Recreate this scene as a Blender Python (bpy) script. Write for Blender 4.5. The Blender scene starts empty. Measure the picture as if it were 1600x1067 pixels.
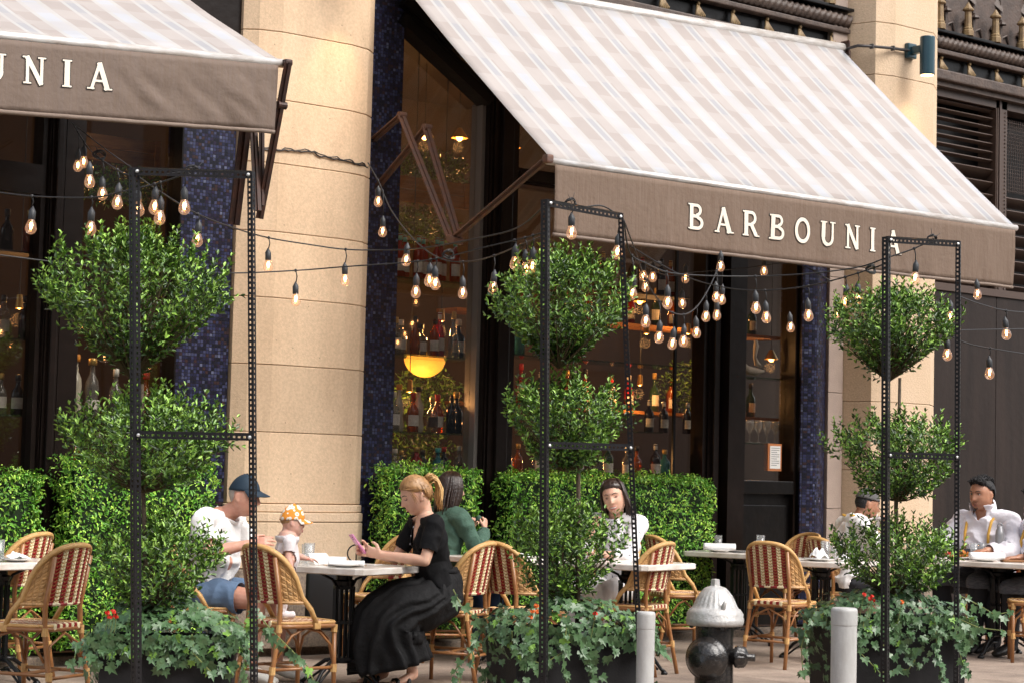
import bpy, bmesh, math, random
import numpy as np
from mathutils import Vector, Matrix, noise
from math import sin, cos, pi, radians

random.seed(7)
rng = np.random.default_rng(7)
scn = bpy.context.scene
COL = scn.collection

# ------------------------------------------------------------------ camera
FPX = 3100.0                       # focal length for a 1600 px wide frame
ROLL, PITCH = radians(1.45), radians(3.93)
YAW = math.atan2(.622, .783)       # heading measured from +Y (into the facade) towards +X (along it)
CAMP = Vector((0, -12.26, 1.30))
cF = Vector((sin(YAW)*cos(PITCH), cos(YAW)*cos(PITCH), sin(PITCH)))
_r0 = Vector((cos(YAW), -sin(YAW), 0)); _u0 = _r0.cross(cF)
cR = _r0*cos(ROLL)+_u0*sin(ROLL); cU = -_r0*sin(ROLL)+_u0*cos(ROLL)
cam_d = bpy.data.cameras.new('camera'); cam = bpy.data.objects.new('camera', cam_d); COL.objects.link(cam)
cam.matrix_world = Matrix(((cR.x, cU.x, -cF.x, CAMP.x), (cR.y, cU.y, -cF.y, CAMP.y), (cR.z, cU.z, -cF.z, CAMP.z), (0, 0, 0, 1)))
cam_d.sensor_width = 36; cam_d.lens = FPX/1600*36
cam_d.clip_start = .1; cam_d.clip_end = 400
cam_d.dof.use_dof = True; cam_d.dof.focus_distance = 12.3; cam_d.dof.aperture_fstop = 8.0
scn.camera = cam

# ------------------------------------------------------------------ light
SUN_EL, SUN_AZ = radians(47), radians(162)
w = bpy.data.worlds.new('World'); scn.world = w; w.use_nodes = True
nt = w.node_tree; nt.nodes.clear()
sky = nt.nodes.new('ShaderNodeTexSky'); sky.sky_type = 'NISHITA'; sky.sun_disc = False
sky.sun_elevation = SUN_EL; sky.sun_rotation = SUN_AZ; sky.air_density = 1.0; sky.dust_density = 4.0; sky.ozone_density = .6
bg = nt.nodes.new('ShaderNodeBackground'); bg.inputs[1].default_value = .15
wo = nt.nodes.new('ShaderNodeOutputWorld')
hs = nt.nodes.new('ShaderNodeHueSaturation'); hs.inputs['Saturation'].default_value = .40     # thin bright cloud: the sky is paler than a clear one
nt.links.new(sky.outputs[0], hs.inputs['Color']); nt.links.new(hs.outputs[0], bg.inputs[0]); nt.links.new(bg.outputs[0], wo.inputs[0])
sd = bpy.data.lights.new('sun', 'SUN'); sd.energy = 1.35; sd.angle = radians(42); sd.color = (1, .96, .90)
sun = bpy.data.objects.new('sun', sd); COL.objects.link(sun)
# sun direction: sky.sun_rotation is measured clockwise from +Y
sdir = Vector((sin(SUN_AZ)*cos(SUN_EL), cos(SUN_AZ)*cos(SUN_EL), sin(SUN_EL)))
sun.rotation_euler = sdir.to_track_quat('Z', 'Y').to_euler()
sun.location = (0, -8, 20)
scn.view_settings.view_transform = 'Standard'; scn.view_settings.look = 'None'
scn.view_settings.exposure = .88; scn.view_settings.gamma = 1
scn.cycles.use_denoising = True
scn.cycles.max_bounces = 7; scn.cycles.diffuse_bounces = 3; scn.cycles.glossy_bounces = 3
scn.cycles.transmission_bounces = 5; scn.cycles.transparent_max_bounces = 14
scn.cycles.caustics_reflective = False; scn.cycles.caustics_refractive = False
scn.cycles.sample_clamp_indirect = 4

# ------------------------------------------------------------------ measuring helpers (a sight line meets a real plane)
def _ray(px, py): return cF*FPX + cR*(px-800) + cU*(533.5-py)
def PY(px, py, Y): d = _ray(px, py); return CAMP + d*((Y-CAMP.y)/d.y)
def PX(px, py, X): d = _ray(px, py); return CAMP + d*((X-CAMP.x)/d.x)
def PD(px, py, D): return CAMP + _ray(px, py)*(D/FPX)
def G(px, D): p = PD(px, 750, D); return Vector((p.x, p.y, 0))
VIEW_R = math.atan2(cR.y, cR.x)    # heading of "screen right" (about -38.5 deg)

# ------------------------------------------------------------------ materials
M = {}
def _n(t, kind, **kw):
    n = t.nodes.new(kind)
    for k, v in kw.items(): setattr(n, k, v)
    return n
def mat(name, col, rough=.6, metal=0., bump=None, var=None, spec=None, island=0., coat=0., emit=None, trans=0., subsurf=0., sheen=0.):
    m = bpy.data.materials.new(name); m.use_nodes = True; t = m.node_tree
    b = t.nodes['Principled BSDF']; L = t.links
    b.inputs['Roughness'].default_value = rough; b.inputs['Metallic'].default_value = metal
    b.inputs['Base Color'].default_value = (*col, 1)
    if spec is not None: b.inputs['Specular IOR Level'].default_value = spec
    if coat: b.inputs['Coat Weight'].default_value = coat; b.inputs['Coat Roughness'].default_value = .08
    if trans: b.inputs['Transmission Weight'].default_value = trans
    if sheen: b.inputs['Sheen Weight'].default_value = sheen
    if subsurf:
        b.inputs['Subsurface Weight'].default_value = subsurf; b.inputs['Subsurface Radius'].default_value = (1, .35, .2)
        b.inputs['Subsurface Scale'].default_value = .012
    if emit: b.inputs['Emission Color'].default_value = (*emit[0], 1); b.inputs['Emission Strength'].default_value = emit[1]
    tc = _n(t, 'ShaderNodeTexCoord')
    out = None
    if var:      # (scale, second colour, amount[, stretch vector])
        no = _n(t, 'ShaderNodeTexNoise'); no.inputs['Scale'].default_value = var[0]; no.inputs['Detail'].default_value = 6; no.inputs['Roughness'].default_value = .62
        src = tc.outputs['Object']
        if len(var) > 3:
            mp = _n(t, 'ShaderNodeMapping'); mp.inputs['Scale'].default_value = var[3]; L.new(src, mp.inputs[0]); src = mp.outputs[0]
        L.new(src, no.inputs['Vector'])
        cr = _n(t, 'ShaderNodeValToRGB'); cr.color_ramp.elements[0].position = .36; cr.color_ramp.elements[1].position = .66
        L.new(no.outputs['Fac'], cr.inputs[0])
        ml = _n(t, 'ShaderNodeMath', operation='MULTIPLY'); ml.inputs[1].default_value = var[2]; L.new(cr.outputs[0], ml.inputs[0])
        mx = _n(t, 'ShaderNodeMix', data_type='RGBA'); mx.inputs[6].default_value = (*col, 1); mx.inputs[7].default_value = (*var[1], 1)
        L.new(ml.outputs[0], mx.inputs[0]); out = mx.outputs[2]
    if island:
        g = _n(t, 'ShaderNodeNewGeometry'); mr = _n(t, 'ShaderNodeMapRange'); mr.inputs[3].default_value = 1-island; mr.inputs[4].default_value = 1+island
        L.new(g.outputs['Random Per Island'], mr.inputs[0])
        vm = _n(t, 'ShaderNodeVectorMath', operation='SCALE'); L.new(mr.outputs[0], vm.inputs['Scale'])
        if out: L.new(out, vm.inputs[0])
        else: vm.inputs[0].default_value = col
        out = vm.outputs[0]
    if out: L.new(out, b.inputs['Base Color'])
    if bump:     # (scale, strength[, distance])
        no = _n(t, 'ShaderNodeTexNoise'); no.inputs['Scale'].default_value = bump[0]; no.inputs['Detail'].default_value = 5
        L.new(tc.outputs['Object'], no.inputs['Vector'])
        bp = _n(t, 'ShaderNodeBump'); bp.inputs['Strength'].default_value = bump[1]; bp.inputs['Distance'].default_value = bump[2] if len(bump) > 2 else .01
        L.new(no.outputs['Fac'], bp.inputs['Height']); L.new(bp.outputs[0], b.inputs['Normal'])
    M[name] = m
    return m

mat('stone', (.68, .50, .335), .92, bump=(110, .5, .004), var=(1.9, (.52, .365, .235), .8, (1.3, 1.3, .30)))
mat('stone_pale', (.64, .48, .335), .92, bump=(70, .7, .006), var=(3, (.57, .42, .275), .7, (1, 1, .4)))
mat('stone_shaded', (.30, .235, .20), .9, bump=(80, .4, .006), var=(5, (.36, .28, .23), .7))  # pillar stone with the shade of its left face in the colour
mat('granite', (.30, .235, .175), .6, bump=(120, .3, .004), var=(70, (.12, .09, .075), .9))
mat('joint', (.22, .15, .10), .95)
mat('brown_paint', (.0085, .0055, .0045), .3, bump=(9, .25, .01), var=(4, (.016, .010, .008), .7), spec=.22)
mat('black_paint', (.005, .0045, .0045), .3, bump=(12, .3, .01), var=(6, (.009, .007, .006), .6), spec=.22)
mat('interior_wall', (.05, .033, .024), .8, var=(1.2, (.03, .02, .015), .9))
mat('interior_tan', (.13, .075, .035), .7, var=(3, (.07, .035, .015), .8))
mat('crate_wood', (.33, .14, .035), .7, var=(5, (.17, .06, .015), .8, (1, 1, 9)))
mat('cast_bronze', (.048, .031, .024), .55, bump=(35, .5, .01), var=(9, (.10, .066, .05), .8))
mat('cast_gold', (.27, .185, .085), .6, bump=(40, .5, .008), var=(14, (.12, .07, .04), .8))
mat('louvre_paint', (.060, .037, .027), .45, var=(5, (.06, .036, .028), .7))
mat('panel_brown', (.030, .021, .018), .5, spec=.2, var=(2.2, (.016, .012, .011), .9, (3, 3, .3)), bump=(14, .25, .01))
mat('alum', (.72, .70, .68), .35, metal=.3, var=(6, (.42, .35, .30), .8, (1, 1, 4)))
mat('rust_arm', (.10, .062, .052), .55, metal=.2, bump=(50, .4, .004), var=(16, (.19, .075, .035), .7))
mat('dark_arm', (.028, .016, .013), .5, metal=.2, var=(16, (.09, .03, .015), .6))
mat('letter_cream', (.80, .70, .58), .7); mat('letter_edge', (.012, .010, .010), .7)
mat('lamp_teal', (.012, .048, .068), .35, metal=.2, bump=(120, .2, .003), var=(30, (.02, .06, .075), .5), coat=.3)
mat('conduit', (.05, .045, .045), .5, metal=.4)
mat('rack_black', (.008, .0075, .009), .4, spec=.3, bump=(150, .2, .003), var=(30, (.022, .02, .022), .5))
mat('pale_bead', (.22, .20, .18), .4, metal=.3)
mat('bolt', (.75, .74, .72), .3, metal=.8)
mat('planter', (.010, .010, .011), .55, spec=.25, bump=(90, .3, .004), var=(5, (.026, .026, .028), .7))
mat('soil', (.03, .018, .01), .95, bump=(60, 1, .02))
mat('bark', (.13, .095, .065), .85, bump=(60, .8, .008), var=(25, (.07, .05, .035), .8))
mat('twig', (.085, .06, .03), .8)
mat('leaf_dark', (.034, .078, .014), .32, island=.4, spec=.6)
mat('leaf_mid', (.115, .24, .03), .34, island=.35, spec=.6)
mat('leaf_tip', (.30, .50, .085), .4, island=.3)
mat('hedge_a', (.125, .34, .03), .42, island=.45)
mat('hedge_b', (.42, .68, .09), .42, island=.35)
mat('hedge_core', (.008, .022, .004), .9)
mat('ivy', (.055, .125, .045), .38, var=(22, (.13, .21, .10), .55), spec=.6)
mat('ivy_young', (.15, .30, .045), .4, var=(22, (.22, .40, .07), .5))
mat('ivy_dark', (.030, .078, .030), .4, var=(22, (.07, .12, .055), .5))
mat('ivy_stem', (.17, .20, .06), .7)
mat('petal_red', (.70, .03, .015), .6); mat('petal_orange', (.80, .17, .03), .6)
mat('rattan', (.34, .155, .055), .38, bump=(40, .3, .004), var=(9, (.25, .095, .028), .8, (1, 1, 1)), coat=.2)
mat('rattan_wrap', (.62, .38, .15), .5, bump=(220, .5, .003), var=(40, (.48, .25, .08), .7))
mat('weave_tan', (.50, .285, .115), .5, island=.22)
mat('weave_red', (.26, .012, .014), .45, island=.2)
mat('weave_cream', (.80, .70, .45), .5, island=.12)
mat('marble', (.82, .78, .73), .22, var=(7, (.55, .46, .38), .7, (1, 1, 2)))
mat('cast_iron', (.012, .012, .013), .35, metal=.5, bump=(80, .2, .004))
mat('white_cloth', (.84, .84, .84), .85, bump=(25, .5, .01)); mat('china', (.80, .79, .77), .12, coat=.4)
mat('paper', (.78, .77, .74), .8); mat('print_tan', (.50, .33, .20), .8)
mat('hyd_silver', (.56, .555, .55), .45, metal=.3, bump=(60, .6, .006), var=(26, (.38, .35, .32), .65))
mat('hyd_black', (.007, .007, .008), .25, bump=(70, .7, .007), coat=.4, var=(30, (.05, .042, .036), .55))
mat('bollard_grey', (.47, .47, .46), .5, bump=(60, .35, .004), var=(7, (.36, .345, .33), .85, (2, 2, .6)))
mat('cable', (.018, .017, .018), .55); mat('socket', (.03, .032, .036), .5)
mat('concrete', (.34, .265, .21), .85, bump=(70, .7, .006), var=(3.4, (.20, .15, .12), .9))
mat('asphalt', (.05, .05, .05), .9, bump=(80, .5, .01))
mat('kerb', (.25, .22, .19), .8, bump=(40, .4, .006))
mat('opp_brick', (.085, .055, .042), .85, var=(.4, (.05, .035, .03), .8))
mat('opp_window', (.03, .035, .04), .1)
mat('skin', (.70, .43, .31), .5, subsurf=.15, var=(14, (.56, .26, .18), .4))
mat('skin_old', (.68, .37, .265), .5, subsurf=.15, var=(22, (.52, .20, .14), .55))
mat('skin_baby', (.74, .44, .35), .5, subsurf=.2)
mat('skin_brown', (.42, .205, .125), .45, subsurf=.1, var=(14, (.26, .11, .06), .4))
mat('eye_white', (.7, .68, .65), .2); mat('eye_dark', (.02, .012, .01), .2); mat('lip', (.46, .15, .13), .45); mat('lip_brown', (.25, .085, .065), .45)
mat('lid', (.40, .20, .145), .5); mat('teeth', (.8, .78, .72), .3)
mat('hair_blonde', (.46, .255, .105), .38, var=(30, (.17, .08, .03), .75, (1, 1, .15)), bump=(60, .4, .01))
mat('hair_dark', (.022, .012, .009), .32, var=(30, (.05, .028, .02), .6, (1, 1, .2)), bump=(60, .4, .01))
mat('hair_black', (.008, .007, .008), .7, bump=(90, .6, .01)); mat('hair_grey', (.42, .36, .32), .7, bump=(150, .4, .004))
mat('cloth_black', (.0075, .0075, .0085), .8, bump=(30, .4, .01), spec=.15)
mat('skirt_black', (.008, .0078, .0085), .72, bump=(26, .7, .012), spec=.22)
mat('cloth_white', (.82, .81, .80), .85, bump=(14, .6, .02)); mat('cloth_pinkwhite', (.78, .72, .73), .85, bump=(22, .6, .015))
mat('cloth_shirt', (.78, .75, .80), .8, bump=(12, .7, .02)); mat('cloth_green', (.065, .13, .095), .9, bump=(60, .5, .01), var=(50, (.045, .095, .07), .6))
mat('denim', (.035, .07, .15), .85, bump=(90, .3, .005)); mat('shorts_blue', (.12, .19, .30), .85, bump=(30, .4, .01), var=(8, (.09, .145, .24), .6))
mat('cap_navy', (.010, .028, .050), .75, bump=(40, .2, .005)); mat('cap_grey', (.10, .095, .095), .85, bump=(60, .4, .01))
mat('apron_strap', (.72, .40, .07), .7); mat('trouser_dark', (.014, .014, .018), .9); mat('plaid', (.045, .055, .075), .9, var=(26, (.16, .16, .17), .7, (1, 1, 6)))
mat('phone_pink', (.72, .26, .50), .3, coat=.4); mat('leather', (.012, .011, .011), .45); mat('sole', (.10, .06, .035), .7); mat('button', (.25, .27, .3), .3)
mat('lamp_bulb_inside', (1, .6, .3), emit=((1, .42, .10), 14.)); mat('dome_glow', (1, .55, .1), emit=((1, .36, .035), .95)); mat('brass', (.42, .25, .07), .3, metal=.8)
mat('shelf_edge', (.03, .075, .05), .2); mat('food_orange', (.62, .23, .04), .6, bump=(60, 1, .02)); mat('food_green', (.12, .22, .04), .6); mat('food_red', (.45, .03, .02), .5)
mat('bottle_steel', (.33, .33, .34), .35, metal=.4); mat('wood_board', (.28, .13, .05), .6, var=(8, (.18, .08, .03), .7, (1, 6, 1)))
mat('driftwood', (.42, .36, .30), .8, bump=(40, .6, .01)); mat('poster_orange', (.50, .17, .05), .6)
mat('wax_red', (.55, .02, .015), .4); mat('cap_orange', (.75, .28, .03), .5); mat('cap_teal', (.08, .42, .40), .4); mat('cap_black', (.012, .012, .012), .4); mat('cap_white', (.7, .68, .62), .4); mat('cap_gold', (.5, .33, .1), .35, metal=.5)
mat('label_white', (.78, .74, .67), .6, var=(60, (.30, .26, .24), .35)); mat('label_dark', (.05, .04, .04), .5); mat('label_blue', (.05, .15, .30), .5)

def block_variation(name, amt, speck):
    t = M[name].node_tree; b = t.nodes['Principled BSDF']; L = t.links; src = b.inputs['Base Color'].links[0].from_socket
    oi = _n(t, 'ShaderNodeObjectInfo'); mr = _n(t, 'ShaderNodeMapRange'); mr.inputs[3].default_value = 1-amt; mr.inputs[4].default_value = 1+amt*.6; L.new(oi.outputs['Random'], mr.inputs[0])
    g = _n(t, 'ShaderNodeNewGeometry'); no = _n(t, 'ShaderNodeTexNoise'); no.inputs['Scale'].default_value = 55; no.inputs['Detail'].default_value = 4; L.new(g.outputs['Position'], no.inputs['Vector'])
    m2 = _n(t, 'ShaderNodeMapRange'); m2.inputs[1].default_value = .3; m2.inputs[2].default_value = .7; m2.inputs[3].default_value = 1-speck; m2.inputs[4].default_value = 1+speck; L.new(no.outputs['Fac'], m2.inputs[0])
    mm = _n(t, 'ShaderNodeMath', operation='MULTIPLY'); L.new(mr.outputs[0], mm.inputs[0]); L.new(m2.outputs[0], mm.inputs[1])
    # a few small pits and dark drill marks
    v = _n(t, 'ShaderNodeTexVoronoi'); v.inputs['Scale'].default_value = 9; L.new(g.outputs['Position'], v.inputs['Vector']); lt = _n(t, 'ShaderNodeMath', operation='GREATER_THAN'); lt.inputs[1].default_value = .055; L.new(v.outputs['Distance'], lt.inputs[0])
    pr = _n(t, 'ShaderNodeMapRange'); pr.inputs[3].default_value = .62; pr.inputs[4].default_value = 1; L.new(lt.outputs[0], pr.inputs[0]); m3 = _n(t, 'ShaderNodeMath', operation='MULTIPLY'); L.new(mm.outputs[0], m3.inputs[0]); L.new(pr.outputs[0], m3.inputs[1])
    vm = _n(t, 'ShaderNodeVectorMath', operation='SCALE'); L.new(src, vm.inputs[0]); L.new(m3.outputs[0], vm.inputs['Scale']); L.new(vm.outputs[0], b.inputs['Base Color'])
block_variation('stone', .13, .10); block_variation('stone_pale', .10, .08); block_variation('panel_brown', .15, .06); block_variation('concrete', .10, .16)

# floral print on the child's cap
def floral():
    m = mat('cap_floral', (.8, .3, .03), .8); t = m.node_tree; L = t.links; b = t.nodes['Principled BSDF']
    tc = _n(t, 'ShaderNodeTexCoord'); v = _n(t, 'ShaderNodeTexVoronoi'); v.inputs['Scale'].default_value = 38
    L.new(tc.outputs['Object'], v.inputs['Vector'])
    r = _n(t, 'ShaderNodeValToRGB'); e = r.color_ramp.elements; r.color_ramp.interpolation = 'CONSTANT'
    e[0].position = 0; e[0].color = (.85, .45, .03, 1); e[1].position = .16; e[1].color = (.88, .85, .78, 1)
    x = e.new(.50); x.color = (.82, .30, .03, 1); L.new(v.outputs['Distance'], r.inputs[0]); L.new(r.outputs[0], b.inputs['Base Color'])
floral()

def mixglass(name, tint, ior=1.45, rough=.02, body=0.0, bodycol=(0, 0, 0), emit=None):
    """thin glass: clear pane that reflects by Fresnel; body adds an opaque share (dirty or coloured glass)"""
    m = bpy.data.materials.new(name); m.use_nodes = True; t = m.node_tree; t.nodes.clear(); L = t.links
    o = _n(t, 'ShaderNodeOutputMaterial'); tr = _n(t, 'ShaderNodeBsdfTransparent'); tr.inputs[0].default_value = (*tint, 1)
    gl = _n(t, 'ShaderNodeBsdfGlossy'); gl.inputs['Roughness'].default_value = rough; gl.inputs[0].default_value = (.9, .9, .9, 1)
    lw = _n(t, 'ShaderNodeLayerWeight'); lw.inputs[0].default_value = .5; pw = _n(t, 'ShaderNodeMath', operation='POWER'); pw.inputs[1].default_value = 4.0; L.new(lw.outputs['Facing'], pw.inputs[0])
    fr = _n(t, 'ShaderNodeMath', operation='MULTIPLY_ADD'); fr.inputs[1].default_value = .8; fr.inputs[2].default_value = ((ior-1)/(ior+1))**2*1.3+(.08 if name == 'window_glass' else 0); L.new(pw.outputs[0], fr.inputs[0])
    mx = _n(t, 'ShaderNodeMixShader'); L.new(fr.outputs[0], mx.inputs[0]); 
    src = tr.outputs[0]
    if body:
        di = _n(t, 'ShaderNodeBsdfDiffuse'); di.inputs[0].default_value = (*bodycol, 1)
        m2 = _n(t, 'ShaderNodeMixShader'); m2.inputs[0].default_value = body; L.new(src, m2.inputs[1]); L.new(di.outputs[0], m2.inputs[2]); src = m2.outputs[0]
    L.new(src, mx.inputs[1]); L.new(gl.outputs[0], mx.inputs[2]); last = mx.outputs[0]
    if emit:
        em = _n(t, 'ShaderNodeEmission'); em.inputs[0].default_value = (*emit[0], 1); em.inputs[1].default_value = emit[1]
        ad = _n(t, 'ShaderNodeAddShader'); L.new(last, ad.inputs[0]); L.new(em.outputs[0], ad.inputs[1]); last = ad.outputs[0]
    L.new(last, o.inputs[0]); M[name] = m
mixglass('window_glass', (.93, .92, .90), 1.42)
mixglass('clear_glass', (.94, .95, .95), 1.5, body=.11, bodycol=(.85, .87, .88))
mixglass('bulb_glass', (.93, .86, .80), 1.5, emit=((1, .48, .24), .10))
mixglass('bottle_amber', (.75, .28, .05), 1.5, body=.45, bodycol=(.42, .12, .02))
mixglass('bottle_red', (.6, .05, .03), 1.5, body=.6, bodycol=(.45, .03, .025))
mixglass('bottle_clear', (.80, .82, .80), 1.5, body=.22, bodycol=(.38, .37, .34))
mixglass('bottle_green', (.2, .4, .15), 1.5, body=.7, bodycol=(.03, .07, .03))
mixglass('bottle_dark', (.1, .05, .04), 1.5, body=.8, bodycol=(.015, .01, .01))
mixglass('bottle_teal', (.2, .6, .6), 1.5, body=.5, bodycol=(.05, .25, .28))
mixglass('bottle_cream', (.8, .8, .75), 1.5, body=.9, bodycol=(.55, .50, .40))
mixglass('shelf_glass', (.65, .75, .68), 1.5, body=.15, bodycol=(.1, .16, .12))
M['filament'] = mat('filament', (1, .6, .3), emit=((1, .46, .14), 20.))
M['lamp_face'] = mat('lamp_face', (1, .8, .5), emit=((1, .66, .30), 3.5))

# glass mosaic: 21 mm tiles, each with a colour of its own, grout between (too fine to see as geometry)
def mosaic():
    m = bpy.data.materials.new('mosaic'); m.use_nodes = True; t = m.node_tree; L = t.links; b = t.nodes['Principled BSDF']
    g = _n(t, 'ShaderNodeNewGeometry'); sx = _n(t, 'ShaderNodeSeparateXYZ'); L.new(g.outputs['Position'], sx.inputs[0])
    ad = _n(t, 'ShaderNodeMath', operation='ADD'); L.new(sx.outputs[0], ad.inputs[0]); L.new(sx.outputs[1], ad.inputs[1])
    def ax(s):
        d = _n(t, 'ShaderNodeMath', operation='MULTIPLY'); d.inputs[1].default_value = 1/.0235; L.new(s, d.inputs[0])
        fl = _n(t, 'ShaderNodeMath', operation='FLOOR'); fr = _n(t, 'ShaderNodeMath', operation='FRACT'); L.new(d.outputs[0], fl.inputs[0]); L.new(d.outputs[0], fr.inputs[0])
        gt = _n(t, 'ShaderNodeMath', operation='GREATER_THAN'); gt.inputs[1].default_value = .17; L.new(fr.outputs[0], gt.inputs[0])
        return fl.outputs[0], gt.outputs[0]
    fx, gx = ax(ad.outputs[0]); fz, gz = ax(sx.outputs[2])
    cb = _n(t, 'ShaderNodeCombineXYZ'); L.new(fx, cb.inputs[0]); L.new(fz, cb.inputs[1])
    wn = _n(t, 'ShaderNodeTexWhiteNoise', noise_dimensions='2D'); L.new(cb.outputs[0], wn.inputs['Vector'])
    r = _n(t, 'ShaderNodeValToRGB'); r.color_ramp.interpolation = 'CONSTANT'; e = r.color_ramp.elements
    cols = [(0, (.007, .008, .016)), (.16, (.014, .016, .042)), (.34, (.026, .030, .075)), (.50, (.009, .009, .022)), (.62, (.040, .045, .095)), (.76, (.034, .018, .019)), (.84, (.018, .013, .035)), (.93, (.05, .055, .10)), (.975, (.09, .10, .16))]
    e[0].position = 0; e[0].color = (*cols[0][1], 1); e[1].position = cols[1][0]; e[1].color = (*cols[1][1], 1)
    for p, c in cols[2:]: x = e.new(p); x.color = (*c, 1)
    L.new(wn.outputs['Value'], r.inputs[0])
    mk = _n(t, 'ShaderNodeMath', operation='MULTIPLY'); L.new(gx, mk.inputs[0]); L.new(gz, mk.inputs[1])
    mx = _n(t, 'ShaderNodeMix', data_type='RGBA'); mx.inputs[6].default_value = (.010, .009, .012, 1); L.new(mk.outputs[0], mx.inputs[0]); L.new(r.outputs[0], mx.inputs[7])
    L.new(mx.outputs[2], b.inputs['Base Color']); b.inputs['Roughness'].default_value = .3; b.inputs['Specular IOR Level'].default_value = .35
    bp = _n(t, 'ShaderNodeBump'); bp.inputs['Distance'].default_value = .003; bp.inputs['Strength'].default_value = .6; L.new(mk.outputs[0], bp.inputs['Height']); L.new(bp.outputs[0], b.inputs['Normal'])
    M['mosaic'] = m
mosaic()

# awning cloth: printed/woven stripes across X, broken into paler and darker blocks along the slope
def awning_cloth():
    m = bpy.data.materials.new('awning_stripe'); m.use_nodes = True; t = m.node_tree; L = t.links; b = t.nodes['Principled BSDF']
    g = _n(t, 'ShaderNodeNewGeometry'); sx = _n(t, 'ShaderNodeSeparateXYZ'); L.new(g.outputs['Position'], sx.inputs[0])
    d = _n(t, 'ShaderNodeMath', operation='MULTIPLY'); d.inputs[1].default_value = 1/.56; L.new(sx.outputs[0], d.inputs[0])
    fr = _n(t, 'ShaderNodeMath', operation='FRACT'); L.new(d.outputs[0], fr.inputs[0])
    mauve = (.37, .325, .303); white = (.455, .442, .430); grey = (.35, .345, .36); blue = (.445, .45, .48)
    seq = [(.0, mauve), (.25, white), (.30, grey), (.41, white), (.46, mauve), (.69, white), (.75, blue), (.92, white), (.985, mauve)]
    r = _n(t, 'ShaderNodeValToRGB'); r.color_ramp.interpolation = 'CONSTANT'; e = r.color_ramp.elements
    e[0].position = 0; e[0].color = (*seq[0][1], 1); e[1].position = seq[1][0]; e[1].color = (*seq[1][1], 1)
    for p, c in seq[2:]: x = e.new(p); x.color = (*c, 1)
    L.new(fr.outputs[0], r.inputs[0])
    # blocks along the slope: period .34 m of Y, offset by stripe
    y = _n(t, 'ShaderNodeMath', operation='MULTIPLY'); y.inputs[1].default_value = 1/.36; L.new(sx.outputs[1], y.inputs[0])
    fx2 = _n(t, 'ShaderNodeMath', operation='MULTIPLY'); fx2.inputs[1].default_value = 2/.56; L.new(sx.outputs[0], fx2.inputs[0])
    fl = _n(t, 'ShaderNodeMath', operation='FLOOR'); L.new(fx2.outputs[0], fl.inputs[0])
    of = _n(t, 'ShaderNodeMath', operation='MULTIPLY'); of.inputs[1].default_value = .27; L.new(fl.outputs[0], of.inputs[0])
    nz = _n(t, 'ShaderNodeTexNoise'); nz.inputs['Scale'].default_value = 1.4; L.new(g.outputs['Position'], nz.inputs['Vector'])
    nz2 = _n(t, 'ShaderNodeMath', operation='MULTIPLY'); nz2.inputs[1].default_value = .5; L.new(nz.outputs['Fac'], nz2.inputs[0])
    s0 = _n(t, 'ShaderNodeMath', operation='ADD'); L.new(y.outputs[0], s0.inputs[0]); L.new(nz2.outputs[0], s0.inputs[1])
    sm = _n(t, 'ShaderNodeMath', operation='ADD'); L.new(s0.outputs[0], sm.inputs[0]); L.new(of.outputs[0], sm.inputs[1])
    f2 = _n(t, 'ShaderNodeMath', operation='FRACT'); L.new(sm.outputs[0], f2.inputs[0])
    gt = _n(t, 'ShaderNodeMath', operation='GREATER_THAN'); gt.inputs[1].default_value = .5; L.new(f2.outputs[0], gt.inputs[0])
    mx = _n(t, 'ShaderNodeMix', data_type='RGBA'); mx.inputs[7].default_value = (.455, .415, .395, 1); L.new(r.outputs[0], mx.inputs[6])
    gm = _n(t, 'ShaderNodeMath', operation='MULTIPLY'); gm.inputs[1].default_value = .46; L.new(gt.outputs[0], gm.inputs[0]); L.new(gm.outputs[0], mx.inputs[0])
    st = _n(t, 'ShaderNodeTexNoise'); st.inputs['Scale'].default_value = 3.5; st.inputs['Detail'].default_value = 8; L.new(g.outputs['Position'], st.inputs['Vector'])
    sr = _n(t, 'ShaderNodeMapRange'); sr.inputs[1].default_value = .3; sr.inputs[2].default_value = .7; sr.inputs[3].default_value = .93; sr.inputs[4].default_value = 1.03; L.new(st.outputs['Fac'], sr.inputs[0])
    vm = _n(t, 'ShaderNodeVectorMath', operation='SCALE'); L.new(mx.outputs[2], vm.inputs[0]); L.new(sr.outputs[0], vm.inputs['Scale'])
    L.new(vm.outputs[0], b.inputs['Base Color']); b.inputs['Roughness'].default_value = .85
    # thin cloth lets a little light through
    tl = _n(t, 'ShaderNodeBsdfTranslucent'); tl.inputs[0].default_value = (.35, .25, .2, 1)
    ms = _n(t, 'ShaderNodeMixShader'); ms.inputs[0].default_value = .10; o = t.nodes['Material Output']
    L.new(b.outputs[0], ms.inputs[1]); L.new(tl.outputs[0], ms.inputs[2]); L.new(ms.outputs[0], o.inputs[0])
    M['awning_stripe'] = m
awning_cloth()
mat('valance_cloth', (.155, .108, .080), .9, bump=(26, .5, .01), var=(3.5, (.195, .143, .112), .8, (26, 26, 1.0)), spec=.2)
mat('valance_left', (.150, .106, .080), .85, bump=(26, .5, .01), var=(3.5, (.165, .125, .105), .7, (22, 22, 1.1)))
mat('valance_hem', (.20, .15, .12), .85, bump=(26, .4, .01))

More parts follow.
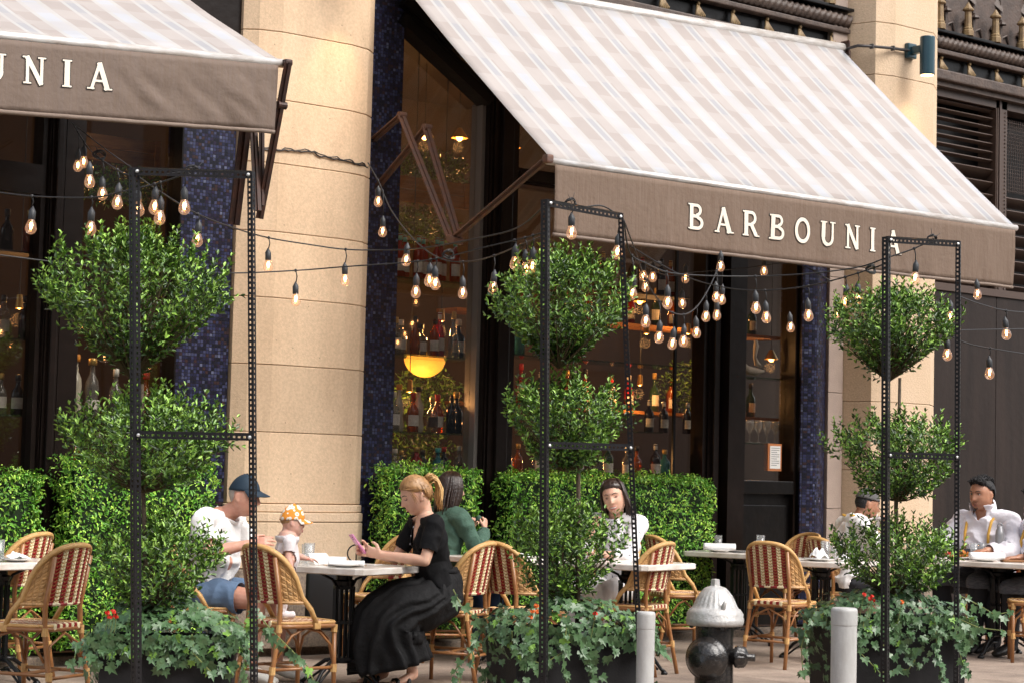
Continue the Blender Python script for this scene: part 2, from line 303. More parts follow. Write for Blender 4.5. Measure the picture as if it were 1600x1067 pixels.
# ------------------------------------------------------------------ mesh builder
class MB:
    def __init__(s): s.v = []; s.f = []; s.m = []; s.mats = []; s.mi = 0
    def use(s, name):
        if name not in s.mats: s.mats.append(name)
        s.mi = s.mats.index(name); return s
    def add(s, vs, fs):
        o = len(s.v); s.v += [tuple(x) for x in vs]; s.f += [tuple(i+o for i in f) for f in fs]; s.m += [s.mi]*len(fs); return s
    def box(s, c, d, rot=None, bev=0.):
        hx, hy, hz = d[0]/2, d[1]/2, d[2]/2
        if bev <= 0:
            vs = [Vector((x*hx, y*hy, z*hz)) for x in (-1, 1) for y in (-1, 1) for z in (-1, 1)]
            fs = [(0, 1, 3, 2), (4, 6, 7, 5), (0, 4, 5, 1), (2, 3, 7, 6), (0, 2, 6, 4), (1, 5, 7, 3)]
        else:
            b = min(bev, hx*.9, hy*.9, hz*.9); bm = bmesh.new(); bmesh.ops.create_cube(bm, size=1)
            for q in bm.verts: q.co = Vector((q.co.x*2*hx, q.co.y*2*hy, q.co.z*2*hz))
            bmesh.ops.bevel(bm, geom=bm.edges[:], offset=b, segments=2, affect='EDGES', profile=.6)
            bm.verts.index_update(); vs = [q.co.copy() for q in bm.verts]; fs = [tuple(q.index for q in f.verts) for f in bm.faces]; bm.free()
        if rot is not None: vs = [rot @ q for q in vs]
        c = Vector(c); return s.add([q+c for q in vs], fs)
    def b2(s, p, q, bev=0.):      # box by two corners
        p, q = Vector(p), Vector(q); return s.box((p+q)/2, [abs(x) for x in (q-p)], bev=bev)
    def bar(s, a, b, wd, th=None, up=(0, 0, 1)):
        a, b = Vector(a), Vector(b); th = th or wd; z = (b-a); L = z.length
        if L < 1e-6: return s
        z.normalize(); u = Vector(up)
        if abs(u.dot(z)) > .98: u = Vector((1, 0, 0))
        x = u.cross(z).normalized(); y = z.cross(x)
        R = Matrix((x, y, z)).transposed(); return s.box((a+b)/2, (wd, th, L), R)
    def tube(s, pts, r, n=8, cap=True, rads=None):
        pts = [Vector(p) for p in pts]; k = len(pts); r = rads or [r]*k; vs = []; fs = []
        t0 = (pts[1]-pts[0]).normalized(); u = Vector((0, 0, 1)) if abs(t0.z) < .9 else Vector((1, 0, 0)); x = u.cross(t0).normalized()
        for i, p in enumerate(pts):
            t = ((pts[min(i+1, k-1)]-p).normalized()+(p-pts[max(i-1, 0)]).normalized())
            if t.length < 1e-6: t = t0
            t.normalize(); x = (x-t*x.dot(t)); x = x.normalized() if x.length > 1e-6 else t.orthogonal().normalized(); y = t.cross(x)
            for j in range(n):
                a = 2*pi*j/n; vs.append(p+(x*cos(a)+y*sin(a))*r[i])
        for i in range(k-1):
            for j in range(n):
                a, b = i*n+j, i*n+(j+1) % n; fs.append((a, b, b+n, a+n))
        if cap: fs.append(tuple(range(n-1, -1, -1))); fs.append(tuple(range((k-1)*n, k*n)))
        return s.add(vs, fs)
    def lathe(s, prof, n=16, at=(0, 0, 0), axis=None, flute=None):
        """prof: (r, z) list; axis: matrix turning +z"""
        at = Vector(at); vs = []; fs = []
        for (r, z) in prof:
            for j in range(n):
                a = 2*pi*j/n; rr = r*(flute(a, z) if flute else 1); q = Vector((rr*cos(a), rr*sin(a), z)); vs.append((axis @ q if axis else q)+at)
        k = len(prof)
        for i in range(k-1):
            for j in range(n):
                a, b = i*n+j, i*n+(j+1) % n; fs.append((a, b, b+n, a+n))
        fs.append(tuple(range(n-1, -1, -1))); fs.append(tuple(range((k-1)*n, k*n)))
        return s.add(vs, fs)
    def ell(s, c, r, n=10, m=8, rot=None):
        c = Vector(c); vs = [Vector((0, 0, -r[2]))]; fs = []
        for i in range(1, m):
            th = -pi/2+pi*i/m
            for j in range(n): a = 2*pi*j/n; vs.append(Vector((r[0]*cos(th)*cos(a), r[1]*cos(th)*sin(a), r[2]*sin(th))))
        vs.append(Vector((0, 0, r[2])))
        for j in range(n): fs.append((0, 1+(j+1) % n, 1+j))
        for i in range(m-2):
            for j in range(n): a, b = 1+i*n+j, 1+i*n+(j+1) % n; fs.append((a, b, b+n, a+n))
        e = len(vs)-1; o = 1+(m-2)*n
        for j in range(n): fs.append((o+j, o+(j+1) % n, e))
        if rot is not None: vs = [rot @ q for q in vs]
        return s.add([q+c for q in vs], fs)
    def mesh(s, name, mats=None, smooth=False):
        me = bpy.data.meshes.new(name); me.from_pydata(s.v, [], s.f)
        for k in (mats or s.mats): me.materials.append(M[k])
        if len(s.mats) > 1 and not mats: me.polygons.foreach_set('material_index', s.m)
        if smooth: me.polygons.foreach_set('use_smooth', [True]*len(me.polygons))
        me.update(); return me
    def build(s, name, mt=None, parent=None, smooth=False, world=True, kind=None):
        """world=True: vertices are in scene coordinates although the parent stands elsewhere"""
        if world and parent is not None:
            o = wloc(parent); s.v = [(a[0]-o.x, a[1]-o.y, a[2]-o.z) for a in s.v]
        me = s.mesh(name, [mt] if mt else None, smooth)
        ob = bpy.data.objects.new(name, me); COL.objects.link(ob)
        if parent is not None: ob.parent = parent
        if kind: ob['kind'] = kind
        return ob
def wloc(o):
    v = Vector((0, 0, 0))
    while o is not None: v += Vector(o.location); o = o.parent
    return v
def obj(name, me, parent=None, loc=(0, 0, 0), rot=None, kind=None):
    ob = bpy.data.objects.new(name, me); COL.objects.link(ob); ob.location = loc
    if rot is not None: ob.rotation_euler = rot
    if parent is not None: ob.parent = parent
    if kind: ob['kind'] = kind
    return ob
def thing(name, label, cat, loc=(0, 0, 0), rz=0, group=None):
    o = bpy.data.objects.new(name, None); COL.objects.link(o); o.location = loc; o.rotation_euler = (0, 0, rz); o.empty_display_size = .1
    o['label'] = label; o['category'] = cat
    if group: o['group'] = group
    return o
def tag(o, label, cat, group=None):
    o['label'] = label; o['category'] = cat
    if group: o['group'] = group
    return o
def struct(o): o['kind'] = 'structure'; return o
KIDS = {}
def copy_tree(o, parent=None, loc=None, rz=None, label=None, group=None):
    c = o.copy(); COL.objects.link(c)
    if parent is not None: c.parent = parent
    if loc is not None: c.location = loc
    if rz is not None: c.rotation_euler = (0, 0, rz)
    if label: c['label'] = label
    if group: c['group'] = group
    for ch in kids(o): copy_tree(ch, c)
    return c
def kids(o):
    if o.name not in KIDS: KIDS[o.name] = [x for x in bpy.data.objects if x.parent == o]
    return KIDS[o.name]
def Rm(ax, a): return Matrix.Rotation(a, 3, ax)
ORD = ['first', 'second', 'third', 'fourth', 'fifth', 'sixth', 'seventh', 'eighth', 'ninth', 'tenth', 'eleventh', 'twelfth', 'thirteenth', 'fourteenth']
# ================================================================== SETTING
g = MB(); g.b2((-60, -6.3, -.32), (90, -60, -.14)); struct(g.build('road', 'asphalt'))
g = MB(); g.b2((-60, -6.15, -.32), (90, 6, -.012)); sw = struct(g.build('sidewalk', 'concrete'))
i = 0
slab_me = None
for ix in range(10):
    for iy in range(4):
        x0 = 2.2+ix*1.5; y0 = -6.14+iy*1.5
        if y0+1.5 > .0: y0 = -6.14+iy*1.5
        b = MB(); b.b2((x0+.004, y0+.004, -.03), (x0+1.496, min(y0+1.496, -.13), random.choice((0, .001, -.001))), bev=.005)
        b.build('slab', 'concrete', sw)
g = MB(); g.b2((-60, -6.32, -.3), (90, -6.155, .0), bev=.02); struct(g.build('kerb', 'kerb'))
# room behind the glass
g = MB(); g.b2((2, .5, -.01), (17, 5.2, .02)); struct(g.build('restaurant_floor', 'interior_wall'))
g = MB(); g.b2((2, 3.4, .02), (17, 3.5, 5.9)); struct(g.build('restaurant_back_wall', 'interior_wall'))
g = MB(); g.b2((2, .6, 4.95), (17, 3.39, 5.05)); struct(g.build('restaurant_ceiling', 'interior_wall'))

# building across the street, seen only as the dark shape the panes reflect
op = thing('opposite_building', 'dark brick building across the street, seen in the window reflections', 'building', (5, -34, -.14))
g = MB(); g.b2((-40, -44, -.14), (55, -34, 15)); g.build('wall', 'opp_brick', op)
wme = MB(); wme.box((0, 0, 0), (1.5, .12, 2.2)); wme = wme.mesh('window', ['opp_window'])
for ix in range(16):
    for iz in range(4): obj('window', wme, op, (-43+ix*5.6, .02, 2.4+iz*3.5))

# ------------------------------------------------------------------ stone pillars
def octo(x0, x1, d, c, y1=0.2):
    """half-octagon outline from the wall (counter-clockwise from above)"""
    return [(x0, y1), (x0, -d*.30), (x0+c*.35, -d*.72), (x0+c, -d), (x1-c, -d), (x1-c*.35, -d*.72), (x1, -d*.30), (x1, y1)]
def prism(mb, pts, z0, z1, inset=0.):
    n = len(pts); cx = sum(p[0] for p in pts)/n; cy = max(p[1] for p in pts)
    vs = [(p[0], p[1], z0) for p in pts]+[(p[0], p[1], z1) for p in pts]
    fs = [(i, (i+1) % n, (i+1) % n+n, i+n) for i in range(n)]+[tuple(range(n-1, -1, -1)), tuple(range(n, 2*n))]
    return mb.add(vs, fs)
def bevel_prism(mb, pts, z0, z1, b=.006):
    ins = [(x+(b if x < (pts[0][0]+pts[-1][0])/2 else -b), y+(b if y < .1 else 0)) for x, y in pts]
    n = len(pts); rings = [(ins, z0), (pts, z0+b), (pts, z1-b), (ins, z1)]
    vs = [(p[0], p[1], z) for P, z in rings for p in P]; fs = []
    for k in range(3):
        for i in range(n): fs.append((k*n+i, k*n+(i+1) % n, (k+1)*n+(i+1) % n, (k+1)*n+i))
    fs += [tuple(range(n-1, -1, -1)), tuple(range(3*n, 4*n))]
    return mb.add(vs, fs)
p1 = thing('stone_pillar', 'rounded limestone pillar between the two awnings, behind the man in the navy cap', 'pillar', (7.75, 0, 0))
P1 = (7.17, 8.30)
zz = [1.11, 1.60, 2.10, 2.61, 3.12, 3.61, 4.12, 4.62, 5.2, 5.8, 6.4]
zr = [PY(480, y, -.17).z for y in (677, 573, 470, 368, 262, 163, 58)]
zz = [PY(480, 787, -.17).z] + zr + [zr[-1]+.5, zr[-1]+1.0, zr[-1]+1.5]
for k in range(len(zz)-1):
    b = MB(); bevel_prism(b, octo(P1[0], P1[1], .17, .26), zz[k]+.0015, zz[k+1]-.0015, .005); b.build('stone_block', 'stone', p1)
b = MB(); prism(b, octo(P1[0]+.012, P1[1]-.012, .158, .255), .6, zz[-1]); b.build('mortar', 'joint', p1)
b = MB(); bevel_prism(b, octo(P1[0]-.03, P1[1]+.02, .205, .28), PY(480, 815, -.18).z, PY(480, 800, -.18).z-.003); bevel_prism(b, octo(P1[0]-.015, P1[1]+.01, .187, .27), PY(480, 800, -.18).z, zz[0]-.003); b.build('base_moulding', 'stone_pale', p1)
zb = PY(480, 815, -.18).z
b = MB(); bevel_prism(b, octo(P1[0]-.03, P1[1]+.02, .205, .28), zb-.33, zb-.004); b.build('stone_block', 'stone_pale', p1)
b = MB(); bevel_prism(b, octo(P1[0]-.04, P1[1]+.03, .22, .28), .06, zb-.335); b.build('plinth', 'granite', p1)

p2 = thing('stone_pillar', 'pale stone pillar on the right carrying the round teal wall lamp', 'pillar', (14.0, 0, 0))
P2 = (13.50, 14.62)
def oct2(x0, x1, g=0.): return [(x0-g, .2), (x0-g, -.06), (x0+.10, -.34-g), (x0+.30, -.40-g), (x1-.28, -.40-g), (x1-.06, -.26-g), (x1+g, -.1), (x1+g, .2)]
zr = [PY(1385, y, -.38).z for y in (905, 845, 735, 628, 523, 415, 316, 218, 118, 36)]
for k in range(len(zr)-1):
    b = MB(); bevel_prism(b, oct2(*P2), zr[k]+.0015, zr[k+1]-.0015, .005); b.build('stone_block', 'stone_pale', p2)
for k in range(3):
    b = MB(); bevel_prism(b, oct2(*P2), zr[-1]+k*.5+.0015, zr[-1]+(k+1)*.5-.0015, .005); b.build('stone_block', 'stone_pale', p2)
b = MB(); prism(b, oct2(P2[0]+.012, P2[1]-.012, -.01), .3, zr[-1]+1.5); b.build('mortar', 'joint', p2)
b = MB(); bevel_prism(b, oct2(P2[0], P2[1], .03), .06, zr[0]); b.build('plinth', 'granite', p2)
# left face of the right pillar, its shade put into a grey stone colour
jb = thing('pillar_left_face', 'narrow left face of the right pillar beside the mosaic, its shade painted grey', 'wall', (13.45, 0, 0))
for k in range(11):
    b = MB(); b.b2((13.30, -.10, .06+k*.52+.002), (13.49, .2, .06+(k+1)*.52-.002), bev=.005); b.build('stone_block', 'stone_shaded', jb)

# mosaic strips
def mosaic_strip(x0, x1, z0, z1, y0, label, r=0.):
    b = MB(); 
    if r: 
        n = 12; pts = [(x0, .2)]+[(x0+(x1-x0)*i/n, y0-r*sin(pi*(i+.6)/(n+1.2))) for i in range(n+1)]+[(x1, .2)]
        prism(b, pts, z0, z1)
    else: b.b2((x0, .2, z0), (x1, y0, z1))
    return tag(b.build('mosaic_column', 'mosaic'), label, 'mosaic column')
mosaic_strip(6.74, 7.16, .08, 4.2, -.02, 'blue glass mosaic column left of the rounded limestone pillar')
mosaic_strip(8.305, 8.60, .08, 5.9, -.02, 'blue glass mosaic column right of the rounded limestone pillar')
mosaic_strip(12.985, 13.295, .08, 4.6, -.06, 'dark blue mosaic column beside the window with the wine glasses', .05)
b = MB(); b.b2((8.602, .2, 4.80), (13.3, .01, 5.9)); tag(b.build('mosaic_header', 'mosaic'), 'blue mosaic band above the tall black window frame, beside the awning', 'wall')

# ------------------------------------------------------------------ shop windows: frames as things with member parts
def frame_post(b, x0, x1, z0, z1, y=-.06):
    """a moulded upright: stepped mouldings"""
    w_ = x1-x0
    b.b2((x0, .16, z0), (x1, y+.05, z1))
    b.b2((x0+w_*.12, y+.05, z0), (x0+w_*.88, y+.02, z1)); b.b2((x0+w_*.30, y+.021, z0), (x0+w_*.66, y-.02, z1), bev=.006)
    b.b2((x0+w_*.04, y+.05, z0), (x0+w_*.09, y+.035, z1)); b.b2((x0+w_*.91, y+.05, z0), (x0+w_*.96, y+.035, z1))
# window 1 (with the cut corner)
w1 = thing('shop_window', 'tall black framed window with a slanting top corner, beside the rounded pillar', 'window', (9.0, 0, .3))
GY = .09
A = PY(622, 30, -.02); B = PY(745, 158, -.02)
gx0, gx1 = 8.61, PY(737, 500, GY).x
b = MB(); b.b2((gx1, .16, .1), (gx1+.035, .02, B.z)); b.build('window_bead', 'pale_bead', w1)
b = MB(); frame_post(b, gx1+.036, 9.74, .08, 4.9, -.08); b.build('mullion', 'brown_paint', w1)
b = MB(); b.bar((8.56, .02, A.z+.02), (9.44, .02, B.z+.02), .10, .16, (0, 1, 0)); b.bar((8.56, .0, A.z+.14), (9.5, .0, B.z+.14), .09, .2, (0, 1, 0)); b.bar((8.60, -.05, A.z+.06), (9.46, -.05, B.z+.06), .03, .04, (0, 1, 0)); b.build('slanting_head', 'black_paint', w1)
b = MB(); b.add([(8.62, .10, 4.79), (9.45, .10, B.z+.16), (9.74, .10, B.z+.1), (9.74, .10, 4.79)], [(0, 1, 2, 3)]); b.add([(8.62, .14, 4.79), (9.45, .14, B.z+.16), (9.74, .14, B.z+.1), (9.74, .14, 4.79)], [(3, 2, 1, 0)]); b.build('corner_panel', 'brown_paint', w1)
b = MB(); b.b2((8.602, .15, .08), (gx1, -.0, 1.18)); b.build('stall_riser', 'black_paint', w1)
def pane(poly, parent, y=GY, nm='pane'):
    b = MB(); n = len(poly); b.add([(p[0], y, p[1]) for p in poly]+[(p[0], y+.008, p[1]) for p in poly], [tuple(range(n)), tuple(range(2*n-1, n-1, -1))]+[(i, i+n, (i+1) % n+n, (i+1) % n) for i in range(n)]); return b.build(nm, 'window_glass', parent)
pane([(gx0, 1.18), (gx1, 1.18), (gx1, B.z), (gx0, A.z)], w1)
# window 2
w2 = thing('shop_window', 'wide dark window under the long awning, full of bottles and reflected bulbs', 'window', (10.7, 0, .3))
x2a, x2b = 9.741, PY(1088, 600, GY).x
pane([(x2a, 1.18), (x2b, 1.18), (x2b, 3.63), (x2a, 3.63)], w2); pane([(x2a, 3.76), (x2b, 3.76), (x2b, 4.79), (x2a, 4.79)], w2)
b = MB(); b.b2((x2a, .15, 3.63), (x2b, -.02, 3.76)); b.b2((x2a, -.02, 3.66), (x2b, -.045, 3.73)); b.build('transom', 'brown_paint', w2)
b = MB(); b.b2((x2a, .15, .08), (x2b, .0, 1.18)); b.build('stall_riser', 'black_paint', w2)
xm = PY(1052, 600, GY).x
b = MB(); b.b2((x2b, .15, .1), (x2b+.03, .0, 4.79)); b.build('window_bead', 'brown_paint', w2)
b = MB(); b.b2((xm-.012, .085, 1.18), (xm+.012, .065, 3.63)); b.build('glazing_bar', 'black_paint', w2)
x3a, x3b = PY(1141, 600, GY).x, PY(1228, 600, GY).x
b = MB(); frame_post(b, x2b+.031, x3a-.20, .08, 4.79, -.03); b.b2((x3a-.20, .15, .08), (x3a, -.10, 4.79)); b.build('mullion', 'brown_paint', w2)
# window 3
w3 = thing('shop_window', 'narrow window with a row of wine glasses beside the dark mosaic column', 'window', (12.8, 0, .3))
pane([(x3a, 1.34), (x3b, 1.34), (x3b, 4.79), (x3a, 4.79)], w3)
b = MB(); b.b2((x3a, .15, 1.22), (x3b, -.03, 1.335), bev=.008); b.build('sill', 'black_paint', w3)
b = MB(); b.b2((x3a, .15, .08), (x3b, .03, 1.218)); b.b2((x3a+.05, .03, .2), (x3b-.05, .012, 1.12), bev=.006); b.build('lower_panel', 'black_paint', w3)
b = MB(); b.b2((x3b, .15, .08), (x3b+.03, -.02, 4.79)); b.build('window_bead', 'brown_paint', w3)
b = MB(); b.b2((x3b+.031, .15, .08), (12.984, -.05, 4.79)); b.build('mullion', 'black_paint', w3)
# licence paper in the window
pc = PY(1212, 714, .06)
b = MB(); b.b2((pc.x-.085, .082, pc.z-.12), (pc.x+.085, .070, pc.z+.12)); fr_ = tag(b.build('framed_notice', 'poster_orange'), 'small orange framed paper hung inside the narrow window', 'notice')
b = MB(); b.b2((pc.x-.065, .069, pc.z-.10), (pc.x+.065, .065, pc.z+.10)); b.build('paper', 'paper', fr_)
b = MB()
for k in range(9): b.b2((pc.x-.05, .0645, pc.z+.08-k*.019), (pc.x+.05-.03*(k % 3 == 2), .0635, pc.z+.084-k*.019))
b.build('text_line', 'label_dark', fr_, kind='stuff')
# left windows
w0 = thing('shop_window', 'dark window of bottles at the far left edge under the left awning', 'window', (5.2, 0, .3))
xl = 3.6
xw0 = PY(47, 500, GY).x
pane([(xl, 1.25), (xw0, 1.25), (xw0, 3.10), (xl, 3.10)], w0); pane([(xl, 3.3), (xw0, 3.3), (xw0, 4.4), (xl, 4.4)], w0)
b = MB(); b.b2((xl, .15, 3.10), (xw0, -.02, 3.30)); b.build('transom', 'brown_paint', w0)
b = MB(); b.b2((xw0, .15, 1.2), (xw0+.035, .0, 4.4)); b.build('window_bead', 'brown_paint', w0)
b = MB(); frame_post(b, xw0+.036, PY(97, 500, -.06).x, .08, 4.4, -.06); b.build('mullion', 'brown_paint', w0)
b = MB(); b.b2((xl, .15, .08), (xw0, .0, 1.25)); b.build('stall_riser', 'black_paint', w0)
w00 = thing('shop_window', 'dark window behind the leftmost topiary beside the blue mosaic', 'window', (6.3, 0, .3))
xa = PY(97, 500, -.06).x+.002; xb = PY(262, 500, GY).x
b = MB(); b.b2((xa, .15, .08), (xa+.14, -.02, 4.4)); b.build('mullion', 'brown_paint', w00)
pane([(xa+.14, 1.25), (xb, 1.25), (xb, 4.4), (xa+.14, 4.4)], w00)
b = MB(); b.b2((xa+.14, .15, .08), (xb, .0, 1.25)); b.build('stall_riser', 'black_paint', w00)
b = MB(); b.b2((xb, .15, .08), (6.738, -.03, 4.4)); b.build('mullion', 'black_paint', w00)
# stone base under the windows, wall step
g = MB(); g.b2((2.5, .19, -.02), (15.2, -.12, .055), bev=.01); struct(g.build('wall_step', 'granite'))
# wall above the left windows
g = MB(); g.b2((2.5, .3, 4.4), (7.17, -.02, 6.5)); tag(g.build('wall_header', 'brown_paint'), 'dark wall above the left windows, hidden by the left awning', 'wall')

# ------------------------------------------------------------------ cornices
def cornice(x0, x1, zoff, label, gap):
    t = thing('cast_cornice', label, 'cornice', ((x0+x1)/2, 0, 5.3+zoff))
    zR = 5.56+zoff
    b = MB(); b.b2((x0, .3, 5.20+zoff), (x1, -.02, 7.2)); b.build('back_panel', 'cast_bronze', t)
    # rope moulding: helical ridges on a roll
    b = MB(); n = int((x1-x0)/.012); ns = 12; vs = []; fs = []
    for i in range(n+1):
        for j in range(ns):
            a = 2*pi*j/ns; r = .062+.011*sin(3*a+ i*1.05); vs.append((x0+(x1-x0)*i/n, -.09+r*cos(a), zR+r*sin(a)))
    for i in range(n):
        for j in range(ns): fs.append((i*ns+j, i*ns+(j+1) % ns, (i+1)*ns+(j+1) % ns, (i+1)*ns+j))
    b.add(vs, fs); b.build('rope_moulding', 'cast_bronze', t, smooth=True)
    b = MB(); b.b2((x0, -.02, zR+.075), (x1, -.17, zR+.105), bev=.006); b.build('ledge', 'black_paint', t)
    b = MB(); b.b2((x0, -.02, zR-.12), (x1, -.13, zR-.075), bev=.01); b.build('upper_fillet', 'cast_bronze', t)
    b = MB(); b.b2((x0, -.02, zR-.37), (x1, -.14, zR-.27), bev=.015); b.b2((x0, -.02, zR-.42), (x1, -.09, zR-.372)); b.build('lower_fillet', 'cast_bronze', t)
    b = MB(); b.b2((x0, -.02, zR-.27), (x1, -.03, zR-.12)); b.build('frieze', 'black_paint', t)
    # flower drops
    f = MB(); f.use('cast_gold')
    for k in range(5):
        a = -1.1+.55*k
        f.tube([(0, -.03, .10), (sin(a)*.015, -.05, .05), (sin(a)*.05, -.075, -.005-.015*cos(a)), (sin(a)*.062, -.06, -.03-.01*cos(a))], 0, 6, rads=[.010, .014, .016, .004])
    f.ell((0, -.05, .095), (.016, .016, .02), 6, 5)
    fme = f.mesh('flower_drop', smooth=True)
    # finials: octagonal shaft with pointed cap
    q = MB(); q.lathe([(.055, 0), (.055, .05), (.046, .06), (.048, .075), (.038, .085), (.032, .23), (.034, .24), (.056, .25), (.056, .262), (.03, .29), (.006, .33)], 8)
    qme = q.mesh('finial', ['cast_gold'])
    # tracery between finials
    r_ = MB()
    r_.b2((-.018, -.02, .0), (.018, -.05, .62), bev=.006); r_.lathe([(.05, 0), (.045, .02), (.02, .03), (.018, .05)], 8, at=(0, -.05, .22)); r_.lathe([(.05, 0), (.045, .02), (.02, .03), (.018, .05)], 8, at=(-.11, -.04, .15))
    r_.tube([(0, -.03, .02), (-.03, -.035, .10), (-.11, -.035, .14), (-.15, -.03, .05)], .011, 6); r_.tube([(0, -.03, .02), (.03, -.035, .10), (.10, -.035, .13), (.14, -.03, .05)], .011, 6)
    r_.add([(-.08, -.02, .42), (0, -.07, .34), (.06, -.02, .42), (0, -.02, .56)], [(0, 1, 3), (1, 2, 3), (0, 2, 1)])
    rme = r_.mesh('tracery', ['cast_bronze'])
    x = x0+.10; k = 0; loc0 = wloc(t)
    while x < x1-.02:
        obj('flower_drop', fme, t, Vector((x+gap*.25, -.03, zR-.24))-loc0)
        obj('finial', qme, t, Vector((x, -.14, zR+.105))-loc0)
        obj('tracery', rme, t, Vector((x+gap/2, 0, zR+.11))-loc0)
        x += gap; k += 1
cR1 = cornice(14.64, 16.9, .0, 'ornate dark cast metal cornice right of the pillar, above the louvres', .42)
cR2 = cornice(8.9, 13.50, -.02, 'ornate dark cast metal cornice above the long awning', .42)

# ------------------------------------------------------------------ louvres and dark panelling at the right
lv = thing('louvre_screen', 'brown louvred vent grille right of the teal wall lamp', 'vent grille', (15.3, 0, 3.3))
b = MB(); b.b2((14.63, .3, 3.0), (17.2, .24, 5.2)); b.build('backing', 'black_paint', lv)
xs = [14.64, PY(1553, 300, 0).x, PY(1568, 300, 0).x+.02, 17.2]
b = MB(); b.b2((xs[1], .2, 3.2), (xs[2], -.02, 5.14)); b.b2((xs[1]+.04, -.02, 3.2), (xs[1]+.07, -.035, 5.14)); b.build('frame_upright', 'louvre_paint', lv)
b = MB(); b.b2((14.63, .2, 5.06), (17.2, -.02, 5.14)); b.build('frame_head', 'louvre_paint', lv)
b = MB(); b.b2((xs[1]+.015, -.021, 3.2), (xs[1]+.026, -.028, 5.06))
for k in range(48): b.box((xs[2]-.03, -.024, 3.24+k*.038), (.018, .012, .012))
b.build('rivet_strip', 'cast_bronze', lv)
sl = MB(); sl.box((0, 0, 0), (xs[1]-xs[0]-.002, .13, .012), Rm('X', radians(-38))); slm = sl.mesh('slat', ['louvre_paint'])
sn = MB(); sn.box((0, 0, 0), (xs[1]-xs[0]-.002, .05, .010), Rm('X', radians(-30))); snm = sn.mesh('slat', ['louvre_paint'])
z = 3.28; L0 = wloc(lv)
while z < 4.42: obj('slat', slm, lv, Vector(((xs[0]+xs[1])/2, .06, z))-L0); z += .125
while z < 5.04: obj('slat', snm, lv, Vector(((xs[0]+xs[1])/2, .04, z))-L0); z += .083
sl = MB(); sl.box((0, 0, 0), (xs[3]-xs[2]-.002, .13, .012), Rm('X', radians(-38))); slm = sl.mesh('slat', ['louvre_paint'])
z = 3.28
while z < 4.2: obj('slat', slm, lv, Vector(((xs[2]+xs[3])/2, .06, z))-L0); z += .125
b = MB()
for k in range(34):      # wire mesh panel
    b.bar((xs[2]+k*.035, .02, 4.25), (xs[2]+k*.035+.02, .02, 4.98), .003)
    b.bar((xs[2]+k*.035+.02, .024, 4.25), (xs[2]+k*.035, .024, 4.98), .003)
for k in range(20): b.bar((xs[2], .022, 4.27+k*.036), (xs[3], .022, 4.27+k*.036), .003)
b.build('wire_mesh', 'louvre_paint', lv, kind='stuff')
pn = thing('panelled_wall', 'dark brown metal panelled wall behind the man at the far right table', 'wall', (15.5, 0, 0))
xx = [14.64, 15.05, 15.78, 16.2, 16.75, 17.4]
px_ = [14.64]+[PY(x, 600, -.02).x for x in (1556,)]+[17.6]
for a, c in ((14.64, px_[1]), (px_[1], px_[1]+1.05), (px_[1]+1.05, 18.2)):
    b = MB(); b.b2((a+.003, .2, .06), (c-.003, -.02, 3.19), bev=.004); b.build('panel', 'panel_brown', pn)
b = MB(); b.b2((14.64, .22, 3.19), (18.2, -.04, 3.26)); b.build('top_rail', 'louvre_paint', pn)

# ------------------------------------------------------------------ hedges of artificial greenery
def leaf_arrays(P0, D, Nrm, L, W, fold=.25, curl=.15):
    D = D/np.linalg.norm(D, axis=1, keepdims=True); S = np.cross(D, Nrm); S /= (np.linalg.norm(S, axis=1, keepdims=True)+1e-9); U = np.cross(S, D)
    L = L[:, None]; W = W[:, None]; c = curl*L*U
    v = np.stack([P0, P0+D*L*.35-S*W*.42+U*W*fold, P0+D*L*.72-S*W*.34+U*W*fold-c*.5, P0+D*L-c, P0+D*L*.72+S*W*.34+U*W*fold-c*.5, P0+D*L*.35+S*W*.42+U*W*fold], 1)
    return v.reshape(-1, 3)
def leaf_mesh(name, V, mats, mi=None):
    n = len(V)//6; base = np.arange(n)[:, None]*6
    F = np.concatenate([base+np.array([[0, 3, 2, 1]]), base+np.array([[0, 5, 4, 3]])], 1).reshape(-1, 4)
    me = bpy.data.meshes.new(name); me.vertices.add(len(V)); me.vertices.foreach_set('co', V.astype(np.float32).ravel())
    me.loops.add(F.size); me.loops.foreach_set('vertex_index', F.astype(np.int32).ravel())
    me.polygons.add(len(F)); me.polygons.foreach_set('loop_start', np.arange(0, F.size, 4, dtype=np.int32))
    for k in mats: me.materials.append(M[k])
    if mi is not None: me.polygons.foreach_set('material_index', np.repeat(mi, 2).astype(np.int32))
    me.update(calc_edges=True); return me
def rdir(n):
    v = rng.normal(size=(n, 3)); return v/np.linalg.norm(v, axis=1, keepdims=True)
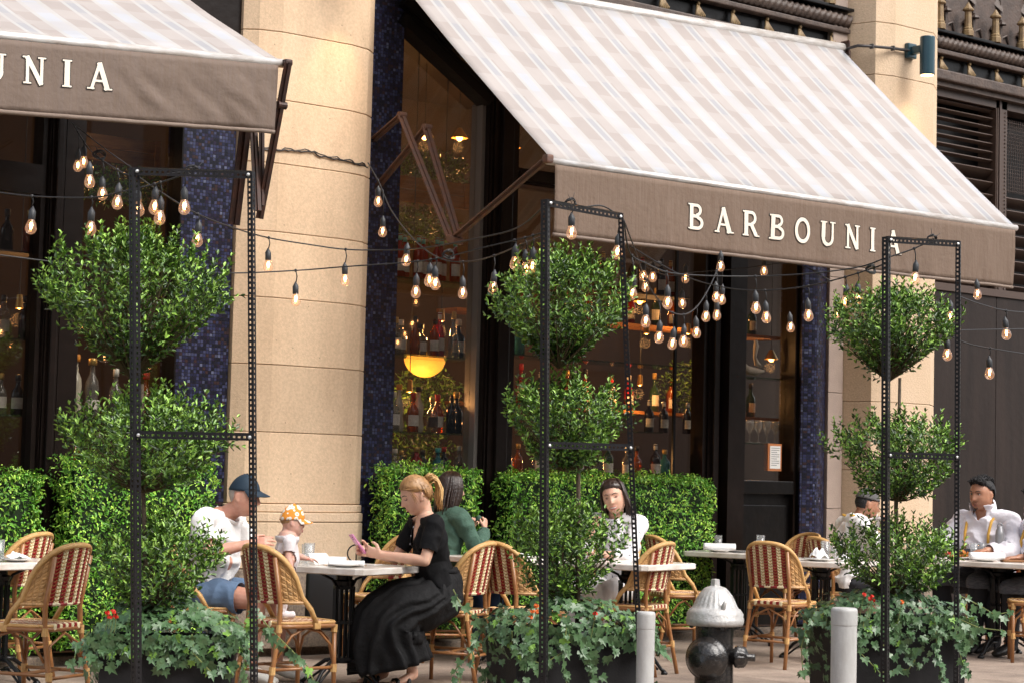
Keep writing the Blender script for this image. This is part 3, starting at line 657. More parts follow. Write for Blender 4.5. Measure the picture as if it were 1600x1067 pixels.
def hedge(x0, x1, z1, label, z0=.12, y0=-.36, y1=-.1, dens=4300):
    t = thing('green_hedge', label, 'hedge', ((x0+x1)/2, (y0+y1)/2, z0))
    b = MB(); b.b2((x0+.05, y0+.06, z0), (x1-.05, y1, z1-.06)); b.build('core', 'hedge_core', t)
    Ps = []; Ns = []
    def face(n, f, nr):
        u = rng.random((n, 2)); Ps.append(np.array([f(a, c) for a, c in u])); Ns.append(np.tile(nr, (n, 1)))
    w_, h_, d_ = x1-x0, z1-z0, y1-y0
    face(int(w_*h_*dens), lambda a, c: (x0+a*w_, y0, z0+c*h_), (0, -1, 0)); face(int(w_*d_*dens), lambda a, c: (x0+a*w_, y0+c*d_, z1), (0, 0, 1))
    face(int(h_*d_*dens*1.0), lambda a, c: (x0, y0+a*d_, z0+c*h_), (-1, 0, 0)); face(int(h_*d_*dens*1.0), lambda a, c: (x1, y0+a*d_, z0+c*h_), (1, 0, 0))
    Pn = np.concatenate(Ps); Nn = np.concatenate(Ns).astype(float); n = len(Pn)
    # lumpy surface: clumps stand out and gaps fall back
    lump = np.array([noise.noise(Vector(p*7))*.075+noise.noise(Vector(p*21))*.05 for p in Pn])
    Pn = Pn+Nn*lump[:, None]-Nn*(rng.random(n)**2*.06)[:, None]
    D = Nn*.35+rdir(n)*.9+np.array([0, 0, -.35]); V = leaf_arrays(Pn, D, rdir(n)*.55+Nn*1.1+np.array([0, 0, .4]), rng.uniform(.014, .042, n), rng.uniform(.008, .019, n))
    mi = (rng.random(n) < .28+lump*5).astype(int)  # brighter green on clumps, deeper in gaps: highlight and shade put into leaf colour
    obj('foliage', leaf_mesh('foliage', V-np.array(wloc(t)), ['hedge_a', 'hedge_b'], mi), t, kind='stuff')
def hx(px, py=900): return PY(px, py, -.36).x
zt = .5*(PY(650, 730, -.36).z+PY(700, 733, -.36).z)
hedge(3.6, hx(62), PY(40, 740, -.36).z, 'bright green leafy hedge screen at the far left, behind the left table')
hedge(hx(106), hx(330), PY(120, 712, -.36).z, 'bright green hedge screen behind the leftmost topiary and the man in the cap')
hedge(hx(608), hx(752), zt, 'bright green hedge screen directly behind the blonde woman')
hedge(hx(798), hx(1112), PY(950, 742, -.36).z, 'long bright green hedge screen behind the laughing woman')
# ================================================================== AWNINGS
def grid_sheet(nu, nv, fn, name, mats, parent, thick=.004, kind=None):
    """a sheet with real thickness: two skins and a rim"""
    e = 1e-3; vs = []; 
    P_ = [[Vector(fn(i/nu, j/nv)) for j in range(nv+1)] for i in range(nu+1)]
    for side in (0, 1):
        for i in range(nu+1):
            for j in range(nv+1):
                du = P_[min(i+1, nu)][j]-P_[max(i-1, 0)][j]; dv = P_[i][min(j+1, nv)]-P_[i][max(j-1, 0)]
                vs.append(P_[i][j]-du.cross(dv).normalized()*thick*side)
    fs = []; o = (nu+1)*(nv+1); q = nv+1
    for i in range(nu):
        for j in range(nv):
            a = i*q+j; fs.append((a, a+q, a+q+1, a+1)); fs.append((o+a, o+a+1, o+a+q+1, o+a+q))
    for i in range(nu): fs.append((i*q, o+i*q, o+(i+1)*q, (i+1)*q)); a = i*q+nv; fs.append((a, a+q, o+a+q, o+a))
    for j in range(nv): fs.append((j, j+1, o+j+1, o+j)); a = nu*q+j; fs.append((a, o+a, o+a+1, a+1))
    b = MB(); b.add(vs, fs); return b.build(name, mats, parent, smooth=True, kind=kind)

def stroke_poly(pts, wd):
    """quads along a polyline with mitred joints"""
    out = []; n = len(pts); L = []; R_ = []
    for i, p in enumerate(pts):
        p = Vector(p); a = Vector(pts[max(i-1, 0)]); c = Vector(pts[min(i+1, n-1)])
        d1 = (p-a) if i else (c-p); d2 = (c-p) if i < n-1 else (p-a); d = (d1.normalized()+d2.normalized())
        d = d.normalized() if d.length > 1e-6 else d1.normalized(); nn = Vector((-d.y, d.x)); k = 1/max(.5, abs(nn.dot(Vector((-d1.normalized().y, d1.normalized().x)))))
        w_ = wd[i] if isinstance(wd, (list, tuple)) else wd
        L.append(p+nn*w_*k/2); R_.append(p-nn*w_*k/2)
    for i in range(n-1): out.append([L[i], R_[i], R_[i+1], L[i+1]])
    return out
def arc(cx, cy, rx, ry, a0, a1, n=14): return [(cx+rx*cos(radians(a0+(a1-a0)*i/n)), cy+ry*sin(radians(a0+(a1-a0)*i/n))) for i in range(n+1)]
TK, TN, SF = .185, .11, .06     # thick stroke, thin stroke, serif height (letter height = 1)
def glyph(c):
    s = []
    def st(p, w_=TK): s.append((p, w_))
    def serif(x, y, half=.17): st([(x-half, y+(SF/2 if y < .5 else -SF/2)), (x+half, y+(SF/2 if y < .5 else -SF/2))], SF)
    if c == 'B':
        st([(.17, 0), (.17, 1)]); serif(.12, 0, .12); serif(.12, 1, .12)
        st([(.1, 1-TN/2), (.42, 1-TN/2)]+arc(.42, .76, .17, .24-TN/2, 80, -80)+[(.42, .52), (.2, .52)], .12); st([(.2, .52), (.44, .52)]+arc(.46, .26, .21, .26-TN/2, 80, -80)+[(.44, TN/2), (.1, TN/2)], .13); return s, .74
    if c == 'A':
        st([(.14, 0), (.42, 1)], .11); st([(.40, 1), (.72, 0)], .18); st([(.24, .32), (.62, .32)], .085); serif(.12, 0, .13); serif(.74, 0, .15); return s, .86
    if c == 'R':
        st([(.17, 0), (.17, 1)]); serif(.14, 0, .15); serif(.12, 1, .12)
        st([(.1, 1-TN/2), (.44, 1-TN/2)]+arc(.44, .73, .17, .27-TN/2, 80, -80)+[(.44, .46), (.2, .46)], .125); st([(.42, .46), (.66, .04)], .17); st([(.60, SF/2), (.84, SF/2)], SF); return s, .84
    if c == 'O': st(arc(.42, .5, .33, .45, 0, 360, 30), .155); return s, .84
    if c == 'U':
        st([(.17, 1), (.17, .34)], TK); st([(.17, .36)]+arc(.40, .34, .23, .29, 180, 270)[1:], .15); st(arc(.40, .34, .23, .29, 270, 360)+[(.63, .38)], .12); st([(.63, .34), (.63, 1)], .105); serif(.17, 1, .16); serif(.63, 1, .14); return s, .80
    if c == 'N':
        st([(.17, 0), (.17, 1)], .11); st([(.14, 1), (.68, 0)], .17); st([(.68, 0), (.68, 1)], .11); serif(.17, 0, .14); serif(.68, 1, .14); serif(.12, 1, .12); return s, .86
    if c == 'I': st([(.17, 0), (.17, 1)]); serif(.17, 0, .16); serif(.17, 1, .16); return s, .36
def write(text, parent, origin, du, dn, height, gap, ysurf, spread=1.0, start=0):
    """flat printed letters; origin: lower left, du: unit vector along the line, dn: towards the viewer"""
    x = 0.; up = Vector((0, 0, 1))
    for i, c in enumerate(text):
        s, wd = glyph(c)
        if i >= start:
            for layer, grow, nm, m_, off in ((0, .026, 'letter_outline', 'letter_edge', .0045), (1, 0, 'letter', 'letter_cream', .008)):
                b = MB(); k = 0
                for pts, w_ in s:
                    if grow:   # extend the ends too
                        pts = [Vector(p) for p in pts]
                        if (pts[0]-pts[-1]).length > .01:
                            pts = [pts[0]-(pts[1]-pts[0]).normalized()*grow]+pts[1:-1]+[pts[-1]+(pts[-1]-pts[-2]).normalized()*grow]
                    for q in stroke_poly(pts, w_+2*grow):
                        k += 1
                        N_ = 4; A_ = [q[0].lerp(q[3], i_/N_) for i_ in range(N_+1)]; B_ = [q[1].lerp(q[2], i_/N_) for i_ in range(N_+1)]; P_ = []
                        for v in A_+B_: w_3 = origin+du*(x+v.x*spread)*height+up*v.y*height; w_3.y = ysurf(w_3.x, w_3.z)-.0055-off*.4-k*.00003; P_.append(w_3)
                        b.add(P_, [(i_, N_+1+i_, N_+2+i_, i_+1) for i_ in range(N_)])
                o = b.build(nm, m_, parent)
        x += wd*spread+gap/height
    return x

def awning(name, x0, x1, zl, zr, yf, zfl, zfr, drop, label, vm, roller_y=-.15, sag=.035, seed=0, pulls=()):
    t = thing(name, label, 'awning', ((x0+x1)/2, 0, (zl+zr)/2))
    def top(u, v):
        x = x0+(x1-x0)*u; zt_ = zl+(zr-zl)*u; zb_ = zfl+(zfr-zfl)*u
        y = roller_y+(yf-roller_y)*v; z = zt_+(zb_-zt_)*v-sag*sin(pi*v)*(.6+.4*sin(pi*u))+.006*noise.noise(Vector((x*1.5+seed, y*2, 0)))+.0035*sin(x*14)*v
        return (x, y, z)
    grid_sheet(64, 16, top, 'cloth_top', 'awning_stripe', t)
    def val(u, v):
        x = x0+.015+(x1-x0-.03)*u; z = zfl+(zfr-zfl)*u-.035-(drop-.035)*v
        amp = .005+.022*v;  y = yf-.012-amp*(noise.noise(Vector((x*2.2+seed, v*.8, 3)))+.55*noise.noise(Vector((x*8+seed, v*.9, 8))))
        for (pu, pw, pa) in pulls: y -= pa*math.exp(-((u-pu)/pw)**2)*sin(pi*min(1, v*1.0))*(.5+noise.noise(Vector((x*9+z*12, z*7, 1))))
        y += .012*(u**8)*v-.007*v*max(0, u-.78)/.22*sin(x*34+2*noise.noise(Vector((x*3, 0, seed))))
        return (x, y, z)
    grid_sheet(150, 12, val, 'valance', vm, t, .003)
    def hem(u, v):
        p = Vector(val(u, 1.0)); a = 2*pi*v; return (p.x, p.y+.013*cos(a)+.002, p.z-.004+.017*sin(a))
    b = MB(); n = 120; 
    pts = [Vector(val(i/n, 1.0))+Vector((0, .004, -.006)) for i in range(n+1)]; b.tube(pts, .0145, 7); b.build('valance_hem', 'valance_hem', t, smooth=True)
    b = MB(); b.tube([(x0-.03, yf+.012, zfl-.012), (x1+.03, yf+.012, zfr-.012)], .027, 12); b.build('front_bar', 'alum', t, smooth=True)
    b = MB(); b.tube([(x0-.04, roller_y+.03, zl+.02), (x1+.04, roller_y+.03, zr+.02)], .050, 14); b.build('roller', 'alum', t, smooth=True)
    for xx, z_ in ((x0-.05, zl), (x1+.05, zr)):
        b = MB(); b.box((xx, roller_y+.06, z_+.02), (.02, .22, .14), bev=.01); b.build('end_bracket', 'dark_arm', t)
    return t, val
XR0, XR1 = 8.39, 13.36
awR, valR = awning('awning', XR0, XR1, 5.06, 5.25, -2.08, 3.435, 3.475, .50, 'long striped awning on the right with the restaurant name running across its taupe valance', 'valance_cloth')
awL, valL = awning('awning', 2.4, 6.23, 4.46, 4.78, -2.09, 3.52, 3.775, .43, 'striped awning cut by the left edge, four last letters on its darker valance', 'valance_left', seed=5, pulls=((.93, .05, .03), (.80, .07, .02)))
def on_val(val, x0, x1, zl, zr, drop):
    def f(x, z): u = (x-x0-.015)/(x1-x0-.03); v = (zl+(zr-zl)*u-.035-z)/(drop-.035); return val(u, v)[1]
    return f
ysR = on_val(valR, XR0, XR1, 3.435, 3.475, .50); ysL = on_val(valL, 2.4, 6.23, 3.52, 3.775, .43)
# lettering, on the valance
du = Vector((XR1-XR0, 0, 3.475-3.435)).normalized(); dn = Vector((0, -1, 0))
pA = PY(1078, 357, -2.12); pB = PY(1411, 402, -2.12)
h = PY(1100, 323, -2.12).z-PY(1100, 363, -2.12).z
tot = sum(glyph(c)[1] for c in 'BARBOUNIA'); gap = ((pB.x-pA.x)/h-tot)/8
SPR = 1.13; gap -= tot*(SPR-1)/8
write('BARBOUNIA', awR, Vector((pA.x, -2.128, pA.z)), du, dn, h, gap*h, ysR, SPR)
duL = Vector((3.83, 0, .255)).normalized()
pE = PY(176, 143, -2.13)
hL = PY(110, 93, -2.13).z-PY(110, 136, -2.13).z
w_all = tot+8*gap*(.96)
write('BARBOUNIA', awL, Vector((pE.x, -2.133, pE.z))-duL*(tot*SPR+8*gap)*hL+Vector((0, 0, .005)), duL, dn, hL, gap*hL, ysL, SPR)

# folding arms
def arm(parent, pts, m_, wd=.035, X=None, knuckle=True):
    for a, c in zip(pts[:-1], pts[1:]):
        b = MB(); b.bar(a, c, wd, wd*.8, (1, 0, 0)); d = (Vector(c)-Vector(a)).normalized(); s_ = Vector((wd*.45, 0, 0))
        b.bar(Vector(a)-s_*1.2, Vector(c)-s_*1.2, wd*.25, wd*1.12, (1, 0, 0)); b.build('arm_bar', m_, parent)
    for p in pts[1:-1]:
        b = MB(); b.lathe([(.0, -.03), (wd*.8, -.03), (wd*.8, .03), (0, .03)], 12, at=p, axis=Rm('Y', pi/2)); b.build('arm_joint', m_, parent)
XA = 8.36
def ax(px, py, X=XA): return PX(px, py, X)
arm(awR, [ax(568, 233), ax(628, 181), ax(704, 372)], 'rust_arm')
arm(awR, [ax(568, 320, XA+.05), ax(667, 200, XA+.05), ax(718, 374, XA+.05)], 'rust_arm')
arm(awR, [ax(704, 378), ax(855, 249)], 'rust_arm')
b = MB(); j = ax(711, 375); b.box(j, (.09, .10, .05), Rm('X', radians(20)), bev=.012); b.build('arm_elbow', 'rust_arm', awR)
b = MB(); b.box(ax(858, 249)+Vector((-.01, 0, .0)), (.06, .06, .06), bev=.015); b.build('arm_end', 'rust_arm', awR)
XL = 6.27
arm(awL, [ax(452, 98, XL), ax(440, 165, XL), ax(407, 342, XL)], 'dark_arm', .03)
arm(awL, [ax(398, 205, XL-.05), ax(404, 330, XL-.05)], 'dark_arm', .03)
arm(awL, [ax(410, 208, XL-.02), ax(410, 322, XL-.02)], 'dark_arm', .022)
arm(awL, [ax(386, 200, XL-.1), ax(368, 352, XL-.1)], 'dark_arm', .045)
b = MB(); b.box(ax(448, 99, XL), (.05, .07, .04), bev=.012); b.build('arm_end', 'dark_arm', awL)
# inner arms of the right awning, further along under the cloth
for xx in (10.9,):
    arm(awR, [(xx, -.1, 4.1), (xx, -1.1, 3.45), (xx, -2.05, 3.42)], 'rust_arm')

# ================================================================== WALL LAMP and conduit
pl_ = PY(1449, 88, -.62); LW = .105
t = thing('wall_lamp', 'round teal cylinder lamp mounted on the right stone pillar', 'wall lamp', (pl_.x, -.5, pl_.z-.2))
r_l = abs(PY(1464, 88, -.62).x-PY(1434, 88, -.62).x)*.40; r_l = .068
zt_, zb_ = PY(1449, 58, -.62).z, PY(1449, 118, -.62).z
b = MB(); b.lathe([(r_l*.96, zb_), (r_l, zb_+.01), (r_l, zt_-.008), (r_l*.95, zt_), (.0, zt_)], 28, at=(pl_.x, -.62, 0)); b.build('lamp_body', 'lamp_teal', t, smooth=False)
b = MB(); b.lathe([(0, zb_-.004), (r_l*.86, zb_-.004), (r_l*.86, zb_+.0), (0, zb_)], 24, at=(pl_.x, -.62, 0)); b.build('lamp_lens', 'lamp_face', t)
wp = PY(1424, 80, -.44)
b = MB(); b.b2((pl_.x-.03, -.56, wp.z-.035), (pl_.x+.03, -.44, wp.z+.035), bev=.01); b.b2((pl_.x-.06, -.45, wp.z-.07), (pl_.x+.06, -.40, wp.z+.07), bev=.012); b.build('mount', 'lamp_teal', t)
sp = bpy.data.lights.new('lamp_beam', 'SPOT'); sp.energy = 4; sp.color = (1, .62, .28); sp.spot_size = radians(75); sp.spot_blend = .7; sp.shadow_soft_size = .04
so = bpy.data.objects.new('lamp_beam', sp); COL.objects.link(so); so.parent = t; so.location = Vector((pl_.x, -.62, zb_-.02))-wloc(t); so.rotation_euler = (radians(14), 0, 0)
t = thing('conduit', 'black cable conduit running round the right pillar to the teal lamp', 'conduit', (13.5, -.3, 5.2))
c0 = PY(1318, 82, -.05)
pts = [c0, PY(1326, 76, -.22), PY(1340, 72, -.42), PY(1362, 73, -.425), PY(1395, 76, -.425), PY(1422, 80, -.44)]
b = MB(); b.tube(pts, .014, 8); b.build('conduit_tube', 'conduit', t, smooth=True)
for p in (pts[3], pts[4]): b = MB(); b.box(p, (.02, .04, .045), bev=.005); b.build('clip', 'conduit', t)
# second lamp above the rounded pillar (out of frame, its glow on the stone is in the photograph)
t = thing('wall_lamp', 'cylinder wall lamp at the top of the rounded pillar, its glow falling on the stone', 'wall lamp', (7.95, -.5, 5.0))
b = MB(); b.lathe([(r_l*.96, 4.93), (r_l, 4.94), (r_l, 5.28), (0, 5.29)], 28, at=(7.9, -.50, 0)); b.b2((7.87, -.44, 5.05), (7.93, -.16, 5.12)); b.build('lamp_body', 'lamp_teal', t)
b = MB(); b.lathe([(0, 4.925), (r_l*.86, 4.925), (r_l*.86, 4.929), (0, 4.929)], 24, at=(7.9, -.50, 0)); b.build('lamp_lens', 'lamp_face', t)
sp2 = sp.copy(); sp2.energy = 11; sp2.spot_size = radians(60); so = bpy.data.objects.new('lamp_beam', sp2); COL.objects.link(so); so.parent = t; so.location = Vector((7.9, -.50, 4.9))-wloc(t); so.rotation_euler = (radians(14), 0, 0)
# cable stapled across the rounded pillar
pts = []
rp = random.Random(3)
for i in range(40):
    u = i/39; x = P1[0]+.02+(P1[1]-P1[0]-.04)*u
    y = float(np.interp(min(u, 1-u), [0, .08, .23], [-.052, -.124, -.173]))
    z0_ = PY(440, 234, -.17).z; pts.append((x, y-.008, z0_-.01*sin(u*9)+rp.uniform(-.006, .006)-.02*(u > .5)))
b = MB(); b.tube(pts, .0055, 6); b.tube([(p[0], p[1]-.002, p[2]+.010+.008*sin(i*1.3)) for i, p in enumerate(pts)], .0045, 6)
tag(b.build('wall_cable', 'conduit', None), 'old twisted cable stapled across the rounded limestone pillar', 'cable')

# ================================================================== BEHIND THE GLASS: shelves, bottles, lamps
def bottle_mesh(h, r, kind):
    if kind == 'wine': pr = [(.0, 0), (r, .0), (r, h*.60), (r*.85, h*.67), (r*.36, h*.77), (r*.34, h*.97), (r*.4, h*.975), (r*.4, h), (0, h)]
    elif kind == 'squat': pr = [(.0, 0), (r, .0), (r*1.02, h*.48), (r*.9, h*.58), (r*.35, h*.68), (r*.30, h*.92), (r*.42, h*.925), (r*.42, h), (0, h)]
    elif kind == 'cone': pr = [(.0, 0), (r, .0), (r*.95, h*.30), (r*.62, h*.5), (r*.34, h*.75), (r*.28, h*.95), (r*.36, h*.96), (r*.34, h), (0, h)]
    elif kind == 'mushroom': pr = [(0, 0), (r*.85, 0), (r, h*.12), (r*.75, h*.34), (r*.9, h*.5), (r*.8, h*.62), (r*.38, h*.74), (r*.30, h*.9), (r*.5, h*.93), (r*.52, h*.985), (0, h)]
    else: pr = [(.0, 0), (r, .0), (r, h*.52), (r*.92, h*.60), (r*.38, h*.72), (r*.34, h*.94), (r*.42, h*.945), (r*.42, h), (0, h)]
    b = MB(); b.lathe(pr, 12); return b.mesh('glass_body', smooth=False), pr
BM = {}
def bottle(x, y, z, h, r, kind, glass, cap, lab, label):
    key = (round(h, 3), round(r, 3), kind, glass, cap, lab)
    if key not in BM:
        me, pr = bottle_mesh(h, r, kind); me.materials.append(M[glass])
        for p_ in me.polygons: p_.use_smooth = True
        c = MB(); rc = {'wine': .38, 'squat': .46, 'cone': .38, 'mushroom': .54}.get(kind, .46)*r
        c.lathe([(rc, h*.86 if kind != 'mushroom' else h*.90), (rc*1.02, h*1.005), (rc*.8, h*1.02), (0, h*1.02)], 10); c = c.mesh('stopper', [cap], True)
        l = None
        if lab:
            l = MB(); hh = (.16, .44) if kind != 'mushroom' else (.14, .30); rr = r*1.025; vs = []; n = 10
            for zz_ in hh:
                for i in range(n+1): a = -pi/2-1.15+2.3*i/n; vs.append((rr*cos(a), rr*sin(a), zz_*h))
            l.add(vs, [(i, i+1, i+n+2, i+n+1) for i in range(n)]); l = l.mesh('label_paper', [lab])
        BM[key] = (me, c, l)
    me, c, l = BM[key]
    o = obj('bottle', me, None, (x, y, z), (0, 0, random.uniform(-.6, .1))); tag(o, label, 'bottle')
    obj('stopper', c, o)
    if l: obj('label_paper', l, o)
    return o
def shelf(x0, x1, z, label, y0=.16, y1=.50, m_='shelf_glass', th=.012):
    b = MB(); b.b2((x0, y0, z-th), (x1, y1, z)); return tag(b.build('shelf', m_), label, 'shelf')
CAPN = {'wax_red': 'red', 'cap_orange': 'orange', 'cap_teal': 'teal', 'cap_black': 'black', 'cap_white': 'white', 'cap_gold': 'gold'}
GLN = {'bottle_amber': 'amber', 'bottle_red': 'red', 'bottle_clear': 'clear', 'bottle_green': 'green', 'bottle_dark': 'dark', 'bottle_teal': 'teal', 'bottle_cream': 'cream'}
def row(x0, x1, z, spec, where, y=.30, jit=.03, kmag=1.0):
    n = len(spec)
    for i, (h, r, kind, glass, cap, lab) in enumerate(spec):
        x = x0+(x1-x0)*(i+.5)/n
        bottle(x, y+(jit if i % 2 else -jit), z, h, r, kind, glass, cap, lab, f'{GLN[glass]} bottle, {CAPN[cap]} stopper, {ORD[i]} from left {where}')
s1 = [PY(650, yy, .30).z for yy in (438, 556, 675, 735)]
X1a, X1b = PY(608, 600, .30).x, gx1+.10
for k, z in enumerate(s1): shelf(8.62, gx1+.12, z, ['glass shelf of rosé wine under the folding arm of the awning', 'glass shelf above the glowing half-round lamp', 'glass shelf below the glowing half-round lamp', 'lowest glass shelf just above the hedge behind the blonde woman'][k])
row(X1a, X1b-.1, s1[0], [(.34, .042, 'wine', 'bottle_red', 'cap_teal', 'label_white')]*7, 'on shelf under folding awning arm')
row(X1a-.02, X1b, s1[1], [(.28, .045, 'sq', 'bottle_clear', 'cap_gold', 'label_white'), (.27, .045, 'squat', 'bottle_clear', 'cap_white', 'label_white'), (.30, .04, 'sq', 'bottle_amber', 'cap_black', None), (.25, .055, 'squat', 'bottle_clear', 'cap_black', 'label_white'), (.29, .04, 'wine', 'bottle_amber', 'cap_black', 'label_white'), (.35, .042, 'wine', 'bottle_red', 'cap_white', 'label_white'), (.36, .05, 'cone', 'bottle_clear', 'cap_gold', None), (.31, .055, 'squat', 'bottle_dark', 'cap_white', 'label_white')], 'on shelf above half-round lamp')
row(X1a-.02, X1b, s1[2], [(.30, .05, 'sq', 'bottle_clear', 'cap_white', 'label_white'), (.36, .045, 'mushroom', 'bottle_cream', 'cap_orange', None), (.30, .045, 'sq', 'bottle_amber', 'wax_red', 'label_white'), (.35, .05, 'mushroom', 'bottle_cream', 'cap_black', None), (.28, .045, 'squat', 'bottle_clear', 'cap_gold', 'label_dark'), (.30, .048, 'sq', 'bottle_amber', 'wax_red', 'label_white'), (.30, .04, 'wine', 'bottle_dark', 'cap_black', None), (.33, .055, 'squat', 'bottle_dark', 'cap_gold', None)], 'on shelf below half-round lamp')
row(X1a, X1b, s1[3]-.06, [(.22, .045, 'sq', 'bottle_clear', 'cap_white', 'label_white'), (.21, .04, 'squat', 'bottle_clear', 'cap_gold', 'label_white'), (.24, .05, 'sq', 'bottle_red', 'cap_gold', 'label_white'), (.22, .045, 'sq', 'bottle_green', 'cap_black', None), (.24, .05, 'squat', 'bottle_teal', 'cap_teal', 'label_white'), (.25, .04, 'sq', 'bottle_dark', 'wax_red', None), (.26, .045, 'sq', 'bottle_clear', 'cap_white', 'label_dark')], 'just above hedge behind blonde woman')
# window 2
s2 = [PY(950, yy, .30).z for yy in (455, 566, 742)]
shelf(9.76, x2b, s2[0], 'high shelf of dark wine behind the string bulbs', m_='interior_wall'); shelf(9.76, x2b, s2[1], 'middle glass shelf behind the right topiary crown'); shelf(9.76, x2b, s2[2]-.02, 'lowest glass shelf just above the long hedge')
row(9.85, x2b, s2[0], [(.32, .042, 'wine', g_, c_, 'label_white') for g_, c_ in (('bottle_red', 'wax_red'), ('bottle_dark', 'cap_black'), ('bottle_red', 'cap_gold'), ('bottle_dark', 'wax_red'), ('bottle_dark', 'cap_black'), ('bottle_amber', 'cap_black'), ('bottle_dark', 'cap_gold'), ('bottle_red', 'wax_red'), ('bottle_dark', 'cap_black'), ('bottle_dark', 'wax_red'), ('bottle_dark', 'cap_black'), ('bottle_amber', 'cap_gold'))], 'on high shelf under long valance', .32)
row(9.85, 10.75, s2[1], [(.27, .05, 'sq', 'bottle_teal', 'cap_teal', None), (.25, .05, 'squat', 'bottle_teal', 'cap_white', None), (.27, .045, 'sq', 'bottle_clear', 'cap_gold', 'label_white'), (.26, .05, 'sq', 'bottle_green', 'cap_gold', None), (.28, .045, 'sq', 'bottle_clear', 'cap_white', 'label_white'), (.26, .05, 'squat', 'bottle_amber', 'cap_black', None)], 'on shelf behind middle topiary')
row(9.85, x2b-.05, s2[2]-.02, [(.26, .045, 'sq', 'bottle_amber', 'cap_black', 'label_white'), (.25, .04, 'squat', 'bottle_amber', 'cap_gold', None), (.28, .05, 'sq', 'bottle_clear', 'cap_white', 'label_white'), (.26, .045, 'sq', 'bottle_red', 'wax_red', None), (.25, .045, 'squat', 'bottle_clear', 'cap_gold', None), (.29, .045, 'wine', 'bottle_dark', 'cap_black', 'label_white'), (.25, .05, 'sq', 'bottle_clear', 'cap_white', None), (.28, .045, 'wine', 'bottle_green', 'cap_gold', 'label_white'), (.26, .045, 'sq', 'bottle_clear', 'cap_white', 'label_white'), (.27, .045, 'squat', 'bottle_amber', 'cap_black', None), (.29, .045, 'wine', 'bottle_dark', 'cap_white', 'label_white'), (.25, .05, 'sq', 'bottle_teal', 'cap_gold', None)], 'on lowest shelf above long hedge')
# deeper back bar inside the wide window
for k_, (zz_, lb_) in enumerate(((1.95, 'back bar lower shelf'), (2.75, 'back bar upper shelf'))):
    shelf(10.2, 14.2, zz_, f'long {lb_} deep inside the wide window', 1.35, 1.65, 'crate_wood', .03)
    row(10.35, 14.1, zz_, [(.30+.03*(q_ % 3), .045, ('wine', 'sq', 'squat')[q_ % 3], ('bottle_amber', 'bottle_clear', 'bottle_red', 'bottle_green', 'bottle_amber')[q_ % 5], ('cap_gold', 'cap_black', 'wax_red', 'cap_white')[q_ % 4], 'label_white') for q_ in range(14)], f'on {lb_}', 1.5)
zc = PY(1020, 675, .6).z
row(PY(995, 650, .6).x, PY(1085, 650, .6).x, zc, [(.27, .042, 'wine', 'bottle_dark', 'cap_white', 'label_white')]*3, 'on small shelf behind rack post', .6)
shelf(PY(985, 650, .6).x, x2b, zc, 'small back shelf with three white labelled bottles', .5, .75)
# left windows
s0 = [PY(20, yy, .30).z for yy in (395, 530, 648)]
XL0, XL1 = 4.55, xw0+.12
for k, z in enumerate(s0): shelf(3.7, xw0+.1, z, ['upper shelf in the far left window', 'middle shelf in the far left window', 'lower shelf in the far left window'][k], m_='interior_wall' if k == 0 else 'shelf_glass')
row(XL0+.05, XL1, s0[0], [(.29, .045, k_, g_, c_, l_) for k_, g_, c_, l_ in (('wine', 'bottle_dark', 'cap_black', None), ('sq', 'bottle_amber', 'cap_gold', 'label_white'), ('wine', 'bottle_red', 'wax_red', None), ('sq', 'bottle_clear', 'cap_black', 'label_white'), ('wine', 'bottle_dark', 'cap_gold', 'label_white'), ('sq', 'bottle_amber', 'cap_black', None), ('squat', 'bottle_teal', 'cap_white', None), ('sq', 'bottle_dark', 'cap_black', None), ('sq', 'bottle_amber', 'cap_gold', None))], 'on upper shelf, far left window')
row(XL0+.05, XL1, s0[1], [(.29, .048, k_, g_, c_, l_) for k_, g_, c_, l_ in (('sq', 'bottle_amber', 'cap_black', 'label_white'), ('wine', 'bottle_dark', 'cap_gold', None), ('sq', 'bottle_clear', 'cap_white', None), ('squat', 'bottle_red', 'cap_black', 'label_white'), ('sq', 'bottle_clear', 'cap_black', 'label_white'), ('sq', 'bottle_amber', 'cap_gold', 'label_blue'), ('squat', 'bottle_amber', 'cap_black', 'label_white'), ('wine', 'bottle_clear', 'cap_black', 'label_white'), ('sq', 'bottle_dark', 'cap_black', None))], 'on middle shelf, far left window')
row(XL0+.05, XL1, s0[2], [(.27, .045, k_, g_, c_, l_) for k_, g_, c_, l_ in (('wine', 'bottle_green', 'cap_gold', None), ('sq', 'bottle_clear', 'cap_white', 'label_white'), ('sq', 'bottle_amber', 'cap_gold', None), ('squat', 'bottle_clear', 'cap_gold', 'label_blue'), ('sq', 'bottle_clear', 'wax_red', None), ('squat', 'bottle_clear', 'cap_gold', 'label_blue'), ('sq', 'bottle_clear', 'cap_gold', 'label_white'), ('sq', 'bottle_dark', 'cap_black', 'label_white'))], 'on lower shelf, far left window')
shelf(xa+.15, xb+.1, PY(150, 655, .3).z, 'glass shelf behind the second crown of the leftmost topiary')
zq = PY(150, 652, .3).z
for i, (px, sp_) in enumerate(((117, (.42, .05, 'mushroom', 'bottle_cream', 'cap_orange', None)), (143, (.40, .055, 'mushroom', 'bottle_clear', 'cap_gold', 'label_white')), (180, (.34, .045, 'sq', 'bottle_clear', 'cap_white', 'label_dark')), (228, (.33, .05, 'squat', 'bottle_amber', 'wax_red', None)))):
    bottle(PY(px, 620, .3).x, .3, zq, *sp_, ['tall cream painted bottle with orange neck behind the leftmost topiary', 'tall clear decanter bottle beside the painted cream bottle', 'clear bottle with white stopper half hidden by the leftmost topiary', 'amber bottle with red stopper behind the leftmost topiary trunk'][i])
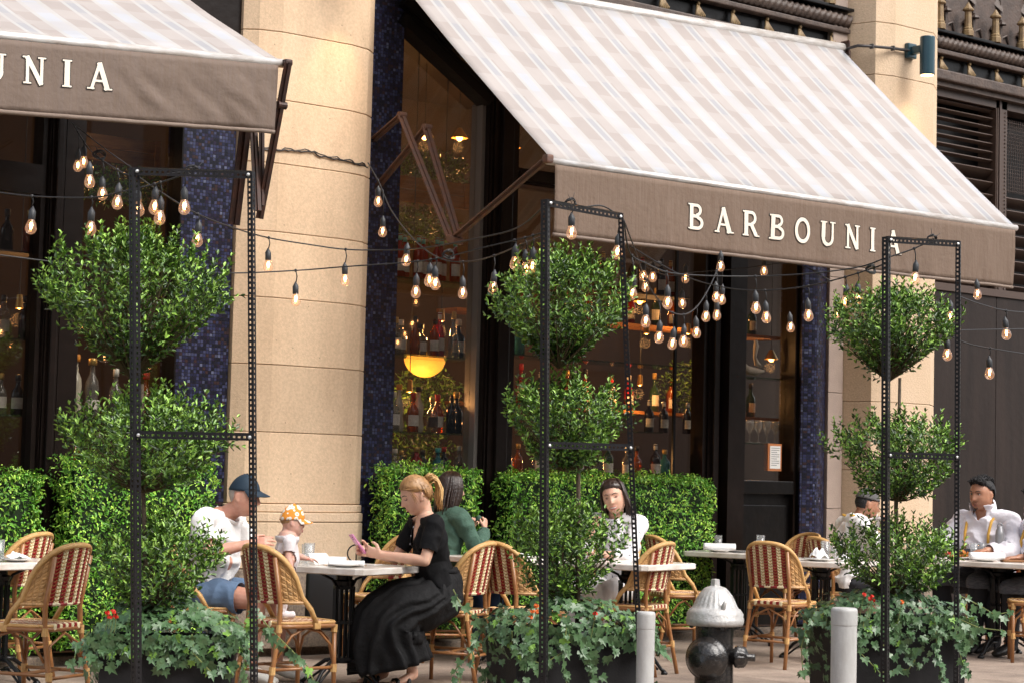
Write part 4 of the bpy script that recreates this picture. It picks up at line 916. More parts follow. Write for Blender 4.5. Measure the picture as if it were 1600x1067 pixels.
row(5.95, 6.55, PY(150, 715, .3).z-.1, [(.26, .045, 'sq', 'bottle_clear', 'cap_gold', 'label_blue'), (.25, .045, 'squat', 'bottle_amber', 'cap_black', None), (.27, .045, 'sq', 'bottle_clear', 'cap_white', 'label_white'), (.26, .045, 'sq', 'bottle_green', 'cap_gold', None)], 'low in window behind leftmost topiary')
# half-round lamp
pL_ = PY(664, 558, .75); rD = (PY(697, 558, .75).x-pL_.x)*.80
t = thing('half_round_lamp', 'glowing amber half-round lamp shade under the bottle shelf', 'lamp', (pL_.x, .75, pL_.z))
b = MB(); n = 24; vs = [(0, 0, -rD*1.0)]
prof = [(rD*cos(a)*1.0, -rD*.95*sin(a)) for a in [pi/2*k/10 for k in range(10, -1, -1)]]
b.lathe([(max(r_, .001), z_) for r_, z_ in prof]+[(rD, .004), (0, .004)], 28); b.build('shade', 'dome_glow', t, world=False, smooth=False)
b = MB(); b.lathe([(rD*1.01, .0045), (rD*1.01, .012), (.0, .012)], 28); b.build('rim', 'brass', t, world=False)
# green plants on the back of window 1 and a crate of greenery above
def inside_plant(c, rx, rz, n, label, ry=.2, mats=('leaf_dark', 'leaf_mid')):
    P0 = rng.normal(size=(n, 3)); P0 /= np.linalg.norm(P0, axis=1, keepdims=True); P0 *= (rng.random((n, 1))**.4); P0 = P0*np.array([rx, ry, rz]); D = rdir(n)+P0*2
    V = leaf_arrays(P0, D, rdir(n), rng.uniform(.03, .06, n), rng.uniform(.012, .022, n)); me = leaf_mesh('foliage', V, mats, rng.integers(0, 2, n))
    t = thing('potted_greenery', label, 'plant', c); obj('foliage', me, t, kind='stuff')
inside_plant(PY(665, 615, .95), .38, .22, 900, 'dark foliage behind the bottles under the half-round lamp')
inside_plant(PY(650, 700, .95), .38, .2, 700, 'dark foliage behind the lowest bottles of the tall window')
inside_plant(PY(670, 262, 1.1), .42, .16, 1300, 'leafy greenery growing from the wooden crate high in the tall window')
inside_plant(PY(650, 350, 1.1), .42, .16, 900, 'leafy greenery below the wooden crate in the tall window')
inside_plant(PY(185, 290, 1.0), .4, .16, 900, 'leafy greenery below the wooden crate in the left window')
inside_plant(PY(1085, 610, 1.6), .45, .3, 1000, 'dim bushy plant inside the wide window')
def crate(px, py, Y, w_, h_, label):
    c = PY(px, py, Y); t = thing('wooden_crate', label, 'crate', (c.x, Y, c.z-h_/2))
    for k in range(2): b = MB(); b.b2((-w_/2, -.01, k*h_/2+.004), (w_/2, .012, (k+1)*h_/2-.004), bev=.003); b.build('board', 'crate_wood', t, world=False)
    for s in (-1, 1): b = MB(); b.b2((s*w_/2-.02, -.03, 0), (s*w_/2+.02, -.011, h_)); b.build('corner_post', 'crate_wood', t, world=False)
crate(667, 300, 1.0, .80, .22, 'wooden planter crate high inside the tall window'); crate(185, 235, .9, .62, .2, 'wooden planter crate high inside the left window')
# pendant lamps inside, then small added fill lamps
def pendant(px, py, Y, label, r=.05, e=15.):
    c = PY(px, py, Y); t = thing('pendant_lamp', label, 'lamp', (c.x, Y, c.z))
    b = MB(); b.lathe([(.004, .09), (.02, .085), (r*1.5, .0), (r*1.55, -.01), (r*1.4, -.005), (.0, .06)], 16); b.build('shade', 'brass', t, world=False)
    b = MB(); b.ell((0, 0, -.005), (r*.6, r*.6, r*.6)); b.build('bulb', 'lamp_bulb_inside', t, world=False)
    b = MB(); b.tube([(0, 0, .09), (0, 0, 4.9-c.z if c.z < 4.8 else .2)], .004, 5); b.build('cord', 'cable', t, world=False)
    li = bpy.data.lights.new('pendant_light', 'POINT'); li.energy = e; li.color = (1, .48, .16); li.shadow_soft_size = .05
    lo = bpy.data.objects.new('pendant_light', li); COL.objects.link(lo); lo.parent = t; lo.location = (0, 0, -.09)
pendant(718, 215, 2.2, 'glowing pendant lamp high inside the tall window'); pendant(664, 213, 1.7, 'glowing pendant lamp beside the folding arm in the tall window'); pendant(800, 230, 1.8, 'small glowing lamp between the black mullion and the awning edge')
pendant(105, 250, 1.6, 'glowing pendant lamp inside the far left window', e=10); pendant(1000, 470, 2.2, 'warm pendant lamp deep inside the wide window', e=14); pendant(1205, 560, 1.5, 'warm pendant lamp above the wine glasses', .045, 6)
for px, py, Y_, lb in ((1075, 520, 1.2, 'added lamp lighting the left end of the deep back bar'), (1000, 600, 1.2, 'added lamp lighting the bottles on the deep back bar'), (690, 500, .62, 'small added lamp lighting the bottles over the half-round lamp'), (640, 610, .62, 'small added lamp lighting the red sealed bottles'), (900, 700, .62, 'small added lamp lighting the lowest bottles of the wide window'), (1010, 520, .8, 'small added lamp brightening the upper part of the wide window'), (30, 480, .62, 'small added lamp brightening the far left window')):
    pendant(px, py, Y_, lb, .018, 10.)  # added fill lamps that brighten the bottles and shelves
# wine glasses on the narrow window's shelf
zg = PY(1185, 692, .22).z
shelf(x3a, x3b+.2, zg, 'thin glass shelf with a row of wine glasses', .13, .33)
shelf(x3a, x3b+.2, PY(1185, 590, .22).z, 'glass shelf with driftwood in the narrow window', .13, .33)
gm = MB(); gm.lathe([(.03, 0), (.032, .004), (.004, .012), (.0035, .08), (.02, .10), (.034, .135), (.034, .165), (.028, .205), (.0275, .205), (.033, .165), (.033, .137), (0, .1)], 14); gme = gm.mesh('goblet', ['clear_glass'], True)
gi = MB(); gi.lathe([(0, .102), (.02, .106), (.031, .137), (.031, .15), (0, .15)], 12); gie = gi.mesh('wine', ['bottle_dark'], True)
for i in range(7):
    o = obj('wine_glass', gme, None, (PY(1145+i*13.2, 680, .22).x, .22, zg)); tag(o, f'stemmed wine glass, {ORD[i]} from the left on the thin shelf above the framed paper', 'wine glass', 'wine glasses in the narrow window')
def drift(px, py, pts, label, r):
    o = PY(px, py, .25); b = MB(); b.tube([(o.x+a, .25+c, o.z+z) for a, c, z in pts], 0, 8, rads=r); tag(b.build('driftwood', 'driftwood', smooth=True), label, 'driftwood')
drift(1152, 582, [(0, 0, .36), (.03, 0, .30), (.055, 0, .18), (.06, 0, .08), (.12, 0, .03), (.24, 0, .02), (.34, 0, .03)], 'curved pale driftwood standing on the upper shelf of the narrow window', [.02, .03, .025, .03, .04, .035, .01])
drift(1180, 575, [(0, 0, .25), (.01, 0, .20), (-.01, 0, .1), (.02, 0, .04), (.08, 0, .02)], 'short pale driftwood beside the curved piece', [.015, .025, .015, .025, .01])
pg = PY(1148, 750, .2)
b = MB(); b.lathe([(.03, 0), (.036, .12), (.034, .12), (.029, .006), (0, .006)], 14, at=(pg.x, .22, 1.335)); tag(b.build('tumbler', 'clear_glass', smooth=True), 'glass tumbler standing at the bottom of the narrow window', 'glass')
# ================================================================== STEEL RACKS (slotted angle)
def slotted(b, a, c, side, wd, hole=.0125, pitch=.0254, th=.003):
    """a strip of slotted angle from a to c; side = direction of its width; real holes"""
    a, c, side = Vector(a), Vector(c), Vector(side).normalized(); d = c-a; L = d.length; d.normalize(); nrm = d.cross(side).normalized()*th
    n = int(L/pitch); vs = []; fs = []
    e1 = (wd-hole*.8)/2; e2 = e1+hole*.8
    def q(u, s): return a+d*u+side*s
    def slab(u0, u1, s0, s1):
        k = len(vs); P_ = [q(u0, s0), q(u1, s0), q(u1, s1), q(u0, s1)]; vs.extend(P_+[p+nrm for p in P_]); fs.extend([(k, k+1, k+2, k+3), (k+7, k+6, k+5, k+4)]+[(k+i, k+4+i, k+4+(i+1) % 4, k+(i+1) % 4) for i in range(4)])
    slab(0, L, 0, e1); slab(0, L, e2, wd)
    for i in range(n+1):
        u0 = i*pitch+hole/2 if i else 0; u0 = max(0, i*pitch-(pitch-hole)/2); u1 = min(L, u0+(pitch-hole)); slab(u0, u1, e1, e2)
    b.add(vs, fs)
def post(parent, top, bot, u, v, wd=.036):
    b = MB(); slotted(b, top, bot, u, wd); slotted(b, top, bot, v, wd); return b.build('post', 'rack_black', parent)
def rack(pl_top, pr_top, pl_bot, pr_bot, zmid, label):
    """a freestanding frame: two main uprights, a rear one behind the left, top and middle rails"""
    tl, tr, bl, br = map(Vector, (pl_top, pr_top, pl_bot, pr_bot))
    t = thing('steel_rack', label, 'rack', ((bl.x+br.x)/2, (bl.y+br.y)/2, 0))
    u = (tr-tl); u.z = 0; u.normalize(); v = Vector((-u.y, u.x, 0))
    post(t, tl, bl, u*.80+v*.60, -u*.60+v*.80, .036); post(t, tr, br, -u*.80+v*.6, u*.6+v*.8, .026)
    b = MB(); slotted(b, tl+Vector((0, 0, -.002))+u*.0, tr+Vector((0, 0, -.002)), (0, 0, -1), .034); slotted(b, tl+v*.003, tr+v*.003, v, .034); b.build('top_rail', 'rack_black', t)
    def lerp(a, c, z): k = (z-a.z)/(c.z-a.z); return a+(c-a)*k
    a, c = lerp(tl, bl, zmid[0]), lerp(tr, br, zmid[1]); b = MB(); slotted(b, a, c, (0, 0, -1), .034); slotted(b, a+v*.003, c+v*.003, v, .034); b.build('middle_rail', 'rack_black', t)
    for p in (tl+u*.02, tr-u*.015, a+u*.02, c-u*.015):
        b = MB(); b.lathe([(.0, 0), (.009, 0), (.008, .006), (0, .008)], 8, at=p+Vector((0, 0, -.018))-v*.002, axis=Vector((0, 0, 1)).rotation_difference(-v).to_matrix()); b.build('bolt', 'bolt', t)
    return t
def bot(px, py, D):      # the foot of an upright seen at (px, py), continued to the ground
    p = PD(px, py, D); return p
def ext(top, mid):       # extend the line top-mid down to z = .02
    k = (top.z-.02)/(top.z-mid.z); return top+(mid-top)*k
r1 = (PD(208, 262, 9.42), PD(393, 268, 9.5)); r1m = (PD(211, 1000, 9.44), PD(397, 1000, 9.5))
R1 = rack(r1[0], r1[1], ext(r1[0], r1m[0]), ext(r1[1], r1m[1]), (PD(210, 673, 9.42).z, PD(395, 677, 9.5).z), 'tall black slotted steel frame over the leftmost topiary, before the man in cap')
r2 = (PD(855, 312, 10.3), PD(973, 334, 10.55)); r2m = (PD(852, 1000, 10.32), PD(1001, 980, 10.6))
R2 = rack(r2[0], r2[1], ext(r2[0], r2m[0]), ext(r2[1], r2m[1]), (PD(860, 690, 10.3).z, PD(985, 694, 10.55).z), 'tall black slotted steel frame over the middle topiary, in front of the awning valance')
r3 = (PD(1387, 370, 11.3), PD(1500, 377, 11.45)); r3m = (PD(1385, 1000, 11.3), PD(1497, 1000, 11.45))
R3 = rack(r3[0], r3[1], ext(r3[0], r3m[0]), ext(r3[1], r3m[1]), (PD(1390, 706, 11.3).z, PD(1495, 709, 11.45).z), 'tall black slotted steel frame over the rightmost topiary')

# ================================================================== PLANTERS
def planter(cx, cy, rz, w_, d_, h_, label):
    t = thing('planter_box', label, 'planter', (cx, cy, 0), rz)
    b = MB(); T = .02; tp = .94
    def ring(s, z): return [(-w_/2*s, -d_/2*s, z), (w_/2*s, -d_/2*s, z), (w_/2*s, d_/2*s, z), (-w_/2*s, d_/2*s, z)]
    R_ = [ring(tp, 0), ring(1, h_-.03), ring(1.0, h_), ring(1-.06, h_), ring(1-.08, h_-.10)]
    vs = [p for r_ in R_ for p in r_]; fs = []
    for k in range(4):
        for i in range(4): fs.append((k*4+i, k*4+(i+1) % 4, (k+1)*4+(i+1) % 4, (k+1)*4+i))
    fs.append((3, 2, 1, 0)); b.add(vs, fs)
    o = b.build('box', 'planter', t, world=False)
    bv = o.modifiers.new('edge', 'BEVEL'); bv.width = .008; bv.segments = 2; bv.limit_method = 'ANGLE'
    b = MB(); b.b2((-w_*.46, -d_*.46, h_-.11), (w_*.46, d_*.46, h_-.05)); b.build('soil', 'soil', t, world=False)
    return t
PLH = [0, 0, 0]
pc = [G(275, 9.98), G(890, 10.95), G(1388, 11.95)]
zp = [PD(280, 1000, 9.7).z, PD(900, 985, 10.7).z, PD(1390, 966, 11.7).z]
planter(pc[0].x, pc[0].y, VIEW_R+radians(6), .66, .5, zp[0], 'black planter box under the leftmost topiary, half covered by ivy')
planter(pc[1].x, pc[1].y, VIEW_R+radians(18), .76, .55, zp[1], 'black planter box under the middle topiary beside the white bollard')
planter(pc[2].x, pc[2].y, VIEW_R+radians(14), .80, .55, zp[2], 'black planter box under the rightmost topiary behind the wide bollard')

# ================================================================== TOPIARIES
def sprigs(E, Dr, n_l, L=(.028, .046), spread=1., tipshare=.42, step=.015):
    """leaf pairs up a short shoot; E: shoot bases (N,3), Dr: directions"""
    N = len(E); Dr = Dr/np.linalg.norm(Dr, axis=1, keepdims=True); A = np.cross(Dr, rdir(N)); A /= np.linalg.norm(A, axis=1, keepdims=True); B = np.cross(Dr, A)
    Vs = []; mi = []
    for k in range(n_l):
        th = k*pi/2+(k % 2)*pi+rng.normal(0, .3, N); side = A*np.cos(th)[:, None]+B*np.sin(th)[:, None]
        pos = E+Dr*(step*(k//2)*2+rng.uniform(0, .004, N)[:, None]); open_ = .95-.5*k/n_l
        D = Dr*(1-open_*.35)+side*open_*spread; l = rng.uniform(L[0], L[1], N)*(1-.25*k/n_l)
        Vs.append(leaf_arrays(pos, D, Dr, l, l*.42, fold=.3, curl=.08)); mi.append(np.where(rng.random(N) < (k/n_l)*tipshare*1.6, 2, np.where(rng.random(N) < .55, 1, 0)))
    return np.concatenate(Vs), np.concatenate(mi)
def crown(parent, base, outline, n_br, cname, seed, ry=1.0, dense=1.0, limb0=None):
    """base: where the limbs leave the stem; outline(az) -> list of (r, z) rim samples giving the crown's half-section"""
    r_ = np.random.default_rng(seed); base = np.array(base); prof = outline
    ends = []; 
    for i in range(n_br):
        az = r_.uniform(0, 2*pi); u = r_.random()
        # pick a point on the half-section polyline
        k = u*(len(prof)-1); j = int(k); f = k-j; p = np.array(prof[j])*(1-f)+np.array(prof[min(j+1, len(prof)-1)])*f
        lum = 1+.30*noise.noise(Vector((cos(az)*2.1+seed, sin(az)*2.1, p[1]*5)))+.10*noise.noise(Vector((cos(az)*6+seed, sin(az)*6, p[1]*14)))
        rad = p[0]*lum*(1-.0*r_.random()); ends.append((rad*cos(az), rad*sin(az)*ry, p[1]+.05*(lum-1)))
    ends = np.array(ends)+base
    # branches: limbs from base to ends with a bow; shoots along the outer half
    sh_p = []; sh_d = []; tb = MB()
    for e in ends:
        d = e-base; L = np.linalg.norm(d); bow = np.array([0, 0, -.12*L*(1-abs(d[2])/L)])
        def at(s): return base+d*s+bow*4*s*(1-s)*.6
        if r_.random() < .30: tb.tube([Vector(at(s)) for s in (0.02, .3, .6, .9)], 0, 4, cap=False, rads=[.006, .004, .003, .0015])
        m_ = int(2.2*dense+r_.random())
        for q in range(m_):
            s = 1-.70*(r_.random()**1.2)*(1 if q else 0); pp = at(s); dd = d/L+np.array([0, 0, .55])+r_.normal(size=3)*.42
            sh_p.append(pp+r_.normal(size=3)*.014); sh_d.append(dd)
        if r_.random() < .30:   # a longer stray shoot
            sh_p.append(at(1)+d/L*.03); sh_d.append(d/L+np.array([0, 0, .7])); sh_p.append(at(1)+d/L*.055+np.array([0, 0, .02])); sh_d.append(d/L*.6+np.array([0, 0, .9]))
    sh_p = np.array(sh_p); sh_d = np.array(sh_d); V, mi = sprigs(sh_p, sh_d, 8)
    # low inner tip leaves turn dark: the crown's inner shade put into leaf colour
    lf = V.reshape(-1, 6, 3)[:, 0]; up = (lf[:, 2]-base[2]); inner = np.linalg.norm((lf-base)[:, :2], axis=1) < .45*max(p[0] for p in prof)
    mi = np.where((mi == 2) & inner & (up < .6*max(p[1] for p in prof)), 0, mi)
    o = np.array(wloc(parent)); cr = obj(cname, None, parent) if False else None
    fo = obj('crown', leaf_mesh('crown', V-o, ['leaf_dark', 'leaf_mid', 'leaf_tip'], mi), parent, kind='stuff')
    if tb.v: tb.build('twigs', 'twig', parent, kind='stuff')
def topiary(px_base, D, tiers, stem_px, label, seed):
    """tiers: (px centre, px half width, y top, y widest, y bottom node)"""
    b0 = PD(px_base, 980, D); t = thing('topiary_tree', label, 'topiary', (b0.x, b0.y, .35))
    pts = [Vector((b0.x, b0.y, .35))]+[PD(x, y, D) for x, y in stem_px]
    for p in pts[1:]: pass
    b = MB(); rr = [.016-.007*i/(len(pts)-1) for i in range(len(pts))]; b.tube(pts, 0, 8, rads=rr); b.build('stem', 'bark', t, smooth=True)
    for k, (cx, hw, yt, yw, yb, n_, ty) in enumerate(tiers):
        node = PD(cx, yb, D); wd = hw*D/FPX; z = lambda y: PD(cx, y, D).z-node.z
        if ty == 'vase': prof = [(wd*.16, z(yb)*.0+.10*z(yt)), (wd*.48, z(yw)*.50), (wd*.84, z(yw)*.84), (wd, z(yw)), (wd*.95, z(yw)+(z(yt)-z(yw))*.35), (wd*.80, z(yw)+(z(yt)-z(yw))*.62), (wd*.56, z(yw)+(z(yt)-z(yw))*.86), (wd*.28, z(yw)+(z(yt)-z(yw))*.97), (0.02, z(yt))]
        else: prof = [(wd*.35, .05*z(yt)), (wd*.75, z(yw)*.5), (wd, z(yw)), (wd*.98, z(yw)+(z(yt)-z(yw))*.3), (wd*.82, z(yw)+(z(yt)-z(yw))*.6), (wd*.5, z(yt)*.93), (.02, z(yt))]
        crown(t, node, prof, n_, 'crown', seed*10+k)
    return t
topiary(228, 9.95, [(206, 122, 398, 478, 592, 420, 'vase'), (226, 106, 646, 702, 768, 270, 'ball'), (242, 84, 846, 890, 950, 190, 'ball')], [(228, 900), (224, 770), (222, 600)], 'three-tiered box topiary at the left inside the leftmost steel frame', 1)
topiary(903, 10.95, [(873, 98, 428, 492, 575, 340, 'vase'), (884, 78, 622, 664, 735, 250, 'ball'), (882, 74, 826, 868, 935, 190, 'ball')], [(903, 900), (904, 730), (898, 575)], 'three-tiered box topiary in the middle beside the laughing woman', 2)
topiary(1402, 11.9, [(1389, 86, 478, 525, 595, 330, 'vase'), (1403, 86, 678, 714, 782, 250, 'ball'), (1400, 82, 840, 872, 930, 200, 'ball')], [(1402, 900), (1400, 790), (1404, 690), (1406, 590)], 'three-tiered box topiary at the right inside the rightmost steel frame', 3)

# ================================================================== IVY AND FLOWERS
def ivy_mesh(nm, m_, sc):
    P_ = [(0, 0), (.30, -.14), (.52, .10), (.34, .26), (.44, .56), (.16, .52), (0, 1.0), (-.16, .52), (-.44, .56), (-.34, .26), (-.52, .10), (-.30, -.14)]
    b = MB(); c = (0, .30, .0)
    b.add([(x*sc, y*sc, (.10*abs(x)-.10*(y-.3)**2)*sc) for x, y in P_]+[(0, .3*sc, -.03*sc)], [(i, (i+1) % 12, 12) for i in range(12)]); return b.mesh(nm, [m_])
IV = [ivy_mesh('ivy_leaf', m_, s) for m_ in ('ivy', 'ivy_dark', 'ivy_young') for s in (.054, .042)]
def ivy(pl, w_, d_, h_, vines, label, seed, n_top=330):
    """pl: planter empty; a mound over the box top, a skirt down its sides and named trailing vines"""
    r_ = random.Random(seed); t = thing('ivy_plant', label, 'ivy', pl.location, pl.rotation_euler.z)
    spots = []   # (pos, outward)
    for i in range(n_top):
        a = r_.uniform(-w_*.60, w_*.60); c = r_.uniform(-d_*.62, d_*.55); rim = max(abs(a)/(w_*.5), abs(c)/(d_*.5))
        z = h_+.10*(1-min(rim, 1.2)**2)+.05*noise.noise(Vector((a*6, c*6, seed)))+.03+r_.uniform(-.02, .05)
        if rim > 1: z -= (rim-1)*.35
        spots.append((Vector((a, c, z)), Vector((a*.9, c*1.2-.25, .55))))
    for i in range(int(n_top*.62)):     # skirt
        s = r_.choice((0, 0, 0, 1, 2)); drop = r_.random()**1.5*.34
        if s == 0: a = r_.uniform(-w_*.52, w_*.52); dm = .10+.30*max(0, noise.noise(Vector((a*5, seed*3.1, 0)))+.25); p = Vector((a, -d_*.5-.035-r_.random()*.03, h_+.03-drop/.34*dm)); o = Vector((0, -1, -.15))
        else: sg = 1 if s == 1 else -1; c = r_.uniform(-d_*.5, d_*.4); p = Vector((sg*(w_*.5+.03+r_.random()*.03), c, h_+.03-drop*1.1)); o = Vector((sg, -.3, -.15))
        spots.append((p, o))
    for pts, n_ in vines:
        pts = [Vector(p) for p in pts]; sb = MB(); sb.tube(pts, .0035, 5); sb.build('ivy_stem', 'ivy_stem', t, world=False)
        seg = [(pts[i+1]-pts[i]).length for i in range(len(pts)-1)]; tot = sum(seg)
        for k in range(n_):
            s = (k+r_.random()*.7)/n_*tot; i = 0
            while i < len(seg)-1 and s > seg[i]: s -= seg[i]; i += 1
            p = pts[i]+(pts[i+1]-pts[i])*min(1, s/seg[i]); spots.append((p+Vector((r_.uniform(-.02, .02), r_.uniform(-.02, .0), r_.uniform(-.02, .02))), Vector((r_.uniform(-.5, .5), -1, r_.uniform(-.2, .5)))))
    r_.shuffle(spots); mb = [MB() for _ in range(2)]
    for k, (p, o) in enumerate(spots):
        o = (o.normalized()+Vector((r_.gauss(0, .3), r_.gauss(0, .3), r_.gauss(0, .25)))).normalized()     # leaf face normal
        tip = Vector((r_.gauss(0, .5), -.35, -.9)); tip = (tip-o*tip.dot(o)).normalized(); x = tip.cross(o).normalized()
        Rt = Matrix((x, tip, o)).transposed(); y_ = r_.random(); me = IV[(0 if y_ < .56 else 2 if y_ < .84 else 4)+(r_.random() < .45)]
        sc = r_.uniform(.75, 1.2)
        if k < 290: q = obj('ivy_leaf', me, t, p, Rt.to_euler()); q.scale = (sc, sc, sc)
        else: mb[0].add([Rt @ (v.co*sc)+p for v in me.vertices], [tuple(f.vertices) for f in me.polygons])
    mb[0].build('ivy_mass', 'ivy', t, world=False, kind='stuff'); return t
def loc(pl, P_): return Matrix.Rotation(-pl.rotation_euler.z, 3, 'Z') @ (Vector(P_)-Vector(pl.location))
PLs = [o for o in bpy.data.objects if o.name.startswith('planter_box')]; PLs.sort(key=lambda o: o.location.x)
def vine(pl, D, *pp): return [loc(pl, PD(x, y, D)) for x, y in pp]
ivy(PLs[0], .66, .5, zp[0], [(vine(PLs[0], 9.6, (395, 950), (425, 985), (450, 1010), (480, 1040), (495, 1075)), 16), (vine(PLs[0], 9.6, (300, 990), (302, 1020), (330, 1050)), 8), (vine(PLs[0], 9.7, (390, 960), (400, 1000), (398, 1040)), 8), (vine(PLs[0], 9.6, (140, 985), (120, 1010), (112, 1050)), 8)], 'variegated ivy spilling from the left planter box', 3, 560)
ivy(PLs[1], .76, .55, zp[1], [(vine(PLs[1], 10.5, (800, 985), (800, 1010), (818, 1030), (850, 1036), (885, 1015), (890, 990)), 8), (vine(PLs[1], 10.5, (745, 985), (735, 1020), (712, 1045), (722, 1075)), 14), (vine(PLs[1], 10.5, (1000, 960), (1010, 1010), (1005, 1050)), 12), (vine(PLs[1], 10.5, (745, 965), (720, 945), (708, 920)), 5), (vine(PLs[1], 10.5, (885, 980), (880, 1030), (886, 1070)), 12)], 'variegated ivy spilling from the middle planter box', 4, 560)
ivy(PLs[2], .80, .55, zp[2], [(vine(PLs[2], 11.5, (1290, 955), (1262, 975), (1252, 1010), (1255, 1060)), 11), (vine(PLs[2], 11.5, (1490, 925), (1530, 945), (1555, 960), (1580, 955)), 12), (vine(PLs[2], 11.5, (1350, 965), (1345, 1020), (1375, 1050), (1420, 1045), (1430, 1030)), 13), (vine(PLs[2], 11.5, (1390, 975), (1380, 1010), (1395, 1030)), 7), (vine(PLs[2], 11.4, (1460, 960), (1465, 1020), (1475, 1075)), 26), (vine(PLs[2], 11.4, (1490, 960), (1500, 1020), (1510, 1060)), 22), (vine(PLs[2], 11.5, (1495, 965), (1530, 980), (1570, 985)), 6)], 'variegated ivy spilling from the right planter box', 5, 560)
def flowers(spots, D, label):
    t = None
    for px, py, m_ in spots:
        p = PD(px, py, D)
        if t is None: t = thing('geranium', label, 'flower', p)
        b = MB()
        for k in range(7):
            d = Vector((random.gauss(0, 1), random.gauss(0, 1)-.5, random.gauss(0, 1))).normalized()*.010; x = d.orthogonal().normalized()*.009; y = d.cross(x).normalized()*.009
            b.add([p+d-x, p+d*1.3-y, p+d+x, p+d*1.3+y], [(0, 1, 2, 3)]); b.add([p+d*.5-x, p+d*.9-y*.8, p+d*.5+x, p+d*.9+y*.8], [(3, 2, 1, 0)])
        b.build('flower_head', m_, t)
    for px, py, m_ in spots: b = MB(); p = PD(px, py, D); b.tube([p, p+Vector((.01, .02, -.05)), p+Vector((.0, .03, -.13))], .002, 4); b.build('flower_stem', 'ivy_stem', t)
flowers([(168, 957, 'petal_red'), (177, 955, 'petal_red'), (181, 962, 'petal_red'), (171, 963, 'petal_red')], 9.62, 'small red flowers in the left planter box')
flowers([(838, 946, 'petal_orange'), (832, 954, 'petal_orange'), (840, 955, 'petal_orange'), (829, 964, 'petal_orange'), (930, 958, 'petal_red')], 10.55, 'orange and red flowers in the middle planter box')
flowers([(1359, 935, 'petal_red'), (1364, 938, 'petal_red'), (1350, 928, 'petal_red'), (1409, 940, 'petal_orange'), (1362, 932, 'petal_red')], 11.5, 'red and orange flowers in the right planter box')

# ================================================================== HYDRANT AND BOLLARDS
hp = G(1121, 11.3); S = 11.3/FPX
t = thing('fire_hydrant', 'black fire hydrant with a silver painted bonnet in the foreground', 'fire hydrant', hp)
zh = lambda y: PD(1121, y, 11.3).z
b = MB()
b.lathe([(.175, 0), (.175, .03), (.12, .05), (.112, .06), (.106, zh(1000)), (.108, zh(985)), (.108, zh(974)), (.0, zh(974))], 28, at=hp); b.build('barrel', 'hyd_black', t, smooth=False)
R0 = 45*S
prof = [(R0*.96, zh(975)), (R0, zh(970)), (R0, zh(964)), (R0*.97, zh(962)), (R0*.98, zh(957)), (R0*.88, zh(950)), (R0*.80, zh(948)), (R0*.735, zh(944)), (R0*.66, zh(936)), (R0*.58, zh(929)), (R0*.47, zh(922)), (R0*.36, zh(917)), (R0*.22, zh(915)), (R0*.16, zh(914)), (0, zh(914))]
za, zb2 = zh(947), zh(928)
b = MB(); b.lathe(prof, 96, at=hp, flute=lambda a, z: 1+(.022*cos(24*a) if za < z < zb2+.004 else 0)); b.build('bonnet', 'hyd_silver', t, smooth=True)
b = MB(); b.lathe([(.030, zh(915)), (.027, zh(912)), (.026, zh(904)), (.0, zh(903))], 5, at=hp); b.build('operating_nut', 'hyd_silver', t)
# raised lug on the bonnet
fd = Vector((-cF.x, -cF.y, 0)).normalized(); rt = Vector((cR.x, cR.y, 0)).normalized()
lp = hp+fd*R0*.78+rt*.035+Vector((0, 0, zh(944))); b = MB(); b.ell(lp, (.014, .014, .035), rot=Rm('X', .3)); b.build('bonnet_lug', 'hyd_silver', t, smooth=True)
for k in range(8):
    a = 2*pi*k/8+.3; b = MB(); b.lathe([(.012, 0), (.012, .014), (0, .016)], 6, at=hp+Vector((cos(a)*R0*.84, sin(a)*R0*.84, zh(975)-.016))); b.build('flange_bolt', 'hyd_black', t)
# big front cap, towards camera and a little left
d = (fd*.90-rt*.42).normalized(); Rt = Vector((0, 0, 1)).rotation_difference(d).to_matrix(); zc_ = zh(1024)
b = MB(); b.lathe([(.07, .05), (.085, .09), (.118, .10), (.122, .12), (.122, .14), (.112, .147), (.104, .175), (.078, .21), (.034, .225), (0, .227)], 32, at=hp+Vector((0, 0, zc_)), axis=Rt); b.build('front_cap', 'hyd_black', t, smooth=True)
d = (rt*.93+fd*.35).normalized(); Rt = Vector((0, 0, 1)).rotation_difference(d).to_matrix(); zc_ = zh(1022)
b = MB(); b.lathe([(.05, .06), (.045, .12), (.062, .125), (.064, .145), (.058, .15), (.056, .175), (.035, .19), (.02, .195), (.02, .235), (0, .236)], 40, at=hp+Vector((0, 0, zc_)), axis=Rt, flute=lambda a, z: 1+(.06*cos(10*a) if .147 < z < .18 else 0)); b.build('side_cap', 'hyd_black', t, smooth=True)
def bollard(px, D, ytop, dia, label, bulge=False):
    p = G(px, D); h_ = PD(px, ytop, D).z; r_ = dia/2; t = thing('bollard', label, 'bollard', p)
    b = MB(); b.lathe([(r_, 0), (r_, .02), (r_, h_*.5), (r_, h_-.092), (r_, h_-.09)], 28, at=p); b.build('tube', 'bollard_grey', t, smooth=True)
    b = MB(); b.lathe([(r_*1.0, h_-.0905), (r_*1.025, h_-.089), (r_*1.03, h_-.085), (r_*1.03, h_-.02), (r_*1.03, h_-.015), (r_*.98, h_-.004), (r_*.88, h_), (0, h_+.002)], 28, at=p); b.build('cap_sleeve', 'bollard_grey', t, smooth=True)
bollard(1014, 10.4, 954, 28*10.4/FPX, 'slim pale grey bollard between the middle planter and the hydrant')
bollard(1322, 10.3, 948, 40*10.3/FPX, 'wide pale grey bollard in front of the right planter box')
